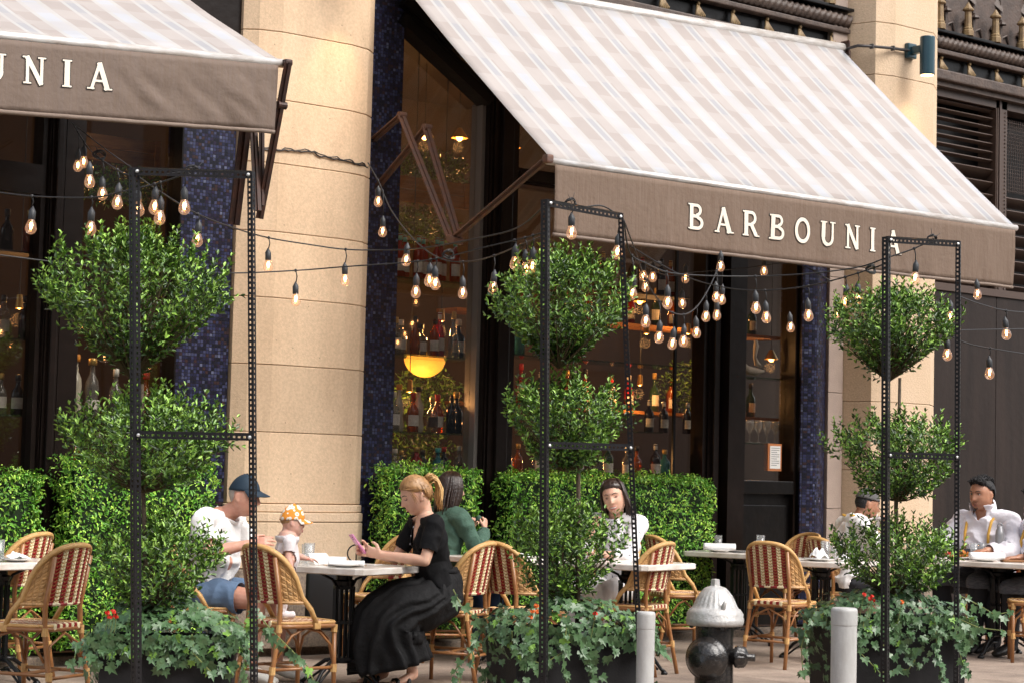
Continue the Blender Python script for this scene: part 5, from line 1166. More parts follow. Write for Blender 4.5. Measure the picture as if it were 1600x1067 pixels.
# ================================================================== RATTAN CHAIRS
def chair_proto():
    t = thing('bistro_chair', '', 'chair', (0, 0, 0))
    R = .0135; SZ = .455
    def back(s, k):     # s: -1..1 across, k: 0 bottom .. 1 hoop
        a = s*radians(84); zt_ = .60+.285*max(0, 1-abs(s)**2.6)**.62; z = .575+(zt_-.575)*k
        lean = -(z-.5)*.20; return Vector((-.045-.165*cos(a)+lean, .215*sin(a), z))
    # weave pads
    def pads(front):
        b = MB(); nc = 19
        for c in range(nc):
            s0 = -1+2*c/nc; s1 = -1+2*(c+1)/nc; sm = (s0+s1)/2
            k = c-(nc//2); m_ = {0: 'weave_red', 1: 'weave_cream', -1: 'weave_cream', 2: 'weave_red', -2: 'weave_red', 3: 'weave_cream', -3: 'weave_cream', 4: 'weave_red', -4: 'weave_red'}.get(k, 'weave_tan')
            zt_ = .60+.285*(1-abs(sm)**2.6)**.62; n = max(1, int((zt_-.575)/.0195)); b.use(m_)
            for r in range(n):
                k0, k1 = r/n, (r+1)/n
                P00, P10, P01, P11 = back(s0, k0), back(s1, k0), back(s0, k1), back(s1, k1); ctr = (P00+P10+P01+P11)/4; nr = (P10-P00).cross(P01-P00).normalized()*(1 if front else -1)
                if m_ == 'weave_tan':
                    if (r+c) % 2: q = [ctr+(p-ctr)*.97 for p in (P00, P10, P11, P01)]; hgt = .0055
                    else: q = [ctr+(p-ctr)*.80 for p in (P00, P10, P11, P01)]; hgt = .0025
                    top = [ctr+(p-ctr)*.55+nr*hgt for p in q]; base_ = [p+nr*.0003 for p in q]
                    b.add(base_+top, [(0, 1, 5, 4), (1, 2, 6, 5), (2, 3, 7, 6), (3, 0, 4, 7), (4, 5, 6, 7)])
                else:     # chain: two slanting links meeting in a V
                    for sg in (0, 1):
                        A = P00 if sg == 0 else P10; B = P01 if sg == 0 else P11; mid0 = (P00+P10)/2; mid1 = (P01+P11)/2; up = (mid1-mid0)
                        q = [A+up*.28, mid0-up*.08, mid0+up*.62, A+up*1.02]; q = [p+nr*.0004 for p in q]; cc = sum(q, Vector())/4
                        top = [cc+(p-cc)*.62+nr*.0065 for p in q]; b.add(q+top, [(0, 1, 5, 4), (1, 2, 6, 5), (2, 3, 7, 6), (3, 0, 4, 7), (4, 5, 6, 7)])
        return b
    o = pads(True); p2_ = pads(False); 
    for i_, f in enumerate(p2_.f): pass
    b = MB(); b.use('rattan')
    n = 24; base = [back(-1+2*i/n, 0) for i in range(n+1)]; hoop = [back(-1+2*i/n, 1) for i in range(n+1)]
    b.add(base+hoop, [(i, i+1, n+2+i, n+1+i) for i in range(n)]); b.build('back_board', 'weave_tan', t, world=False)
    o.build('back_weave', None, t, world=False, kind='stuff'); p2_.build('back_weave', None, t, world=False, kind='stuff')
    # hoop: from seat sides up round the back
    hp_ = [Vector((.03, .205, SZ-.005)), Vector((-.015, .213, .53))]+[back(1-2*i/n, 1) for i in range(n+1)]+[Vector((-.015, -.213, .53)), Vector((.03, -.205, SZ-.005))]
    b = MB(); b.tube(hp_, .0145, 8); b.build('hoop', 'rattan_wrap', t, smooth=True, world=False)
    b = MB(); b.tube([p+Vector((.006, 0, .010)) for p in hp_[1:-1]], .007, 6); b.build('hoop_lashing', 'rattan_wrap', t, smooth=True, world=False)
    # bottom rail of the back wrapped in colours
    b = MB(); nw = 26
    for i in range(nw):
        s0, s1 = -1+2*i/nw, -1+2*(i+1)/nw; sm = abs((s0+s1)/2); b.use('weave_tan' if sm > .50 else ('weave_red' if int((s0+1)*nw/2/2) % 2 else 'weave_cream')); b.tube([back(s0, 0), back((s0+s1)/2, 0), back(s1, 0)], .0105, 6)
    b.build('lower_rail', None, t, world=False)
    # legs
    for sg in (1, -1):
        b = MB(); b.tube([(.185, sg*.175, 0), (.180, sg*.17, .44)], R, 8); b.build('leg', 'rattan', t, smooth=True, world=False)
        pl2 = back(sg*.55, .93)
        b = MB(); b.tube([(-.275, sg*.17, 0), (-.235, sg*.165, .2), (-.19, sg*.155, .44), Vector((-.185, sg*.15, .56)), pl2+Vector((-.012, 0, 0))], .0145, 8); b.build('leg', 'rattan', t, smooth=True, world=False)
        for p in ((.183, sg*.172, .20), (-.236, sg*.165, .20), (.181, sg*.17, .425), (-.192, sg*.156, .43)):
            b = MB(); b.tube([(p[0]-.002, p[1], p[2]-.022), (p[0], p[1], p[2]+.022)], .0185, 8); b.build('wrapping', 'rattan_wrap', t, world=False)
        b = MB(); b.tube([(.183, sg*.172, .205), (-.236, sg*.165, .205)], .010, 6); b.build('stretcher', 'rattan', t, smooth=True, world=False)
        b = MB(); b.tube([(.178, sg*.168, .24), (.16, sg*.168, .33), (.08, sg*.168, .405), (-.02, sg*.17, .43), (-.11, sg*.165, .39), (-.20, sg*.16, .27)], .008, 6); b.build('brace', 'rattan', t, smooth=True, world=False)
        b = MB(); p = hp_[0 if sg > 0 else -1]; b.box(p+Vector((0, 0, -.005)), (.045, .03, .04), bev=.008); b.build('wrapping', 'rattan_wrap', t, world=False)
    b = MB(); b.tube([(-.236, .165, .19), (-.236, -.165, .19)], .010, 6); b.build('stretcher', 'rattan', t, smooth=True, world=False)
    b = MB(); b.tube([(-.05, .168, .205), (-.05, -.168, .205)], .010, 6); b.build('stretcher', 'rattan', t, smooth=True, world=False)
    for x_ in (.178, -.205):
        b = MB(); b.tube([(x_, .16, .25), (x_, .12, .36), (x_, 0, .42), (x_, -.12, .36), (x_, -.16, .25)], .008, 6); b.build('brace', 'rattan', t, smooth=True, world=False)
    # seat ring and woven seat
    def rs(a, k=1.):      # rounded square outline
        c, s = cos(a), sin(a); e = 2/4.5; x = .205*abs(c)**e*(1 if c > 0 else -1); y = .205*abs(s)**e*(1 if s > 0 else -1)
        return Vector((x*k-.005, y*k*(1.0 if x > 0 else .93), SZ-.012))
    ring = [rs(2*pi*i/40) for i in range(41)]
    b = MB(); b.tube(ring, .0135, 7, cap=False); b.build('seat_rim', 'rattan', t, smooth=True, world=False)
    b = MB(); b.tube([p+Vector((0, 0, .018)) for p in ring], .010, 6, cap=False); b.build('seat_lashing', 'rattan_wrap', t, smooth=True, world=False)
    b = MB(); vs = [rs(2*pi*i/40, .97)+Vector((0, 0, .014)) for i in range(40)]; b.add(vs, [tuple(range(40))]); b.add([v-Vector((0, 0, .02)) for v in vs], [tuple(range(39, -1, -1))]); b.build('seat_board', 'weave_tan', t, world=False)
    b = MB(); nc = 17; hwid = .19
    for c in range(nc):
        y0 = -hwid+2*hwid*c/nc; y1 = y0+2*hwid/nc; k = c-nc//2; m_ = {0: 'weave_red', 1: 'weave_cream', -1: 'weave_cream', 2: 'weave_red', -2: 'weave_red', 4: 'weave_red', -4: 'weave_red', 5: 'weave_cream', -5: 'weave_cream'}.get(k, 'weave_tan'); b.use(m_)
        nr_ = 19
        for r in range(nr_):
            x0 = -.19+.38*r/nr_; x1 = x0+.38/nr_; ym = (y0+y1)/2
            if abs(ym) > .205*(1-abs(((x0+x1)/2)/.205)**4.5)**(1/4.5)-.004: continue
            z0 = SZ+.003; sl = .006 if (r+c) % 2 else -.006
            q = [(x0+sl, y0+.001, z0), (x1+sl, y0+.001, z0), (x1-sl, y1-.001, z0), (x0-sl, y1-.001, z0)]; cx, cy = (x0+x1)/2, ym
            top = [(cx+(p[0]-cx)*.6, cy+(p[1]-cy)*.6, z0+.006) for p in q]; b.add(q+top, [(0, 1, 5, 4), (1, 2, 6, 5), (2, 3, 7, 6), (3, 0, 4, 7), (4, 5, 6, 7)])
    b.build('seat_weave', None, t, world=False, kind='stuff')
    # colour wraps on the rear seat edge
    b = MB()
    for i in range(9): y_ = -.10+.2*i/8; b.use('weave_red' if i % 2 else 'weave_cream'); b.box((-.205, y_, SZ), (.03, .0245, .034), bev=.006)
    b.build('seat_edge_wrap', None, t, world=False)
    return t
CH = chair_proto(); used = [False]
def chair(px, D, heading, label, dz=0):
    p = G(px, D); rz = VIEW_R+radians(heading)      # heading 0: faces screen right, 90: away, 180: screen left
    if not used[0]: used[0] = True; CH.location = p; CH.rotation_euler.z = rz; CH['label'] = label; CH['group'] = 'rattan cafe chairs'; return CH
    c = copy_tree(CH, None, p, rz, label, 'rattan cafe chairs'); return c
chair(462, 11.35, 42, 'rattan chair that the child in the floral cap stands on')
chair(62, 10.7, 156, 'rattan chair at the lower left corner, its back towards the leftmost topiary')
chair(12, 12.3, 160, 'rattan chair cut by the left edge of the picture, behind the left marble table')
chair(706, 12.6, 158, 'rattan chair the blonde woman sits on')
chair(596, 13.9, 215, 'rattan chair at the wall side of the blonde woman\'s table, seen behind her forearms')
chair(826, 12.8, 36, 'empty rattan chair between the blonde woman and the middle steel rack')
chair(990, 13.6, 150, 'rattan chair just left of the slim bollard, its back to the right')
chair(1070, 15.2, 20, 'rattan chair behind the hydrant, against the long hedge')
chair(1225, 14.4, 55, 'empty rattan chair between the hydrant and the right planter, facing away')
chair(1232, 16.9, 215, 'rattan chair against the dark mosaic column, facing the street')
chair(1620, 15.3, 170, 'rattan chair cut by the right edge of the picture, below the far right table')
chair(695, 14.0, 10, 'rattan chair the woman in the green sweater sits on')
chair(325, 12.35, 8, 'rattan chair the man in the navy cap sits on')
chair(945, 14.6, 230, 'rattan chair the laughing woman sits on')
chair(1318, 16.0, 25, 'rattan chair the man in the grey cap sits on')
chair(1555, 17.0, 235, 'rattan chair the man in the white shirt sits on')

# ================================================================== TABLES
def table_proto():
    t = thing('bistro_table', '', 'table', (0, 0, 0)); TZ = .745; a = .35; c = .035
    pts = []
    for sx, sy in ((1, -1), (1, 1), (-1, 1), (-1, -1)):
        pts += ([(sx*a, sy*(a-c)), (sx*(a-c), sy*a)] if sx*sy > 0 else [(sx*(a-c), sy*a), (sx*a, sy*(a-c))])
    n = 8; R_ = [(pts, TZ-.042, .97), (pts, TZ-.036, 1), (pts, TZ-.006, 1), (pts, TZ, .985)]
    vs = [(x*k, y*k, z) for P_, z, k in R_ for x, y in P_]; fs = []
    for k in range(3):
        for i in range(n): fs.append((k*n+i, k*n+(i+1) % n, (k+1)*n+(i+1) % n, (k+1)*n+i))
    fs += [tuple(range(n-1, -1, -1)), tuple(range(3*n, 4*n))]
    b = MB(); b.add(vs, fs); b.build('marble_top', 'marble', t, world=False)
    b = MB()
    for i in range(4):       # pierced pedestal: flat ribs with gaps
        an = i*pi/2+pi/4; d = Vector((cos(an), sin(an), 0)); s_ = Vector((-sin(an), cos(an), 0)); ctr = d*.055
        for k in (-1, 0, 1): b.bar(ctr+s_*k*.030+Vector((0, 0, .18)), ctr+s_*k*.030+Vector((0, 0, .62)), .011, .011)
        for z in (.18, .40, .61): b.bar(ctr-s_*.045+Vector((0, 0, z)), ctr+s_*.045+Vector((0, 0, z)), .012, .018, up=(0, 0, 1))
        b.tube([ctr+s_*.03+Vector((0, 0, .62)), ctr*1.4+s_*.02+Vector((0, 0, .66)), d*.16+Vector((0, 0, .70))], .009, 6)
    b.lathe([(.05, .155), (.06, .16), (.062, .185), (.04, .19)], 16); b.lathe([(.06, .62), (.075, .65), (.05, .66), (.05, .70)], 16); b.box((0, 0, .701), (.36, .36, .006))
    b.build('pedestal', 'cast_iron', t, world=False)
    for i in range(4):
        an = i*pi/2; d = Vector((cos(an), sin(an), 0)); b = MB()
        b.tube([d*.05+Vector((0, 0, .17)), d*.12+Vector((0, 0, .165)), d*.21+Vector((0, 0, .11)), d*.275+Vector((0, 0, .035)), d*.30+Vector((0, 0, .02))], 0, 8, rads=[.018, .014, .012, .012, .014])
        b.tube([d*.06+Vector((0, 0, .11)), d*.13+Vector((0, 0, .115)), d*.20+Vector((0, 0, .07)), d*.25+Vector((0, 0, .03))], .008, 6)
        b.lathe([(.022, 0), (.024, .012), (.012, .026), (0, .028)], 10, at=d*.30); b.build('foot', 'cast_iron', t, smooth=True, world=False)
    return t
TB = table_proto(); tused = [False]
TABS = {}
def table(key, px, D, heading, label, sc=(1, 1, 1)):
    p = G(px, D); rz = VIEW_R+radians(heading)
    if not tused[0]: tused[0] = True; o = TB; o.location = p; o.rotation_euler.z = rz; o['label'] = label
    else: o = copy_tree(TB, None, p, rz, label)
    o['group'] = 'marble topped cafe tables'; TABS[key] = o
    o.scale = sc; return o
table('wom', 543, 12.15, 60, 'marble cafe table where the blonde woman reads her phone')
table('left', 5, 11.7, 50, 'marble cafe table cut by the left edge of the picture')
table('trb', 1157, 16.3, 56, 'marble cafe table against the black panel behind the hydrant, with a rolled napkin')
table('trm', 1285, 14.95, 62, 'marble cafe table behind the empty chair right of the hydrant, with a crumpled napkin')
table('tfr', 1565, 15.75, 52, 'marble cafe table at the far right with glasses and a steel bottle', (1.18, 1.18, 1))
table('grn', 800, 14.1, 45, 'cafe table behind the empty middle chair, with white napkins')
table('mid', 985, 13.7, 55, 'marble cafe table mostly hidden by the middle topiary')
table('che', 1425, 16.9, 45, 'cafe table between the man in the grey cap and the man in the white shirt')
def on(key, x, y, z=.746): o = TABS[key]; return Matrix.Translation(o.location) @ Matrix.Rotation(o.rotation_euler.z, 4, 'Z') @ Vector((x*o.scale.x, y*o.scale.y, z))
def onpx(px, D): p = G(px, D); return Vector((p.x, p.y, .746))
GLM = {}
def glass(p, label, h=.125, r=.034):
    k = (h, r)
    if k not in GLM: b = MB(); b.lathe([(0, 0), (r*.82, 0), (r*.86, .01), (r, h), (r*.94, h), (r*.80, .014), (0, .012)], 18); GLM[k] = b.mesh('tumbler', ['clear_glass'], True)
    return tag(obj('tumbler', GLM[k], None, p), label, 'glass')
def napkin_roll(p, rz, label, L=.21, r=.028):
    b = MB(); n = 16; vs = []; R_ = Rm('Z', rz)
    for i in range(n+1):
        for j in range(14):
            a = 2*pi*j/14; rr = r*(1+.10*sin(a*2+.6)+.05*noise.noise(Vector((i*.35, cos(a)*1.5, sin(a)*1.5)))); vs.append(R_ @ Vector((-L/2+L*i/n, rr*1.25*cos(a), r*.95+rr*.95*sin(a)))+Vector(p))
    b.add(vs, [(i*14+j, i*14+(j+1) % 14, (i+1)*14+(j+1) % 14, (i+1)*14+j) for i in range(n) for j in range(14)]+[tuple(range(13, -1, -1)), tuple(range(n*14, n*14+14))])
    return tag(b.build('napkin', 'white_cloth', smooth=True), label, 'napkin')
def crumple(p, s, label, h=.05):
    b = MB(); n = 14; vs = []; seed = random.random()*50
    for i in range(n+1):
        for j in range(n+1):
            x = (i/n-.5)*2; y = (j/n-.5)*2; r_ = max(0, 1-(x*x+y*y)/1.6); z = h*r_*(.6+.9*abs(noise.noise(Vector((x*2.5+seed, y*2.5, 0)))))+.004
            vs.append((p[0]+x*s*(1+.2*noise.noise(Vector((x, y, seed)))), p[1]+y*s, p[2]+z))
    m_ = n+1; b.add(vs, [(i*m_+j, (i+1)*m_+j, (i+1)*m_+j+1, i*m_+j+1) for i in range(n) for j in range(n)]); o = len(vs)
    b.add([(v[0], v[1], p[2]+.001) for v in vs[:1]+vs[n:n+1]+vs[-1:]+vs[-m_:-m_+1]], [(3, 2, 1, 0)])
    return tag(b.build('napkin', 'white_cloth', smooth=True), label, 'napkin')
def plate(p, r, label):
    b = MB(); b.lathe([(r*.5, 0), (r*.55, .004), (r*.95, .014), (r, .018), (r*.97, .019), (r*.6, .009), (0, .008)], 28, at=p); return tag(b.build('plate', 'china', smooth=True), label, 'plate')
def sheet(p, w_, d_, rz, label, mt='paper', th=.003, z=0, tilt=0):
    b = MB(); R_ = Rm('Z', rz) @ Rm('X', tilt); b.box(Vector(p)+Vector((0, 0, z+th/2)), (w_, d_, th), R_); return tag(b.build('menu_sheet', mt), label, 'menu')
def tpx(px, D, z=.746):      # a spot on a table by sight line and distance
    p = G(px, D); return Vector((p.x, p.y, z))
VR = VIEW_R
glass(tpx(487, 12.25), 'left tumbler beside the napkins on the blonde woman\'s table'); glass(tpx(483, 12.45), 'tumbler standing just behind another at the left end of the blonde woman\'s table', .11)
glass(tpx(478, 11.95), 'short tumbler nearest the child on the blonde woman\'s table', .07, .033)
napkin_roll(tpx(520, 12.35), VR+.1, 'folded white napkin behind the menus on the blonde woman\'s table', .20, .022)
napkin_roll(tpx(545, 11.95), VR+.05, 'folded white napkin at the front of the blonde woman\'s table', .22, .02)
sheet(tpx(540, 12.15), .26, .17, VR+.3, 'menu sheet lying between the napkins on the blonde woman\'s table', 'print_tan')
sheet(tpx(505, 12.1), .15, .10, VR+.8, 'white folded paper standing against the tumblers', 'paper', .002, .035, .7); sheet(tpx(572, 12.3), .22, .15, VR-.4, 'white paper sheet under the phone hand', 'paper')
plate(tpx(542, 11.9), .10, 'white plate under the folded napkin at the front of the blonde woman\'s table')
# wire holder with a ring on the far side
b = MB(); c = tpx(560, 12.6, .80); rt_ = Vector((cR.x, cR.y, 0)).normalized(); b.tube([c+rt_*.055*cos(a)+Vector((0, 0, .055*sin(a))) for a in [2*pi*i/20 for i in range(21)]], .0045, 6, cap=False); b.tube([c-Vector((0, 0, .05)), c+Vector((0, 0, .06))], .004, 6); b.lathe([(.04, 0), (.04, .008), (0, .01)], 16, at=tpx(560, 12.6))
tag(b.build('wire_holder', 'cast_iron', smooth=True), 'black wire ring holder behind the pink phone', 'holder')
glass(tpx(3, 11.5), 'tumbler on the left edge table'); plate(tpx(30, 11.55), .10, 'white plate on the left edge table'); crumple(tpx(30, 11.55, .76), .065, 'folded white napkin on the plate at the left edge', .035)
plate(tpx(1125, 16.15), .10, 'round plate under the rolled napkin behind the hydrant'); napkin_roll(tpx(1126, 16.15, .76), VR, 'rolled white napkin on the plate behind the hydrant', .26, .030)
glass(tpx(1124, 16.5), 'left tumbler on the table against the black panel'); glass(tpx(1190, 16.35), 'right tumbler on the table against the black panel', .14, .036)
b = MB(); b.lathe([(.0, 0), (.10, 0), (.105, .006), (.05, .01), (0, .01)], 24, at=tpx(1160, 16.2)); tag(b.build('slate_plate', 'cap_grey', smooth=True), 'dark grey plate in the middle of the table against the black panel', 'plate')
crumple(tpx(1181, 16.15), .035, 'small crumpled napkin near the right tumbler by the black panel', .09)
plate(tpx(1280, 14.75), .12, 'white plate behind the empty chair right of the hydrant'); crumple(tpx(1281, 14.75, .76), .06, 'crumpled white napkin heaped on the plate right of the empty chair', .085)
glass(tpx(1291, 15.1), 'first tumbler from the left beside the crumpled napkin', .14, .033); glass(tpx(1302, 15.0), 'second tumbler from the left beside the crumpled napkin', .13, .033); glass(tpx(1312, 15.2), 'third tumbler from the left beside the crumpled napkin', .13, .033)
crumple(tpx(1318, 14.9), .05, 'white napkin next to the topiary at the right', .05)
for i, (px, D) in enumerate(((1523, 16.0), (1535, 16.05), (1546, 15.95))): glass(tpx(px, D), f'tumbler in front of the man in the white shirt, {ORD[i]} from the left', .13, .034)
b = MB(); p = tpx(1563, 15.95); b.lathe([(.036, 0), (.038, .01), (.038, .20), (.030, .24), (.024, .25), (.024, .27), (0, .272)], 24, at=p); o = tag(b.build('water_bottle', 'bottle_steel', smooth=True), 'grey steel water bottle with a loop handle on the far right table', 'bottle')
b = MB(); b.tube([p+Vector((0, 0, .262))+rt_*.020*cos(a)+Vector((0, 0, .030*sin(a))) for a in [pi*i/10 for i in range(11)]], .006, 6); b.build('loop_handle', 'bottle_steel', o, smooth=True)
plate(tpx(1540, 15.55), .11, 'white plate under the rolled napkin on the far right table'); napkin_roll(tpx(1543, 15.55, .76), VR, 'rolled white napkin at the front of the far right table', .27, .030)
b = MB(); b.box(tpx(1590, 15.55)+Vector((0, 0, .01)), (.24, .12, .018), Rm('Z', VR), bev=.006); tag(b.build('serving_board', 'wood_board'), 'small wooden serving board at the right edge of the far right table', 'board')
plate(tpx(1502, 15.9), .12, 'plate of food left of the tumblers on the far right table')
for i, (dx, dy, m_, nm, lb) in enumerate(((.03, 0, 'food_orange', 'fries', 'heap of orange fries on the plate at the far right table'), (-.05, .0, 'food_green', 'salad', 'green salad leaves beside the orange fries'), (-.075, -.02, 'food_red', 'tomato', 'red tomato pieces at the left of the plate of food'))):
    c = tpx(1502, 15.9, .77)+rt_*dx; b = MB()
    for k in range(26 if m_ == 'food_orange' else 12):
        q = c+Vector((random.gauss(0, .025), random.gauss(0, .025), abs(random.gauss(0, .015)))); d = Vector((random.gauss(0, 1), random.gauss(0, 1), random.gauss(0, .5))).normalized()
        if m_ == 'food_orange': b.bar(q-d*.02, q+d*.02, .008)
        else: b.ell(q, (.016, .012, .010), 6, 5)
    tag(b.build(nm, m_), lb, 'food')
napkin_roll(tpx(790, 13.9), VR+.1, 'folded white napkin behind the empty middle chair', .20, .025); napkin_roll(tpx(812, 13.7), VR+.5, 'second white napkin, nearer the middle steel rack', .16, .022)
sheet(tpx(762, 14.05), .30, .20, VR+.1, 'black menu folder beside the green sweater woman\'s arm', 'leather', .02)
crumple(tpx(1008, 13.6), .07, 'white napkin on the table near the slim bollard', .04)
# carafe / tall white paper holder between the two men
b = MB(); p = tpx(1448, 16.7); b.lathe([(.05, 0), (.065, .16), (.062, .16), (.048, .004), (0, .004)], 20, at=p); tag(b.build('paper_cup', 'paper', smooth=True), 'wide white container between the two men', 'cup')
glass(tpx(1400, 16.8), 'tumbler behind the right topiary stem', .12, .033)
# black bag hanging under the table by the plinth
b = MB(); b.box((G(512, 13.9).x, G(512, 13.9).y, .42), (.26, .10, .42), Rm('Z', VR), bev=.04); tag(b.build('bag', 'leather', smooth=True), 'black bag standing in the shade behind the blonde woman\'s table', 'bag')

# ================================================================== STRING LIGHTS
bgm = MB(); bgm.lathe([(.0, -.062), (.010, -.061), (.021, -.054), (.0285, -.042), (.030, -.030), (.0265, -.014), (.019, .004), (.0145, .016), (.014, .020)], 14); bgm = bgm.mesh('bulb', ['bulb_glass'], True)
skm = MB(); skm.lathe([(.0155, .012), (.0185, .016), (.0185, .058), (.013, .068), (.007, .078), (.004, .086), (0, .087)], 12); skm = skm.mesh('socket', ['socket'], True)
fm = MB()
for k in range(4):
    a = pi/2*k; fm.tube([(0.003*cos(a), .003*sin(a), .0), (.008*cos(a), .008*sin(a), -.014), (.004*cos(a+.5), .004*sin(a+.5), -.036)], .0013, 4)
fm = fm.mesh('filament', ['filament'])
NB = [0]
def spx(q): v = q-CAMP; return 800+FPX*v.dot(cR)/v.dot(cF)
def string(label, pts, bulbs, r=.0045, lights=True):
    """pts: (px, py, D) along the cable; bulbs: (px, py of bulb glass centre, D)"""
    P_ = [PD(*p) for p in pts]
    fine = []
    for i in range(len(P_)-1):
        p0 = P_[max(i-1, 0)]; p1_ = P_[i]; p2_ = P_[i+1]; p3 = P_[min(i+2, len(P_)-1)]
        for k in range(12):
            s = k/12; fine.append(.5*((2*p1_)+(p2_-p0)*s+(2*p0-5*p1_+4*p2_-p3)*s*s+(3*p1_-p0-3*p2_+p3)*s**3))
    fine.append(P_[-1]); t = thing('string_lights', label, 'string lights', P_[0]); b = MB(); b.tube(fine, r, 6); b.build('cable', 'cable', t, smooth=True)
    o0 = wloc(t)
    for px, py, D in bulbs:
        near = min(fine, key=lambda q: abs(spx(q)-px)); dc = (near-CAMP).dot(cF); D = dc if abs(dc-D) < 1.2 and abs(spx(near)-px) < 6 else D
        c = PD(px, py, D); bu = obj('bulb', bgm, t, c-o0, (random.uniform(-.08, .08), random.uniform(-.08, .08), random.uniform(0, 3))); obj('socket', skm, bu); obj('filament', fm, bu)
        top = c+Vector((0, 0, .083))
        if near.z > top.z+.004 and (near-c).length < .5:
            d = MB(); q = MB(); d.tube([Vector(near), Vector(near).lerp(top, .5)+Vector((.008, 0, 0)), top], .0035, 5); d.build('lead', 'cable', t, smooth=True); q.ell(near, (.010, .010, .010), 6, 5); q.build('joint', 'cable', t)
        NB[0] += 1
    if lights:
        pass
    return t
string('string lights running from the left edge to the top of the left steel frame', [(-30, 297, 10.3), (50, 307, 10.2), (143, 309, 10.1), (190, 300, 10.0), (246, 287, 10.0), (300, 269, 9.95)], [(49, 348, 10.2), (142, 350, 10.1), (250, 333, 10.0), (242, 317, 10.1)])
string('short drooping string lights at the top left, from the window to the left frame', [(115, 195, 13.0), (135, 228, 12.4), (150, 243, 12), (163, 253, 11.3), (187, 268, 10.4), (205, 274, 10.0), (250, 273, 9.95), (300, 268, 9.95)], [(122, 254, 13.5), (131, 248, 13), (140, 277, 10.9), (160, 297, 10.5), (184, 310, 10.3), (216, 320, 10.4), (288, 317, 9.95)])
string('upper string lights crossing the pillar from the left frame to the middle frame', [(215, 276, 10.0), (250, 300, 10.3), (309, 335, 10.8), (370, 358, 11.4), (420, 372, 12), (480, 382, 12.2), (540, 390, 12.3), (600, 391, 12.3), (660, 388, 12.0), (740, 374, 11.6), (809, 356, 11.2), (860, 318, 10.8), (893, 328, 10.8), (940, 322, 10.85), (975, 345, 10.95)], [(309, 369, 10.8), (419, 410, 12.3), (539, 432, 12.5), (635, 401, 12.2), (893, 357, 10.8), (965, 388, 11.2)])
string('lower string lights sagging from the left edge across the pillar to the middle frame', [(-30, 395, 10.0), (0, 399, 10.0), (105, 412, 10.2), (200, 420, 10.6), (350, 427, 11.3), (462, 423, 11.8), (540, 417, 11.8), (640, 410, 11.7), (700, 401, 11.5), (760, 386, 11.2), (812, 374, 11.0), (855, 362, 10.8)], [(462, 463, 11.8), (650, 450, 11.4), (671, 432, 11.6), (680, 437, 12.2), (805, 405, 11.0), (822, 414, 11.0), (832, 410, 11.3)])
string('third string lights hanging from the arm of the awning to the middle frame', [(575, 255, 13.9), (592, 285, 13.7), (612, 330, 13.4), (650, 378, 12.9), (690, 405, 12.5), (730, 409, 12.2), (772, 400, 11.7), (820, 380, 11.2), (855, 367, 10.8)], [(591, 310, 13.8), (598, 357, 13.6), (723, 452, 12.4), (771, 444, 11.6)])
string('string lights from the middle frame under the valance to the right frame', [(975, 345, 10.95), (984, 395, 11.1), (1010, 412, 11.3), (1045, 426, 11.6), (1100, 431, 11.9), (1180, 432, 12.1), (1260, 428, 12.0), (1340, 418, 11.9), (1383, 404, 11.8), (1425, 390, 11.8), (1462, 373, 11.8)], [(988, 452, 11.2), (1043, 467, 11.6), (1181, 475, 12.1), (1430, 429, 11.8)])
string('lower string lights between middle and right frames, sagging past the mosaic column', [(985, 385, 13.6), (1060, 428, 13.2), (1130, 449, 12.8), (1195, 454, 12.5), (1263, 447, 12.3), (1310, 436, 12.1), (1350, 424, 12.0), (1385, 412, 11.9)], [(1197, 490, 12.6), (1263, 487, 12.3), (1321, 466, 12.0), (1341, 462, 12.1), (1235, 506, 14.2), (1307, 486, 14.2)])
string('deep loop of string lights hanging under the valance beside the wide window', [(975, 345, 10.95), (990, 385, 11.4), (1010, 440, 12), (1036, 478, 12.4), (1052, 489, 12.6), (1071, 491, 12.8), (1090, 478, 13.1), (1108, 450, 13.4), (1119, 425, 13.7), (1127, 400, 14.0)], [(1009, 496, 12.0), (1030, 521, 12.3), (1051, 531, 12.5), (1068, 527, 12.8), (1088, 514, 13.2), (1103, 489, 13.5), (1126, 411, 14.2), (1119, 459, 13.8), (1128, 463, 13.6), (1120, 487, 13.3)])
string('small string lights behind the deep loop, close to the wide window', [(990, 405, 14.0), (1040, 430, 14.4), (1090, 425, 14.8), (1160, 420, 15), (1240, 412, 15), (1300, 440, 15)], [(1020, 428, 14.2), (1009, 443, 14.0), (1066, 469, 14.2), (1071, 430, 14.4), (1194, 419, 14.5), (1005, 426, 14.6)])
string('string lights from the right frame down to the right edge of the picture', [(1500, 464, 11.9), (1530, 475, 12.1), (1568, 485, 12.4), (1610, 489, 12.8)], [(1572, 516, 12.4), (1485, 490, 12.6)])
string('lowest string lights at the right edge, in front of the brown panels', [(1480, 522, 12.2), (1510, 536, 12.3), (1547, 544, 12.4), (1610, 554, 12.8)], [(1546, 577, 12.4), (1480, 548, 12.3), (1527, 455, 14.0)])
string('bare straight cable at the right edge between the two bulb strings', [(1500, 516, 11.9), (1550, 515, 12.2), (1610, 514, 12.6)], [])
string('thin cable running up from the left frame top to the wall', [(112, 192, 13.0), (160, 230, 11.5), (205, 262, 10.0)], [], .003)
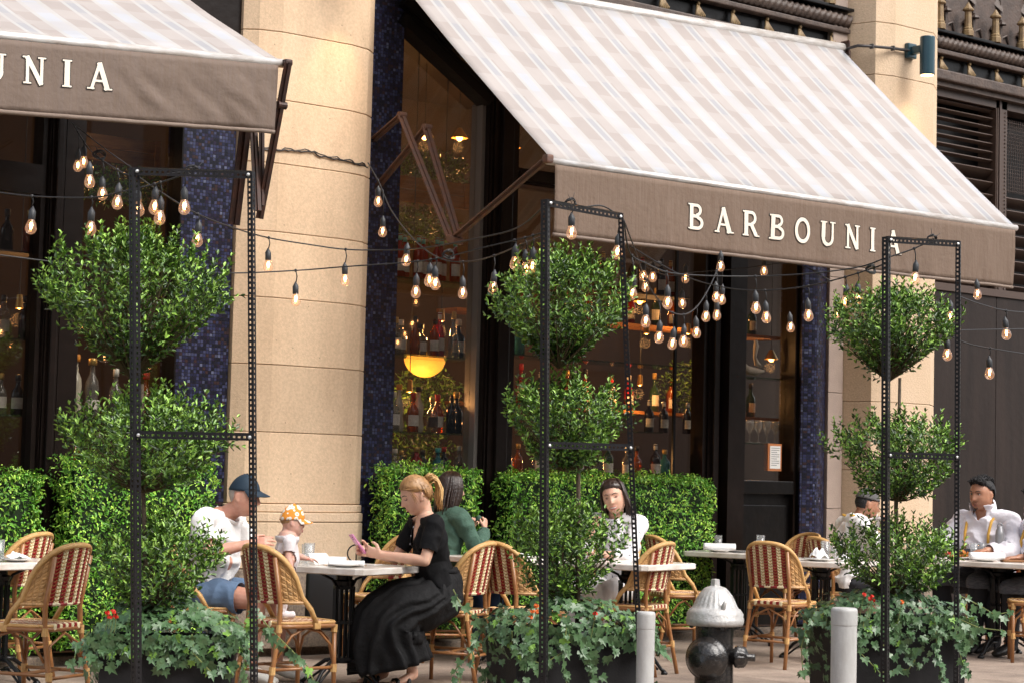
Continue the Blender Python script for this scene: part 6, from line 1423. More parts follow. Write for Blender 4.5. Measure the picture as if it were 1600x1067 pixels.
# knots of spare cable tied to the frames
for px, py, D, lb in ((893, 318, 10.75, 'black cable ties on the top rail of the middle steel frame'), (1457, 374, 11.75, 'black cable tie on the top rail of the right steel frame'), (301, 268, 9.9, 'black cable tie on the top rail of the left steel frame'), (702, 398, 11.5, 'knot of spare cable below the folding awning arm'), (1362, 421, 11.9, 'knot of spare cable left of the right steel frame'), (156, 243, 11.5, 'knot of spare cable at the top left string lights')):
    c = PD(px, py, D); b = MB()
    for k in range(3):
        a0 = random.uniform(0, 3); b.tube([c+Vector((.03*cos(a)*(1+.2*k), .012*sin(a*2+a0), .018*sin(a)*(1+.3*k))) for a in [2*pi*i/12 for i in range(13)]], .0035, 5, cap=False)
    for k in range(2): b.tube([c, c+Vector((random.uniform(-.05, .05), -.02, random.uniform(.02, .06)))], .0015, 4)
    tag(b.build('cable_tie', 'cable', smooth=True), lb, 'cable tie')
# ================================================================== PEOPLE
def etube(b, pts, rads, side=(0, 1, 0), n=20, caps=(1, 1)):
    """closed elliptical loft; rads: (across side axis, other axis); rounded ends"""
    pts = [Vector(p) for p in pts]; side = Vector(side); k = len(pts); P_ = []; R_ = []; T_ = []
    for i, p in enumerate(pts):
        t = (pts[min(i+1, k-1)]-pts[max(i-1, 0)]).normalized(); P_.append(p); R_.append(rads[i]); T_.append(t)
    def endcap(i, sg):
        p, r, t = P_[i], R_[i], T_[i]; m_ = min(r); out = []
        for q in (35, 65, 85): out.append((p+t*sg*m_*sin(radians(q)), (r[0]*cos(radians(q)), r[1]*cos(radians(q))), t))
        return out
    seq = ([x for x in reversed(endcap(0, -1))] if caps[0] else [])+[(P_[i], R_[i], T_[i]) for i in range(k)]+(endcap(k-1, 1) if caps[1] else [])
    vs = []; fs = []
    for p, r, t in seq:
        s_ = (side-t*side.dot(t)); s_ = s_.normalized() if s_.length > 1e-5 else t.orthogonal().normalized(); u = t.cross(s_)
        for j in range(n): a = 2*pi*j/n; vs.append(p+s_*cos(a)*r[0]+u*sin(a)*r[1])
    m_ = len(seq)
    for i in range(m_-1):
        for j in range(n): a, c = i*n+j, i*n+(j+1) % n; fs.append((a, c, c+n, a+n))
    fs += [tuple(range(n-1, -1, -1)), tuple(range((m_-1)*n, m_*n))]; b.add(vs, fs)
def g_(v, c, s): return math.exp(-((v-c)/s)**2)
def head_pt(phi, z, F=None):
    F = F or {}
    if z >= 0: rz = math.sqrt(max(0, 1-(z/.115)**2)); wy = .077; xb = -.100; xf = .094
    else: s = -z/.130; rz = math.sqrt(max(0, 1-s**4)); wy = .077*(1-.34*s*s)*F.get('jaw', 1.0)**s; xb = -.100*(1-.72*s); xf = .094-.006*s
    c, sn = cos(phi), sin(phi); x = (xf if c > 0 else xb)*rz*(abs(c)**(.92 if c > 0 else 1))*(1 if c > 0 else 1)*(1 if c > 0 else 1)
    if c <= 0: x = xb*rz*abs(c)
    y = wy*rz*sn
    if c > .15:
        w_ = min(1, (c-.15)/.3); ay = abs(y)
        nose = (0 if z > .022 else ((.022-z)/.058) if z > -.036 else max(0, 1-(-.036-z)/.013))
        x += w_*F.get('nose', .027)*nose**1.15*math.exp(-(y/(.0105+.006*nose))**2)
        x += w_*(-.011*math.exp(-((ay-.031)/.017)**2-((z-.003)/.013)**2)+.005*g_(z, .027, .010)*math.exp(-(y/.052)**2)-.004*math.exp(-(y/.012)**2)*g_(z, .020, .01))
        x += w_*(.0065*math.exp(-(y/.022)**2)*(g_(z, -.064, .0055)+1.1*g_(z, -.077, .006))-.003*math.exp(-(y/.026)**2)*g_(z, -.0705, .002)+.011*math.exp(-(y/.026)**2)*g_(z, -.108, .016)-.003*math.exp(-(y/.03)**2)*g_(z, -.09, .006))
        x += w_*.004*math.exp(-((ay-.045)/.02)**2-((z+.03)/.02)**2)*F.get('cheek', 1)
    return Vector((x, y, z))
def add_head(b, c, Rh, s, F):
    nz, nph = 64, 64; vs = []; fs = []
    for i in range(nz+1):
        q = -pi/2+pi*i/nz; z = (.115 if q > 0 else .130)*sin(q)*.9985
        for j in range(nph): vs.append(c+Rh @ (head_pt(2*pi*j/nph, z, F)*s))
    for i in range(nz):
        for j in range(nph): a, d = i*nph+j, i*nph+(j+1) % nph; fs.append((a, d, d+nph, a+nph))
    fs += [tuple(range(nph-1, -1, -1)), tuple(range(nz*nph, nz*nph+nph))]; b.add(vs, fs)
    for sg in (1, -1):
        b.ell(c+Rh @ (Vector((-.008, sg*.076, -.008))*s), (.019*s, .0095*s, .031*s), 12, 8, Rh @ Rm('Z', -sg*.35) @ Rm('Y', .15))
        b.ell(c+Rh @ (Vector((-.004, sg*.078, -.030))*s), (.010*s, .008*s, .011*s), 8, 6, Rh)
def add_hand(b, w_, d, n, thumb, curl, s=1., spread=.0):
    """w_: wrist; d: direction of the palm; n: palm side normal; thumb: side vector; curl per joint (degrees)"""
    w_, d, n = Vector(w_), Vector(d).normalized(), Vector(n); n = (n-d*n.dot(d)).normalized(); t = n.cross(d); t = t if t.dot(Vector(thumb)) > 0 else -t
    etube(b, [w_-d*.01*s, w_+d*.03*s, w_+d*.07*s, w_+d*.088*s], [(.026*s, .019*s), (.036*s, .017*s), (.040*s, .014*s), (.036*s, .011*s)], t, 14)
    for k, (ln, off) in enumerate(((.072, .030), (.080, .010), (.075, -.010), (.060, -.030))):
        p = w_+d*(.080-.004*abs(k-1.3))*s+t*off*s; dd = (d+t*(off*1.6+spread*(1.5-k)*.05)).normalized(); pts = [p-d*.02*s, p]
        c_ = radians(curl if not isinstance(curl, (list, tuple)) else curl[k])
        for q in (.42, .32, .26):
            R_ = Matrix.Rotation(c_, 3, t) if (Matrix.Rotation(.1, 3, t) @ d).dot(n) > 0 else Matrix.Rotation(-c_, 3, t)
            dd = R_ @ dd; p = p+dd*ln*q*s; pts.append(p)
        b.tube(pts, 0, 8, rads=[.0092*s, .0092*s, .0085*s, .0078*s, .0062*s])
    p = w_+d*.022*s+t*.028*s; q1 = p+(d*.55+t*.75+n*.35).normalized()*.035*s; q2 = q1+(d*.85+t*.20+n*.45).normalized()*.028*s; q3 = q2+(d*.9-t*.1+n*.4).normalized()*.020*s
    b.tube([w_+d*.012*s+t*.010*s, p, q1, q2, q3], 0, 8, rads=[.016*s, .0150*s, .0120*s, .0100*s, .0070*s])
def bake(b, voxel, smooth=2):
    me = b.mesh('tmp'); ob = bpy.data.objects.new('tmp', me); COL.objects.link(ob)
    m_ = ob.modifiers.new('r', 'REMESH'); m_.mode = 'VOXEL'; m_.voxel_size = voxel
    if smooth: m2 = ob.modifiers.new('s', 'SMOOTH'); m2.factor = .5; m2.iterations = smooth
    dg = bpy.context.evaluated_depsgraph_get(); dg.update(); out = bpy.data.meshes.new_from_object(ob.evaluated_get(dg), depsgraph=dg)
    bpy.data.objects.remove(ob); bpy.data.meshes.remove(me); out.materials.clear(); return out
def mesh_np(me):
    v = np.empty(len(me.vertices)*3, np.float32); me.vertices.foreach_get('co', v); n = np.empty(len(me.vertices)*3, np.float32); me.vertex_normals.foreach_get('vector', n)
    return v.reshape(-1, 3).astype(float), n.reshape(-1, 3).astype(float)
class Person:
    def __init__(s, loc, rz, label, J, skin='skin', build=1.0, sc=1.0, face=None, voxel=.0055, headR=(0, 0, 0), headS=1.0):
        s.t = thing('person', label, 'person', loc, rz); s.t.scale = (sc, sc, sc); s.J = {k: Vector(v) if not isinstance(v, dict) else v for k, v in J.items()}; J = s.J
        s.Rh = Rm('Z', radians(headR[0])) @ Rm('Y', radians(headR[1])) @ Rm('X', radians(headR[2])); s.hc = J['head']; s.hs = headS
        B = build; b = MB(); bones = []; s.F = face or {}
        nb, pel = J['nb'], J['pel']; mid = pel.lerp(nb, .45)+Vector(J.get('belly', (0, 0, 0))); sw = (J['shL']-J['shR']).length/2
        sideS = (J['shL']-J['shR']).normalized(); wdt = J.get('wd', Vector((.155, .135, 0))); 
        etube(b, [pel+Vector((0, 0, -.02)), pel.lerp(nb, .18), mid, pel.lerp(nb, .72), pel.lerp(nb, .90), nb], [(wdt[0]*1.06*B, .115*B), (wdt[0]*1.02*B, .115*B), (wdt[1]*B, .10*B*J['belly_r'].x if 'belly_r' in J else .10*B), (sw*.86, .108*B), (sw*.80, .085*B), (.075, .06)], sideS, 28)
        etube(b, [J['shL'], J['shL'].lerp(J['shR'], .5)+Vector((0, 0, .02)), J['shR']], [(.052*B, .052*B), (.07*B, .055*B), (.052*B, .052*B)], (0, 0, 1), 16)
        nk = .056*B**.5*J.get('nk', Vector((1, 0, 0))).x
        hb = s.hc+s.Rh @ (Vector((-.022, 0, -.075))*headS); b_mid = nb.lerp(hb, .5)
        etube(b, [nb+Vector((0, 0, -.03)), b_mid, hb, s.hc+s.Rh @ (Vector((-.02, 0, -.03))*headS)], [(nk*1.2, nk*1.1), (nk, nk), (nk*.98, nk), (nk*.9, nk*.9)], sideS, 18)
        add_head(b, s.hc, s.Rh, headS, s.F)
        bones += [('torso', pel, nb), ('neck', nb, hb)]
        for S in 'LR':
            sh, el, wr = J['sh'+S], J['el'+S], J['wr'+S]; lm = B*J.get('limb', Vector((1, 0, 0))).x
            etube(b, [sh, sh.lerp(el, .35), el], [(.050*lm, .052*lm), (.045*lm, .047*lm), (.036*lm, .037*lm)], (0, 0, 1), 14); fd_ = (wr-el)
            etube(b, [el, el.lerp(wr, .28), wr], [(.036*lm, .037*lm), (.040*lm, .038*lm), (.025*lm, .022*lm)], (0, 0, 1), 14)
            h_ = J.get('hand'+S)
            if h_: add_hand(b, wr, h_['d'], h_['n'], h_['t'], h_.get('c', 25), h_.get('s', 1.), h_.get('sp', 0)); bones.append(('hand'+S, wr, wr+Vector(h_['d']).normalized()*.15))
            hip, kn, an, toe = J['hip'+S], J['kn'+S], J['an'+S], J['toe'+S]
            etube(b, [hip, hip.lerp(kn, .4), kn], [(.082*lm, .085*lm), (.074*lm, .076*lm), (.053*lm, .055*lm)], sideS, 16)
            etube(b, [kn, kn.lerp(an, .3), an], [(.052*lm, .053*lm), (.050*lm, .053*lm), (.030*lm, .033*lm)], sideS, 14)
            d = (toe-an); etube(b, [an+Vector((0, 0, -.01)), an.lerp(toe, .45)+Vector((0, 0, -.012)), toe], [(.030*lm, .032*lm), (.038*lm, .028*lm), (.036*lm, .015*lm)], sideS, 12)
            bones += [('uarm'+S, sh, el), ('farm'+S, el, wr), ('thigh'+S, hip, kn), ('shin'+S, kn, an), ('foot'+S, an, toe)]
        bones.append(('head', s.hc, s.hc+Vector((0, 0, .001)))); s.me = bake(b, voxel, 1)
        s.V, s.N = mesh_np(s.me); s.me.materials.append(M[skin]); s.me.polygons.foreach_set('use_smooth', [True]*len(s.me.polygons))
        s.body = obj('body', s.me, s.t)
        # nearest bone and position along it
        best = np.full(len(s.V), 1e9); lab = np.zeros(len(s.V), int); tt = np.zeros(len(s.V)); names = []
        rad = {'torso': .13*B, 'head': .10*headS, 'neck': .055, 'uarm': .045, 'farm': .037, 'hand': .03, 'thigh': .075, 'shin': .05, 'foot': .035}
        for k, (nm, a, c) in enumerate(bones):
            names.append(nm); a, c = np.array(a), np.array(c); ab = c-a; L2 = max(1e-9, ab@ab); t_ = np.clip((s.V-a)@ab/L2, 0, 1); d = np.linalg.norm(s.V-(a+t_[:, None]*ab), axis=1)
            r_ = rad[nm.rstrip('LR')]; sc_ = d/r_; m_ = sc_ < best; best[m_] = sc_[m_]; lab[m_] = k; tt[m_] = t_[m_]
        s.lab = np.array(names)[lab]; s.tt = tt
        s.H = (s.V-np.array(s.hc)) @ np.array(s.Rh)/headS      # head-frame coordinates
    def shell(s, name, mask, off, mt, fold=.0, fscale=(9, 9, 9), seed=0, thick=.004, fn=None, par=None, taper=None):
        """a garment: the masked part of the figure pushed outward, with folds"""
        F = np.empty(len(s.me.loops), np.int32); s.me.loops.foreach_get('vertex_index', F); F = F.reshape(-1, 4) if len(F) == 4*len(s.me.polygons) else None
        keep = mask[F].all(1); F = F[keep]; idx, inv = np.unique(F, return_inverse=True); V = s.V[idx].copy(); N = s.N[idx]; inv = inv.reshape(-1, 4)
        o = off if np.isscalar(off) else off[idx]
        if taper is not None: o = o*np.clip(taper[idx], .12, 1)
        if fold:
            nz_ = np.array([noise.noise(Vector((v[0]*fscale[0]+seed, v[1]*fscale[1], v[2]*fscale[2]))) for v in V]); nz_ = 1-np.abs(nz_)*2.2; o = o+fold*nz_
        V = V+N*(np.asarray(o)[:, None] if not np.isscalar(o) else o)
        if fn is not None: V = fn(V)
        me = bpy.data.meshes.new(name); me.from_pydata([tuple(v) for v in V], [], [tuple(f) for f in inv]); me.materials.append(M[mt]); me.polygons.foreach_set('use_smooth', [True]*len(me.polygons)); me.update()
        ob = obj(name, me, par or s.t); sm = ob.modifiers.new('s', 'SMOOTH'); sm.factor = .5; sm.iterations = 3
        so_ = ob.modifiers.new('t', 'SOLIDIFY'); so_.thickness = thick; so_.offset = -1; return ob
    def hp(s, x, y, z): return s.hc+s.Rh @ (Vector((x, y, z))*s.hs)
    def fx(s, y, z):      # point of the face surface at (y, z), head frame
        rz = math.sqrt(max(0, 1-(z/.115)**2)) if z >= 0 else math.sqrt(max(0, 1-(-z/.13)**4)); wy = .077*rz if z >= 0 else .077*rz*(1-.34*(z/.13)**2); return head_pt(math.asin(max(-1, min(1, y/wy))), z, s.F)
    def face(s, brow='hair_dark', lip='lip', closed=False, smile=False, skin_lid='lid'):
        for sg in (1, -1):
            p = s.fx(sg*.031, .003)
            b = MB(); b.ell(s.hp(p.x-.0075, p.y, p.z), (.0118*s.hs, .0125*s.hs, .0105*s.hs), 14, 10, s.Rh); e = b.build('eye', skin_lid if closed else 'eye_white', s.t, smooth=True, world=False)
            if not closed:
                b = MB(); b.ell(s.hp(p.x+.0022, p.y, p.z-.001), (.0032*s.hs, .0055*s.hs, .0055*s.hs), 10, 8, s.Rh); b.build('iris', 'eye_dark', e, smooth=True, world=False)
            b = MB(); q = [s.fx(sg*y_, z_) for y_, z_ in ((.018, .004), (.025, .0105 if not closed else -.003), (.032, .012 if not closed else -.0045), (.040, .009 if not closed else -.002), (.046, .002))]
            b.tube([s.hp(v.x+.003, v.y, v.z) for v in q], 0, 5, rads=[.0006, .0014, .0018, .0016, .0006]); b.build('eyelash', 'eye_dark', s.t, smooth=True, world=False)
            b = MB(); q = [s.fx(sg*y_, z_) for y_, z_ in ((.013, .021), (.024, .0265), (.037, .0285), (.050, .021))]
            b.tube([s.hp(v.x+.0008, v.y, v.z) for v in q], 0, 6, rads=[.0022*s.hs, .0032*s.hs, .0028*s.hs, .001]); b.build('eyebrow', brow, s.t, smooth=True, world=False)
        for z_, r_, nm in ((-.0645, .0030, 'upper_lip'), (-.0775, .0038, 'lower_lip')):
            b = MB(); w_ = .024 if not smile else .030; up = .006 if smile else 0
            q = [s.fx(y_*w_, z_+up*abs(y_)**2-(.004 if z_ > -.07 else -.004)*abs(y_)**2) for y_ in (-1, -.6, -.25, 0, .25, .6, 1)]
            if smile and z_ < -.07: q = [v+Vector((-.001, 0, -.005)) for v in q]
            b.tube([s.hp(v.x-.0004, v.y, v.z) for v in q], 0, 7, rads=[.0008, r_*.75, r_, r_*.9, r_, r_*.75, .0008]); b.build(nm, lip, s.t, smooth=True, world=False)
        if smile:
            b = MB(); q = [s.fx(y_*.024, -.0725+.004*y_*y_) for y_ in (-1, -.5, 0, .5, 1)]; b.tube([s.hp(v.x+.0012, v.y, v.z) for v in q], 0, 6, rads=[.001, .0035, .0042, .0035, .001]); b.build('teeth', 'teeth', s.t, smooth=True, world=False)
    def hairmask(s, pts, zcap=.2):
        xs = [p[0] for p in pts]; zs = [p[1] for p in pts]; ln = np.interp(s.H[:, 0], xs, zs); s.hl = (s.H[:, 2]-ln)/.035; return (s.H[:, 2] > ln) & ((s.lab == 'head') | (s.lab == 'neck')) & (np.linalg.norm(s.H, axis=1) < .16) & ~((np.abs(s.H[:, 1]) > .066) & (s.H[:, 0] > -.030) & (s.H[:, 0] < .02) & (s.H[:, 2] < .020))
    def cap(s, mt, brim_dir=0, z0=.035, brim=True, tall=.012, nm='cap', btn=True):
        """a cap following the skull: crown plus bent brim"""
        b = MB(); n = 40; rings = []
        for q in range(11):
            k = q/10; z = z0+(.122+tall-z0)*sin(k*pi/2); rz = math.sqrt(max(0.0004, 1-((z-.0)/(.124+tall))**2)); zt_ = z
            for j in range(n):
                a = 2*pi*j/n; tilt = -.020*(-cos(a)) if z0 > .03 else 0; seam = 1-.012*max(0, cos(3*a)**16)
                rings.append(s.hp((.104 if cos(a) > 0 else .110)*rz*cos(a)*seam-.002, .088*rz*sin(a)*seam, zt_+(-.018*(1-cos(a))/2*(1-k) if brim else 0)))
        b.add(rings, [(i*n+j, i*n+(j+1) % n, (i+1)*n+(j+1) % n, (i+1)*n+j) for i in range(10) for j in range(n)]+[tuple(range(10*n, 11*n))])
        inner = [r_ for r_ in rings[:n]]; o = b.build(nm, mt, s.t, smooth=True, world=False); sd_ = o.modifiers.new('t', 'SOLIDIFY'); sd_.thickness = .003
        if btn: b = MB(); b.ell(s.hp(-.002, 0, .124+tall), (.007, .007, .004), 8, 6); b.build('button', mt, o, smooth=True, world=False)
        if brim:
            b = MB(); nu, nv = 16, 8; vs = []
            for lay in (0, 1):
                for i in range(nu+1):
                    a = -1.25+2.5*i/nu
                    for j in range(nv+1):
                        k = j/nv; L_ = .072*(cos(a*1.05))**.55 if abs(a*1.05) < pi/2 else 0; rr = .100; x = rr*cos(a)+L_*k; y = .086*sin(a)*(1-.05*k); z = z0+.003-.028*(abs(y)/.08)**2*k*.8-.018*k-.0035*lay
                        vs.append(s.hp(x, y, z))
            m_ = nv+1; w_ = (nu+1)*m_; fs = []
            for i in range(nu):
                for j in range(nv): a = i*m_+j; fs += [(a, a+m_, a+m_+1, a+1), (w_+a, w_+a+1, w_+a+m_+1, w_+a+m_)]
            for i in range(nu): a = i*m_+nv; fs.append((a, a+m_, w_+a+m_, w_+a))
            b.add(vs, fs); b.build('brim', mt, o, smooth=True, world=False)
        return o
    def strands(s, name, paths, r, mt, n=6):
        b = MB()
        for P_ in paths: k = len(P_); b.tube([s.hp(*p) for p in P_], 0, n, rads=[r*(.55+.45*sin(pi*min(1, (i+.6)/k)))*(1 if i < k-1 else .35) for i in range(k)])
        return b.build(name, mt, s.t, smooth=True, world=False, kind='stuff')
def anybone(P_, *names): return np.isin(P_.lab, [n+S for n in names for S in 'LR'])
HD = lambda h: VIEW_R+radians(h)

# --- blonde woman reading her phone
W = Person(G(688, 12.32), HD(197), 'blonde woman in a black top and long black skirt looking down at a pink phone', dict(
    pel=(0, 0, .56), nb=(.085, 0, 1.035), head=(.155, .005, 1.185), shL=(.07, .165, 1.0), shR=(.10, -.165, 1.0), elL=(.145, .235, .785), elR=(.22, -.20, .785), wrL=(.385, .085, .815), wrR=(.43, -.055, .82),
    handL=dict(d=(.9, -.35, .22), n=(.1, -.9, .35), t=(0, -.2, 1), c=32, s=.92), handR=dict(d=(.95, .25, .25), n=(0, .9, .3), t=(0, .1, 1), c=34, s=.92),
    hipL=(.03, .09, .54), hipR=(.03, -.09, .54), knL=(.32, .10, .475), knR=(.34, -.09, .475), anL=(.16, .10, .10), anR=(.30, -.08, .09), toeL=(.31, .13, .035), toeR=(.46, -.09, .03), nk=(.88, 0, 0), wd=(.165, .130, 0)), build=.90, headR=(2, 24, -4), headS=.98, face={'nose': .030, 'jaw': .92}, voxel=.005)
W.face('hair_dark', 'lip', closed=True)
tor = (W.lab == 'torso'); ar = anybone(W, 'uarm') & (W.tt < .74)
vneck = (W.V[:, 0] > .10) & (np.abs(W.V[:, 1]-.01) < np.clip((W.V[:, 2]-.84)*.36, 0, .06)) & (W.V[:, 2] > .84)
collar = W.V[:, 2] < 1.088-(W.V[:, 0])*.42
W.shell('black_top', ((tor & (W.V[:, 2] > .52)) | ar | ((W.lab == 'neck') & (W.tt < .35))) & ~vneck & collar, .013, 'cloth_black', .009, (14, 10, 10), 2)
for z_, y_, x_ in ((.985, .066, .168), (.93, .04, .176), (.88, .026, .176)):
    b = MB(); b.ell((x_+.012, y_, z_), (.004, .006, .006), 8, 6); b.build('button', 'button', W.t, world=False)
# necklace line
b = MB(); b.tube([(.10+.045*cos(a)+.0, .058*sin(a), 1.04-.045*max(0, cos(a))) for a in [-1.9+3.8*i/16 for i in range(17)]], .0012, 4); b.build('necklace', 'brass', W.t, world=False)
def skirt(par, rows, mt, n=110, folds=13, seed=1):
    vs = []; k = len(rows); sub = 5; R_ = []
    for i in range(k-1):
        for q in range(sub): s_ = q/sub; R_.append([a+(c-a)*s_ for a, c in zip(rows[i], rows[i+1])])
    R_.append(rows[-1]); P_ = [Vector((r[0], r[1], r[2])) for r in R_]
    for i, r in enumerate(R_):
        t = (P_[min(i+1, len(P_)-1)]-P_[max(i-1, 0)]).normalized(); s_ = Vector((0, 1, 0)); u = t.cross(s_).normalized(); amp = r[5]
        for j in range(n):
            a = 2*pi*j/n; f = sin(a*folds+2.5*noise.noise(Vector((cos(a)*1.7, sin(a)*1.7, i*.09+seed)))*2.2)+.6*noise.noise(Vector((cos(a)*4, sin(a)*4, i*.25)))
            vs.append(P_[i]+s_*cos(a)*(r[3]+amp*f)+u*sin(a)*(r[4]+amp*f))
    m_ = len(R_); fs = [(i*n+j, i*n+(j+1) % n, (i+1)*n+(j+1) % n, (i+1)*n+j) for i in range(m_-1) for j in range(n)]+[tuple(range(n-1, -1, -1))]
    b = MB(); b.add(vs, fs); o = b.build('skirt', mt, par, smooth=True, world=False); sd_ = o.modifiers.new('t', 'SOLIDIFY'); sd_.thickness = .004; return o
sk = skirt(W.t, [(-.005, 0, .72, .130, .115, .001), (-.02, 0, .65, .155, .135, .005), (.0, 0, .565, .205, .165, .008), (.10, .01, .515, .235, .165, .010), (.22, .01, .48, .25, .185, .012), (.315, .01, .39, .265, .215, .017), (.32, .01, .27, .270, .230, .021), (.29, .01, .14, .29, .245, .024)], 'skirt_black')
b = MB(); b.tube([(-.006+.118*cos(a), .133*sin(a), .715) for a in [2*pi*i/30 for i in range(31)]], .012, 8, cap=False); b.build('waistband', 'cloth_black', W.t, smooth=True, world=False)
# hair: pulled back, ponytail with fair ends
hm = W.hairmask([(-.12, -.075), (-.06, -.06), (-.03, -.02), (.0, .016), (.03, .030), (.06, .050), (.10, .064)])
ho = W.shell('hair', hm, .013, 'hair_blonde', .002, (60, 60, 14), 5, thick=.004, taper=W.hl)
ps = []
for k in range(70):
    y0 = random.gauss(0, .014); z0 = random.gauss(.045, .012); o_ = random.gauss(0, .016); o2 = random.gauss(0, .012); x_ = random.uniform(0, .02)
    ps.append([(-.098, y0, z0+.012), (-.125-x_*.6, y0*1.3+o_*.4, z0+.022), (-.152-x_, o_*.9, z0-.015), (-.148-x_*1.3, o_*1.25+o2*.3, z0-.07), (-.125-x_, o_*1.2+o2, z0-.125), (-.110-x_*.5+random.gauss(0, .008), o_*.9+o2*1.6, z0-.175+random.gauss(0, .012))])
mat('hair_fair', (.72, .47, .20), .4, var=(40, (.45, .24, .09), .7, (1, 1, .3)))
W.strands('ponytail', ps, .0042, 'hair_fair')
ps = []
for k in range(60):    # combed-back strands on the crown
    a = random.uniform(-1.45, 1.45); e = random.uniform(.35, 1.45); z1 = .118*sin(e)
    path = []
    for q in range(6):
        s_ = q/5; x = .078*cos(e)*(1-s_)+-.096*s_+.0; y = .083*cos(a*0+0)*math.sin(a)*(1-s_**2.2)*(.9 if z1 < .08 else .55); zz_ = .072+.045*math.cos(a)*(1-abs(s_-.45)*1.2)-(.030*s_) if False else None
        x = .080-.172*s_; rz = math.sqrt(max(.02, 1-(x/.106)**2)); y = .088*rz*math.sin(a)*(1-.75*s_**3); z = .126*rz*math.cos(a)*(1-.45*s_**3)
        z = max(z, .05*(1-s_)+.02); path.append((x, y, z))
    ps.append(path)
W.strands('hair_strands', ps, .0022, 'hair_blonde', 5)
ps = []
for k in range(26):      # loose wisps at the temple, ear and nape
    sg = random.choice((1, 1, -1)); x0 = random.uniform(-.05, .055); z0 = random.uniform(.0, .05); ps.append([(x0, sg*.078, z0+.02), (x0-.006+random.gauss(0, .006), sg*(.083+random.random()*.006), z0-.012), (x0-.010+random.gauss(0, .012), sg*(.080+random.random()*.010), z0-.045-random.random()*.02)])
for k in range(24): y = random.gauss(0, .03); ps.append([(-.088, y, .02), (-.092+random.gauss(0, .01), y*1.1, -.03), (-.080+random.gauss(0, .014), y*1.2, -.075)])
W.strands('loose_hair', ps, .0016, 'hair_blonde', 4)
b = MB(); c = W.hp(-.106, 0, .060); b.tube([c+W.Rh @ Vector((.004*sin(a*2), .017*cos(a), .017*sin(a))) for a in [2*pi*i/14 for i in range(15)]], .006, 6, cap=False); b.build('hair_tie', 'hair_fair', W.t, smooth=True, world=False)
def sandals(P_, ms='leather'):
    for S in 'LR':
        an, toe = P_.J['an'+S], P_.J['toe'+S]; d = Vector((toe.x-an.x, toe.y-an.y, 0)).normalized(); sd_ = Vector((-d.y, d.x, 0)); base = Vector((an.x, an.y, max(0.004, toe.z-.028)))-d*.045
        b = MB(); L = .255; pts = []; n = 16
        outl = [(0, .022), (.04, .034), (.10, .032), (.17, .044), (.22, .042), (.25, .022)]
        top = [base+d*x+sd_*y for x, y in outl]+[base+d*x-sd_*y for x, y in reversed(outl)]
        m_ = len(top); b.add([p+Vector((0, 0, .0)) for p in top]+[p+Vector((0, 0, .022)) for p in top], [(i, (i+1) % m_, (i+1) % m_+m_, i+m_) for i in range(m_)]+[tuple(range(m_-1, -1, -1)), tuple(range(m_, 2*m_))]); o = b.build('sandal', 'sole', P_.t, world=False)
        for x in (.10, .175):
            b = MB(); b.tube([base+d*x+sd_*.042+Vector((0, 0, .02)), base+d*(x-.01)+sd_*.034+Vector((0, 0, .052)), base+d*(x-.015)+Vector((0, 0, .070 if x < .15 else .056)), base+d*(x-.01)-sd_*.034+Vector((0, 0, .052)), base+d*x-sd_*.042+Vector((0, 0, .02))], .013, 6); b.build('strap', ms, o, smooth=True, world=False)
sandals(W)
wp_ = W.t.matrix_world if False else Matrix.Translation(W.t.location) @ Matrix.Rotation(W.t.rotation_euler.z, 4, 'Z')
ph = wp_ @ Vector((.515, .010, .875)); Rp = (Matrix.Rotation(W.t.rotation_euler.z, 3, 'Z') @ Rm('Y', radians(-52)) @ Rm('X', radians(6)))
b = MB(); b.box((0, 0, 0), (.148, .072, .010), bev=.0045); o = obj('phone', b.mesh('phone', ['phone_pink'], True), None, ph, Rp.to_euler()); tag(o, 'pink phone held in the blonde woman\'s hands', 'phone')
b = MB(); b.box((.048, .016, -.006), (.034, .030, .003), bev=.001); b.build('camera_bump', 'phone_pink', o, world=False); b = MB(); b.box((0, 0, .0056), (.138, .064, .0008)); b.build('screen', 'eye_dark', o, world=False)
for dx, dy in ((.056, .023), (.04, .009)): b = MB(); b.ell((dx, dy, -.008), (.005, .005, .002), 8, 6); b.build('lens', 'eye_dark', o, world=False)

# --- man in the navy cap
P_ = Person(G(318, 12.42), HD(-14), 'older man in a navy cap, white t-shirt and blue shorts leaning towards the child', dict(
    pel=(0, 0, .56), nb=(.13, 0, 1.02), head=(.275, .0, 1.15), shL=(.13, .195, .985), shR=(.09, -.195, .985), elL=(.27, .26, .76), elR=(.17, -.27, .80), wrL=(.37, .12, .62), wrR=(.39, -.16, .86),
    handL=dict(d=(.8, -.1, -.3), n=(0, -.2, -1), t=(.3, -1, 0), c=18), handR=dict(d=(.95, .15, .12), n=(.3, .8, -.3), t=(0, .2, 1), c=14, sp=1),
    hipL=(.03, .10, .54), hipR=(.03, -.10, .54), knL=(.46, .20, .52), knR=(.44, -.14, .52), anL=(.46, .18, .10), anR=(.40, -.12, .10), toeL=(.62, .22, .03), toeR=(.56, -.13, .03), belly=(.04, 0, 0), belly_r=(1.25, 0, 0), wd=(.165, .165, 0)), skin='skin_old', build=1.06, headR=(-4, 8, 0), face={'nose': .034, 'jaw': 1.05})
P_.face('hair_grey', 'skin_old')
tor = (P_.lab == 'torso'); ar = anybone(P_, 'uarm') & (P_.tt < .72)
P_.shell('t_shirt', (tor & (P_.V[:, 2] > .50)) & (P_.V[:, 2] < 1.075-(P_.V[:, 0]-.06)*.42) | ar & (P_.V[:, 2] < 1.08), .012, 'cloth_white', .020, (12, 10, 8), 3)
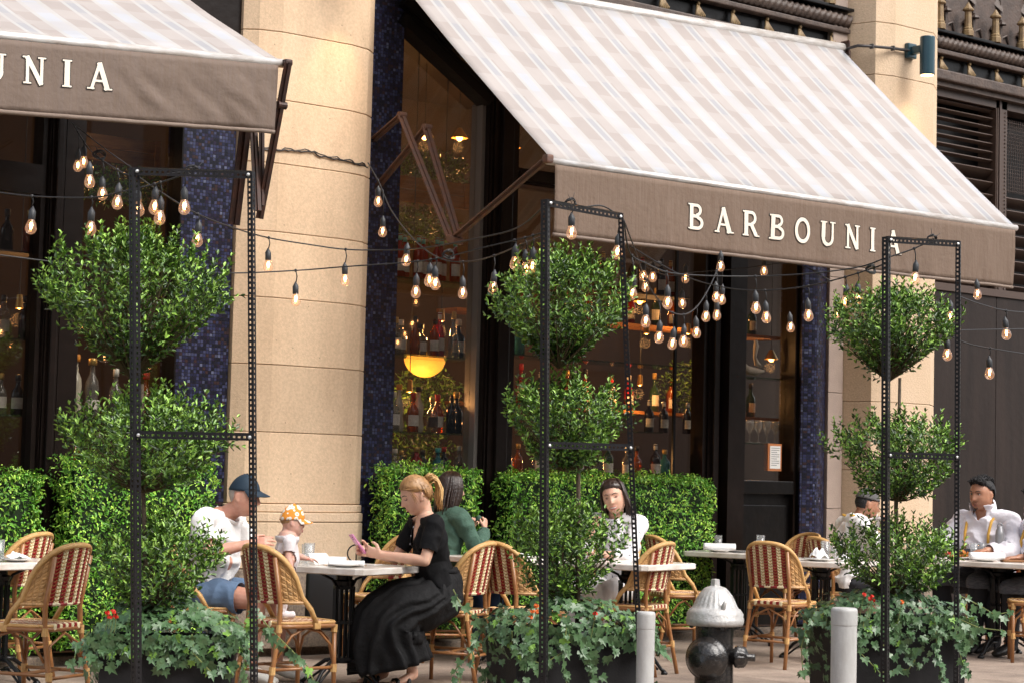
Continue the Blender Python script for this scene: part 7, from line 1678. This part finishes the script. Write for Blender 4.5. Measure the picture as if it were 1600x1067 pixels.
P_.shell('shorts', (anybone(P_, 'thigh') & (P_.tt < .72)) | (tor & (P_.V[:, 2] < .60)), .020, 'shorts_blue', .012, (9, 9, 7), 4)
P_.shell('hair', P_.hairmask([(-.12, -.06), (-.05, -.055), (-.03, -.03), (.0, .02), (.03, .04), (.1, .06)]), .003, 'hair_grey', .001, thick=.002)
P_.cap('cap_navy', z0=.040)
def shoe(P_, mt='cap_white'):
    for S in 'LR': P_.shell('shoe', (P_.lab == 'foot'+S) | ((P_.lab == 'shin'+S) & (P_.tt > .96)), .010, mt, thick=.004)
shoe(P_)

# --- child standing on the chair
kid = G(447, 11.42)
C_ = Person(Vector((kid.x, kid.y, .475)), HD(16), 'small child in an orange floral cap and pale clothes standing on a rattan chair', dict(
    pel=(0, 0, .235), nb=(.02, 0, .445), head=(.045, 0, .545), shL=(.02, .075, .425), shR=(.02, -.075, .425), elL=(.08, .10, .35), elR=(.01, -.105, .335), wrL=(.15, .07, .33), wrR=(.035, -.115, .245),
    handL=dict(d=(1, 0, -.1), n=(0, 0, -1), t=(0, -1, 0), c=20, s=.5), handR=dict(d=(.15, 0, -1), n=(.4, .8, 0), t=(1, 0, 0), c=38, s=.5),
    hipL=(0, .04, .22), hipR=(0, -.04, .22), knL=(.02, .045, .125), knR=(.005, -.045, .125), anL=(.0, .045, .03), anR=(-.015, -.045, .03), toeL=(.07, .05, .014), toeR=(.055, -.05, .014), limb=(1.05, 0, 0), wd=(.155, .155, 0), belly=(.02, 0, 0)), skin='skin_baby', build=.50, headR=(-3, 4, 0), headS=.70, face={'nose': .014, 'jaw': 1.1, 'cheek': 2.2}, voxel=.004)
C_.face('hair_blonde', 'lip')
tor = (C_.lab == 'torso'); ar = anybone(C_, 'uarm') & (C_.tt < .62)
C_.shell('shirt', (tor & (C_.V[:, 2] > .20) & (C_.V[:, 2] < .462)) | ar, .009, 'cloth_pinkwhite', .006, (16, 16, 12), 3, thick=.002)
C_.shell('leggings', anybone(C_, 'thigh', 'shin') | anybone(C_, 'foot') | (tor & (C_.V[:, 2] < .26)), .006, 'cloth_pinkwhite', .005, (18, 18, 26), 8, thick=.002)
C_.cap('cap_floral', z0=.022, tall=.020)
C_.shell('hair', C_.hairmask([(-.12, -.03), (-.03, -.015), (.0, .02), (.03, .05), (.1, .06)]), .002, 'hair_blonde', .001, thick=.001)

# --- woman in the green sweater, back half turned
S_ = Person(G(690, 14.3), HD(38), 'dark haired woman in a green sweater turned away behind the blonde woman', dict(
    pel=(0, 0, .56), nb=(.06, 0, 1.05), head=(.085, 0, 1.215), shL=(.05, .18, 1.0), shR=(.05, -.18, 1.0), elL=(.20, .22, .80), elR=(.15, -.25, .78), wrL=(.33, .10, .92), wrR=(.32, -.10, .92),
    handL=dict(d=(.3, -.4, .8), n=(-.3, -.8, 0), t=(-1, 0, 0), c=45, s=.92), handR=dict(d=(.3, .2, .9), n=(-.5, .8, 0), t=(-1, 0, 0), c=45, s=.92),
    hipL=(.03, .09, .54), hipR=(.03, -.09, .54), knL=(.46, .12, .52), knR=(.46, -.12, .52), anL=(.42, .10, .10), anR=(.42, -.10, .10), toeL=(.58, .12, .03), toeR=(.58, -.12, .03)), build=.94, headR=(-8, 4, 0), face={'nose': .028}, voxel=.0065)
S_.face(); tor = (S_.lab == 'torso')
S_.shell('sweater', (tor & (S_.V[:, 2] > .50) & (S_.V[:, 2] < 1.075)) | anybone(S_, 'uarm') | (anybone(S_, 'farm') & (S_.tt < .9)), .016, 'cloth_green', .016, (13, 11, 10), 5)
S_.shell('jeans', anybone(S_, 'thigh', 'shin') | (tor & (S_.V[:, 2] < .58)), .012, 'denim', .008, (9, 9, 9), 6)
S_.shell('hair', S_.hairmask([(-.12, -.09), (-.03, -.09), (-.0, .0), (.04, .05), (.07, .075), (.10, .085)]), .014, 'hair_dark', .004, (50, 50, 10), 5, thick=.006, taper=S_.hl); shoe(S_, 'leather')
def long_hair(P_, n, zend, mt='hair_dark', amax=2.6, spread=.0, front=.0):
    ps = []
    for k in range(n):
        a = random.uniform(pi-amax, pi+amax); ca, sa = cos(a), sin(a); w_ = random.gauss(0, .006); e = random.uniform(.8, 1.0)
        ps.append([(.05*ca*.6, .05*sa, .118), (.092*ca, .080*sa, .072), (.106*ca+front*.3, .092*sa, .0), (.102*ca-.008+w_+front*.5, .094*sa+w_, -.07), (.090*ca-.02+w_+front, .090*sa+w_*2, -.14), (.075*ca-.025+w_*2+front, .082*sa+w_*3, zend*e)])
    P_.strands('long_hair', ps, .0085, mt)
long_hair(S_, 90, -.20, amax=2.1)
b = MB(); c = S_.J['wrR']; b.tube([c+Vector((.0, .030*cos(a), .0))+Vector((.028*sin(a), 0, .008*sin(a))) for a in [2*pi*i/16 for i in range(17)]], .008, 6, cap=False); b.build('watch_band', 'leather', S_.t, smooth=True, world=False)

# --- laughing woman
L_ = Person(G(972, 14.45), HD(238), 'laughing dark haired woman in a patterned white blouse with her hand at her chin', dict(
    pel=(0, 0, .56), nb=(.08, 0, 1.03), head=(.145, .015, 1.19), shL=(.06, .175, .99), shR=(.09, -.175, .99), elL=(.24, .20, .76), elR=(.25, -.17, .78), wrL=(.38, .02, .78), wrR=(.235, -.10, .965),
    handL=dict(d=(.6, -.8, .0), n=(0, 0, -1), t=(.5, 0, 0), c=20, s=.92), handR=dict(d=(-.25, .55, .8), n=(-1, .2, 0), t=(0, .3, .9), c=62, s=.9),
    hipL=(.03, .09, .54), hipR=(.03, -.09, .54), knL=(.46, .12, .52), knR=(.46, -.12, .52), anL=(.42, .10, .10), anR=(.42, -.10, .10), toeL=(.58, .12, .03), toeR=(.58, -.12, .03)), build=.92, headR=(16, 8, 12), headS=1.02, face={'nose': .026}, voxel=.006)
L_.face(closed=True, smile=True); tor = (L_.lab == 'torso')
mat('cloth_pattern', (.80, .78, .79), .85, var=(28, (.12, .12, .15), 1.0)); M['cloth_pattern'].node_tree.nodes['Color Ramp'].color_ramp.elements[0].position = .60
L_.shell('blouse', (tor & (L_.V[:, 2] > .50) & (L_.V[:, 2] < 1.07-(L_.V[:, 0]-.05)*.4)) | anybone(L_, 'uarm') | (anybone(L_, 'farm') & (L_.tt < .5)), .014, 'cloth_pattern', .017, (13, 11, 9), 5)
L_.shell('trousers', anybone(L_, 'thigh', 'shin') | (tor & (L_.V[:, 2] < .58)), .012, 'cloth_white', .008, (9, 9, 9), 6)
L_.shell('hair', L_.hairmask([(-.12, -.09), (-.03, -.09), (-.0, -.005), (.04, .035), (.07, .060), (.10, .072)]), .012, 'hair_dark', .004, (50, 50, 10), 5, thick=.006, taper=L_.hl); shoe(L_, 'leather')
long_hair(L_, 90, -.26, amax=1.85, front=.02)

# --- man in the grey skull cap
K_ = Person(G(1322, 15.9), HD(14), 'man in a grey skull cap and white shirt with mustard strap eating at the right', dict(
    pel=(0, 0, .56), nb=(.10, 0, 1.02), head=(.185, 0, 1.165), shL=(.08, .20, .985), shR=(.07, -.20, .985), elL=(.28, .22, .78), elR=(.22, -.24, .78), wrL=(.38, .08, .90), wrR=(.345, -.03, .98),
    handL=dict(d=(-.1, -.3, 1), n=(-1, 0, 0), t=(0, -.9, .3), c=40), handR=dict(d=(-.15, .25, 1), n=(-1, .1, 0), t=(0, .9, .3), c=45),
    hipL=(.03, .09, .54), hipR=(.03, -.09, .54), knL=(.46, .12, .52), knR=(.46, -.12, .52), anL=(.42, .10, .10), anR=(.42, -.10, .10), toeL=(.58, .12, .03), toeR=(.58, -.12, .03), belly_r=(1.15, 0, 0)), skin='skin_brown', build=1.04, headR=(-4, 12, 0), face={'nose': .031}, voxel=.0065)
K_.face('hair_black', 'lip_brown'); tor = (K_.lab == 'torso')
K_.shell('shirt', (tor & (K_.V[:, 2] > .50) & (K_.V[:, 2] < 1.07)) | (anybone(K_, 'uarm') & (K_.tt < .8)), .014, 'cloth_white', .018, (13, 11, 9), 5)
K_.shell('trousers', anybone(K_, 'thigh', 'shin') | (tor & (K_.V[:, 2] < .58)), .012, 'trouser_dark', .006, (9, 9, 9), 6); shoe(K_, 'leather')
K_.shell('hair', K_.hairmask([(-.12, -.06), (-.03, -.045), (.0, .015), (.03, .04), (.1, .06)]), .004, 'hair_black', .001, thick=.002)
cp = K_.cap('cap_grey', z0=.038, brim=False, tall=.010, nm='skull_cap', btn=False)
b = MB(); b.tube([(.005, -.07, 1.075), (.04, -.085, 1.07), (.10, -.085, 1.05), (.16, -.075, 1.0)], .011, 6); b.tube([(.005, .07, 1.075), (.10, .085, 1.05), (.16, .075, 1.0)], .011, 6); b.build('apron_strap', 'apron_strap', K_.t, smooth=True, world=False)

# --- man in the white shirt at the far right
def shirt_man(loc, heading, label, headR, sc=1.0):
    Q = Person(loc, HD(heading), label, dict(
        pel=(0, 0, .56), nb=(.07, 0, 1.05), head=(.12, 0, 1.21), shL=(.05, .215, .99), shR=(.07, -.215, .99), elL=(.20, .30, .78), elR=(.24, -.28, .78), wrL=(.42, .20, .78), wrR=(.44, -.14, .78),
        handL=dict(d=(1, -.2, -.05), n=(0, 0, -1), t=(0, -1, 0), c=14), handR=dict(d=(.9, .4, -.05), n=(0, 0, -1), t=(0, 1, 0), c=14),
        hipL=(.03, .10, .54), hipR=(.03, -.10, .54), knL=(.46, .16, .52), knR=(.46, -.16, .52), anL=(.42, .12, .10), anR=(.42, -.12, .10), toeL=(.58, .14, .03), toeR=(.58, -.14, .03), belly=(.03, 0, 0), belly_r=(1.3, 0, 0), wd=(.17, .175, 0), nk=(1.1, 0, 0)), skin='skin_brown', build=1.12, sc=sc, headR=headR, headS=1.06, face={'nose': .028, 'jaw': 1.08}, voxel=.006)
    Q.face('hair_black', 'lip_brown'); tor = (Q.lab == 'torso')
    vn = (Q.V[:, 0] > .10) & (np.abs(Q.V[:, 1]) < np.clip((Q.V[:, 2]-.99)*.7, 0, .04))
    Q.shell('shirt', ((tor & (Q.V[:, 2] > .50)) | anybone(Q, 'uarm') | (anybone(Q, 'farm') & (Q.tt < .85)) | ((Q.lab == 'neck') & (Q.tt < .30))) & ~vn, .012, 'cloth_shirt', .022, (13, 10, 9), 5)
    for sg in (1, -1):
        b = MB(); b.add([(.085+.02, sg*.012, 1.035), (.10, sg*.055, 1.09), (.155, sg*.065, 1.03), (.165, sg*.015, .985)], [(0, 1, 2, 3)]); b.add([(.080+.02, sg*.012, 1.035), (.095, sg*.055, 1.09), (.150, sg*.065, 1.03), (.160, sg*.015, .985)], [(3, 2, 1, 0)]); b.build('shirt_collar', 'cloth_shirt', Q.t, world=False)
        b = MB(); b.tube([(.0, sg*.10, 1.062), (.07, sg*.115, 1.065), (.155, sg*.105, 1.0), (.195, sg*.10, .90), (.20, sg*.10, .70)], .012, 6); b.build('apron_strap', 'apron_strap', Q.t, smooth=True, world=False)
    Q.shell('trousers', anybone(Q, 'thigh', 'shin') | (tor & (Q.V[:, 2] < .58)), .012, 'trouser_dark', .006, (9, 9, 9), 6); shoe(Q, 'leather')
    Q.shell('apron', (tor & (Q.V[:, 2] < .78) & (Q.V[:, 0] > .02)) | (anybone(Q, 'thigh') & (Q.V[:, 2] > .50)), .032, 'plaid', .010, (9, 9, 9), 6)
    Q.shell('hair', Q.hairmask([(-.12, -.06), (-.03, -.045), (-.0, .02), (.03, .05), (.06, .070), (.10, .080)]), .016, 'hair_black', .004, (50, 50, 30), 5, thick=.003, taper=Q.hl)
    ps = [[(x, y, .08-abs(y)*.3), (x+.008, y*1.08, .126-abs(y)*.35-max(0, x)*.25), (x+.020+random.gauss(0, .006), y*1.12+random.gauss(0, .005), .142-abs(y)*.5-max(0, x)*.3+random.gauss(0, .004))] for x, y in [(random.uniform(-.07, .070), random.uniform(-.062, .062)) for _ in range(260)]]
    Q.strands('hair_tuft', ps, .005, 'hair_black', 5)
    b = MB(); p = [Q.fx(y_, z_) for y_, z_ in ((-.018, -.058), (0, -.055), (.018, -.058))]; b.tube([Q.hp(v.x, v.y, v.z) for v in p], .0022, 5); b.build('moustache', 'hair_black', Q.t, world=False)
    b = MB(); p = [Q.fx(y_, z_) for y_, z_ in ((-.012, -.100), (0, -.106), (.012, -.100))]; b.tube([Q.hp(v.x-.002, v.y, v.z) for v in p], .006, 6); b.build('goatee', 'hair_black', Q.t, world=False)
    return Q
shirt_man(G(1546, 16.3), 228, 'man in a white shirt with mustard apron straps at the far right table', (-8, 6, 0), 1.05)
shirt_man(G(1640, 15.9), 200, 'person in a white sleeve mostly cut off by the right edge of the picture', (0, 6, 0))
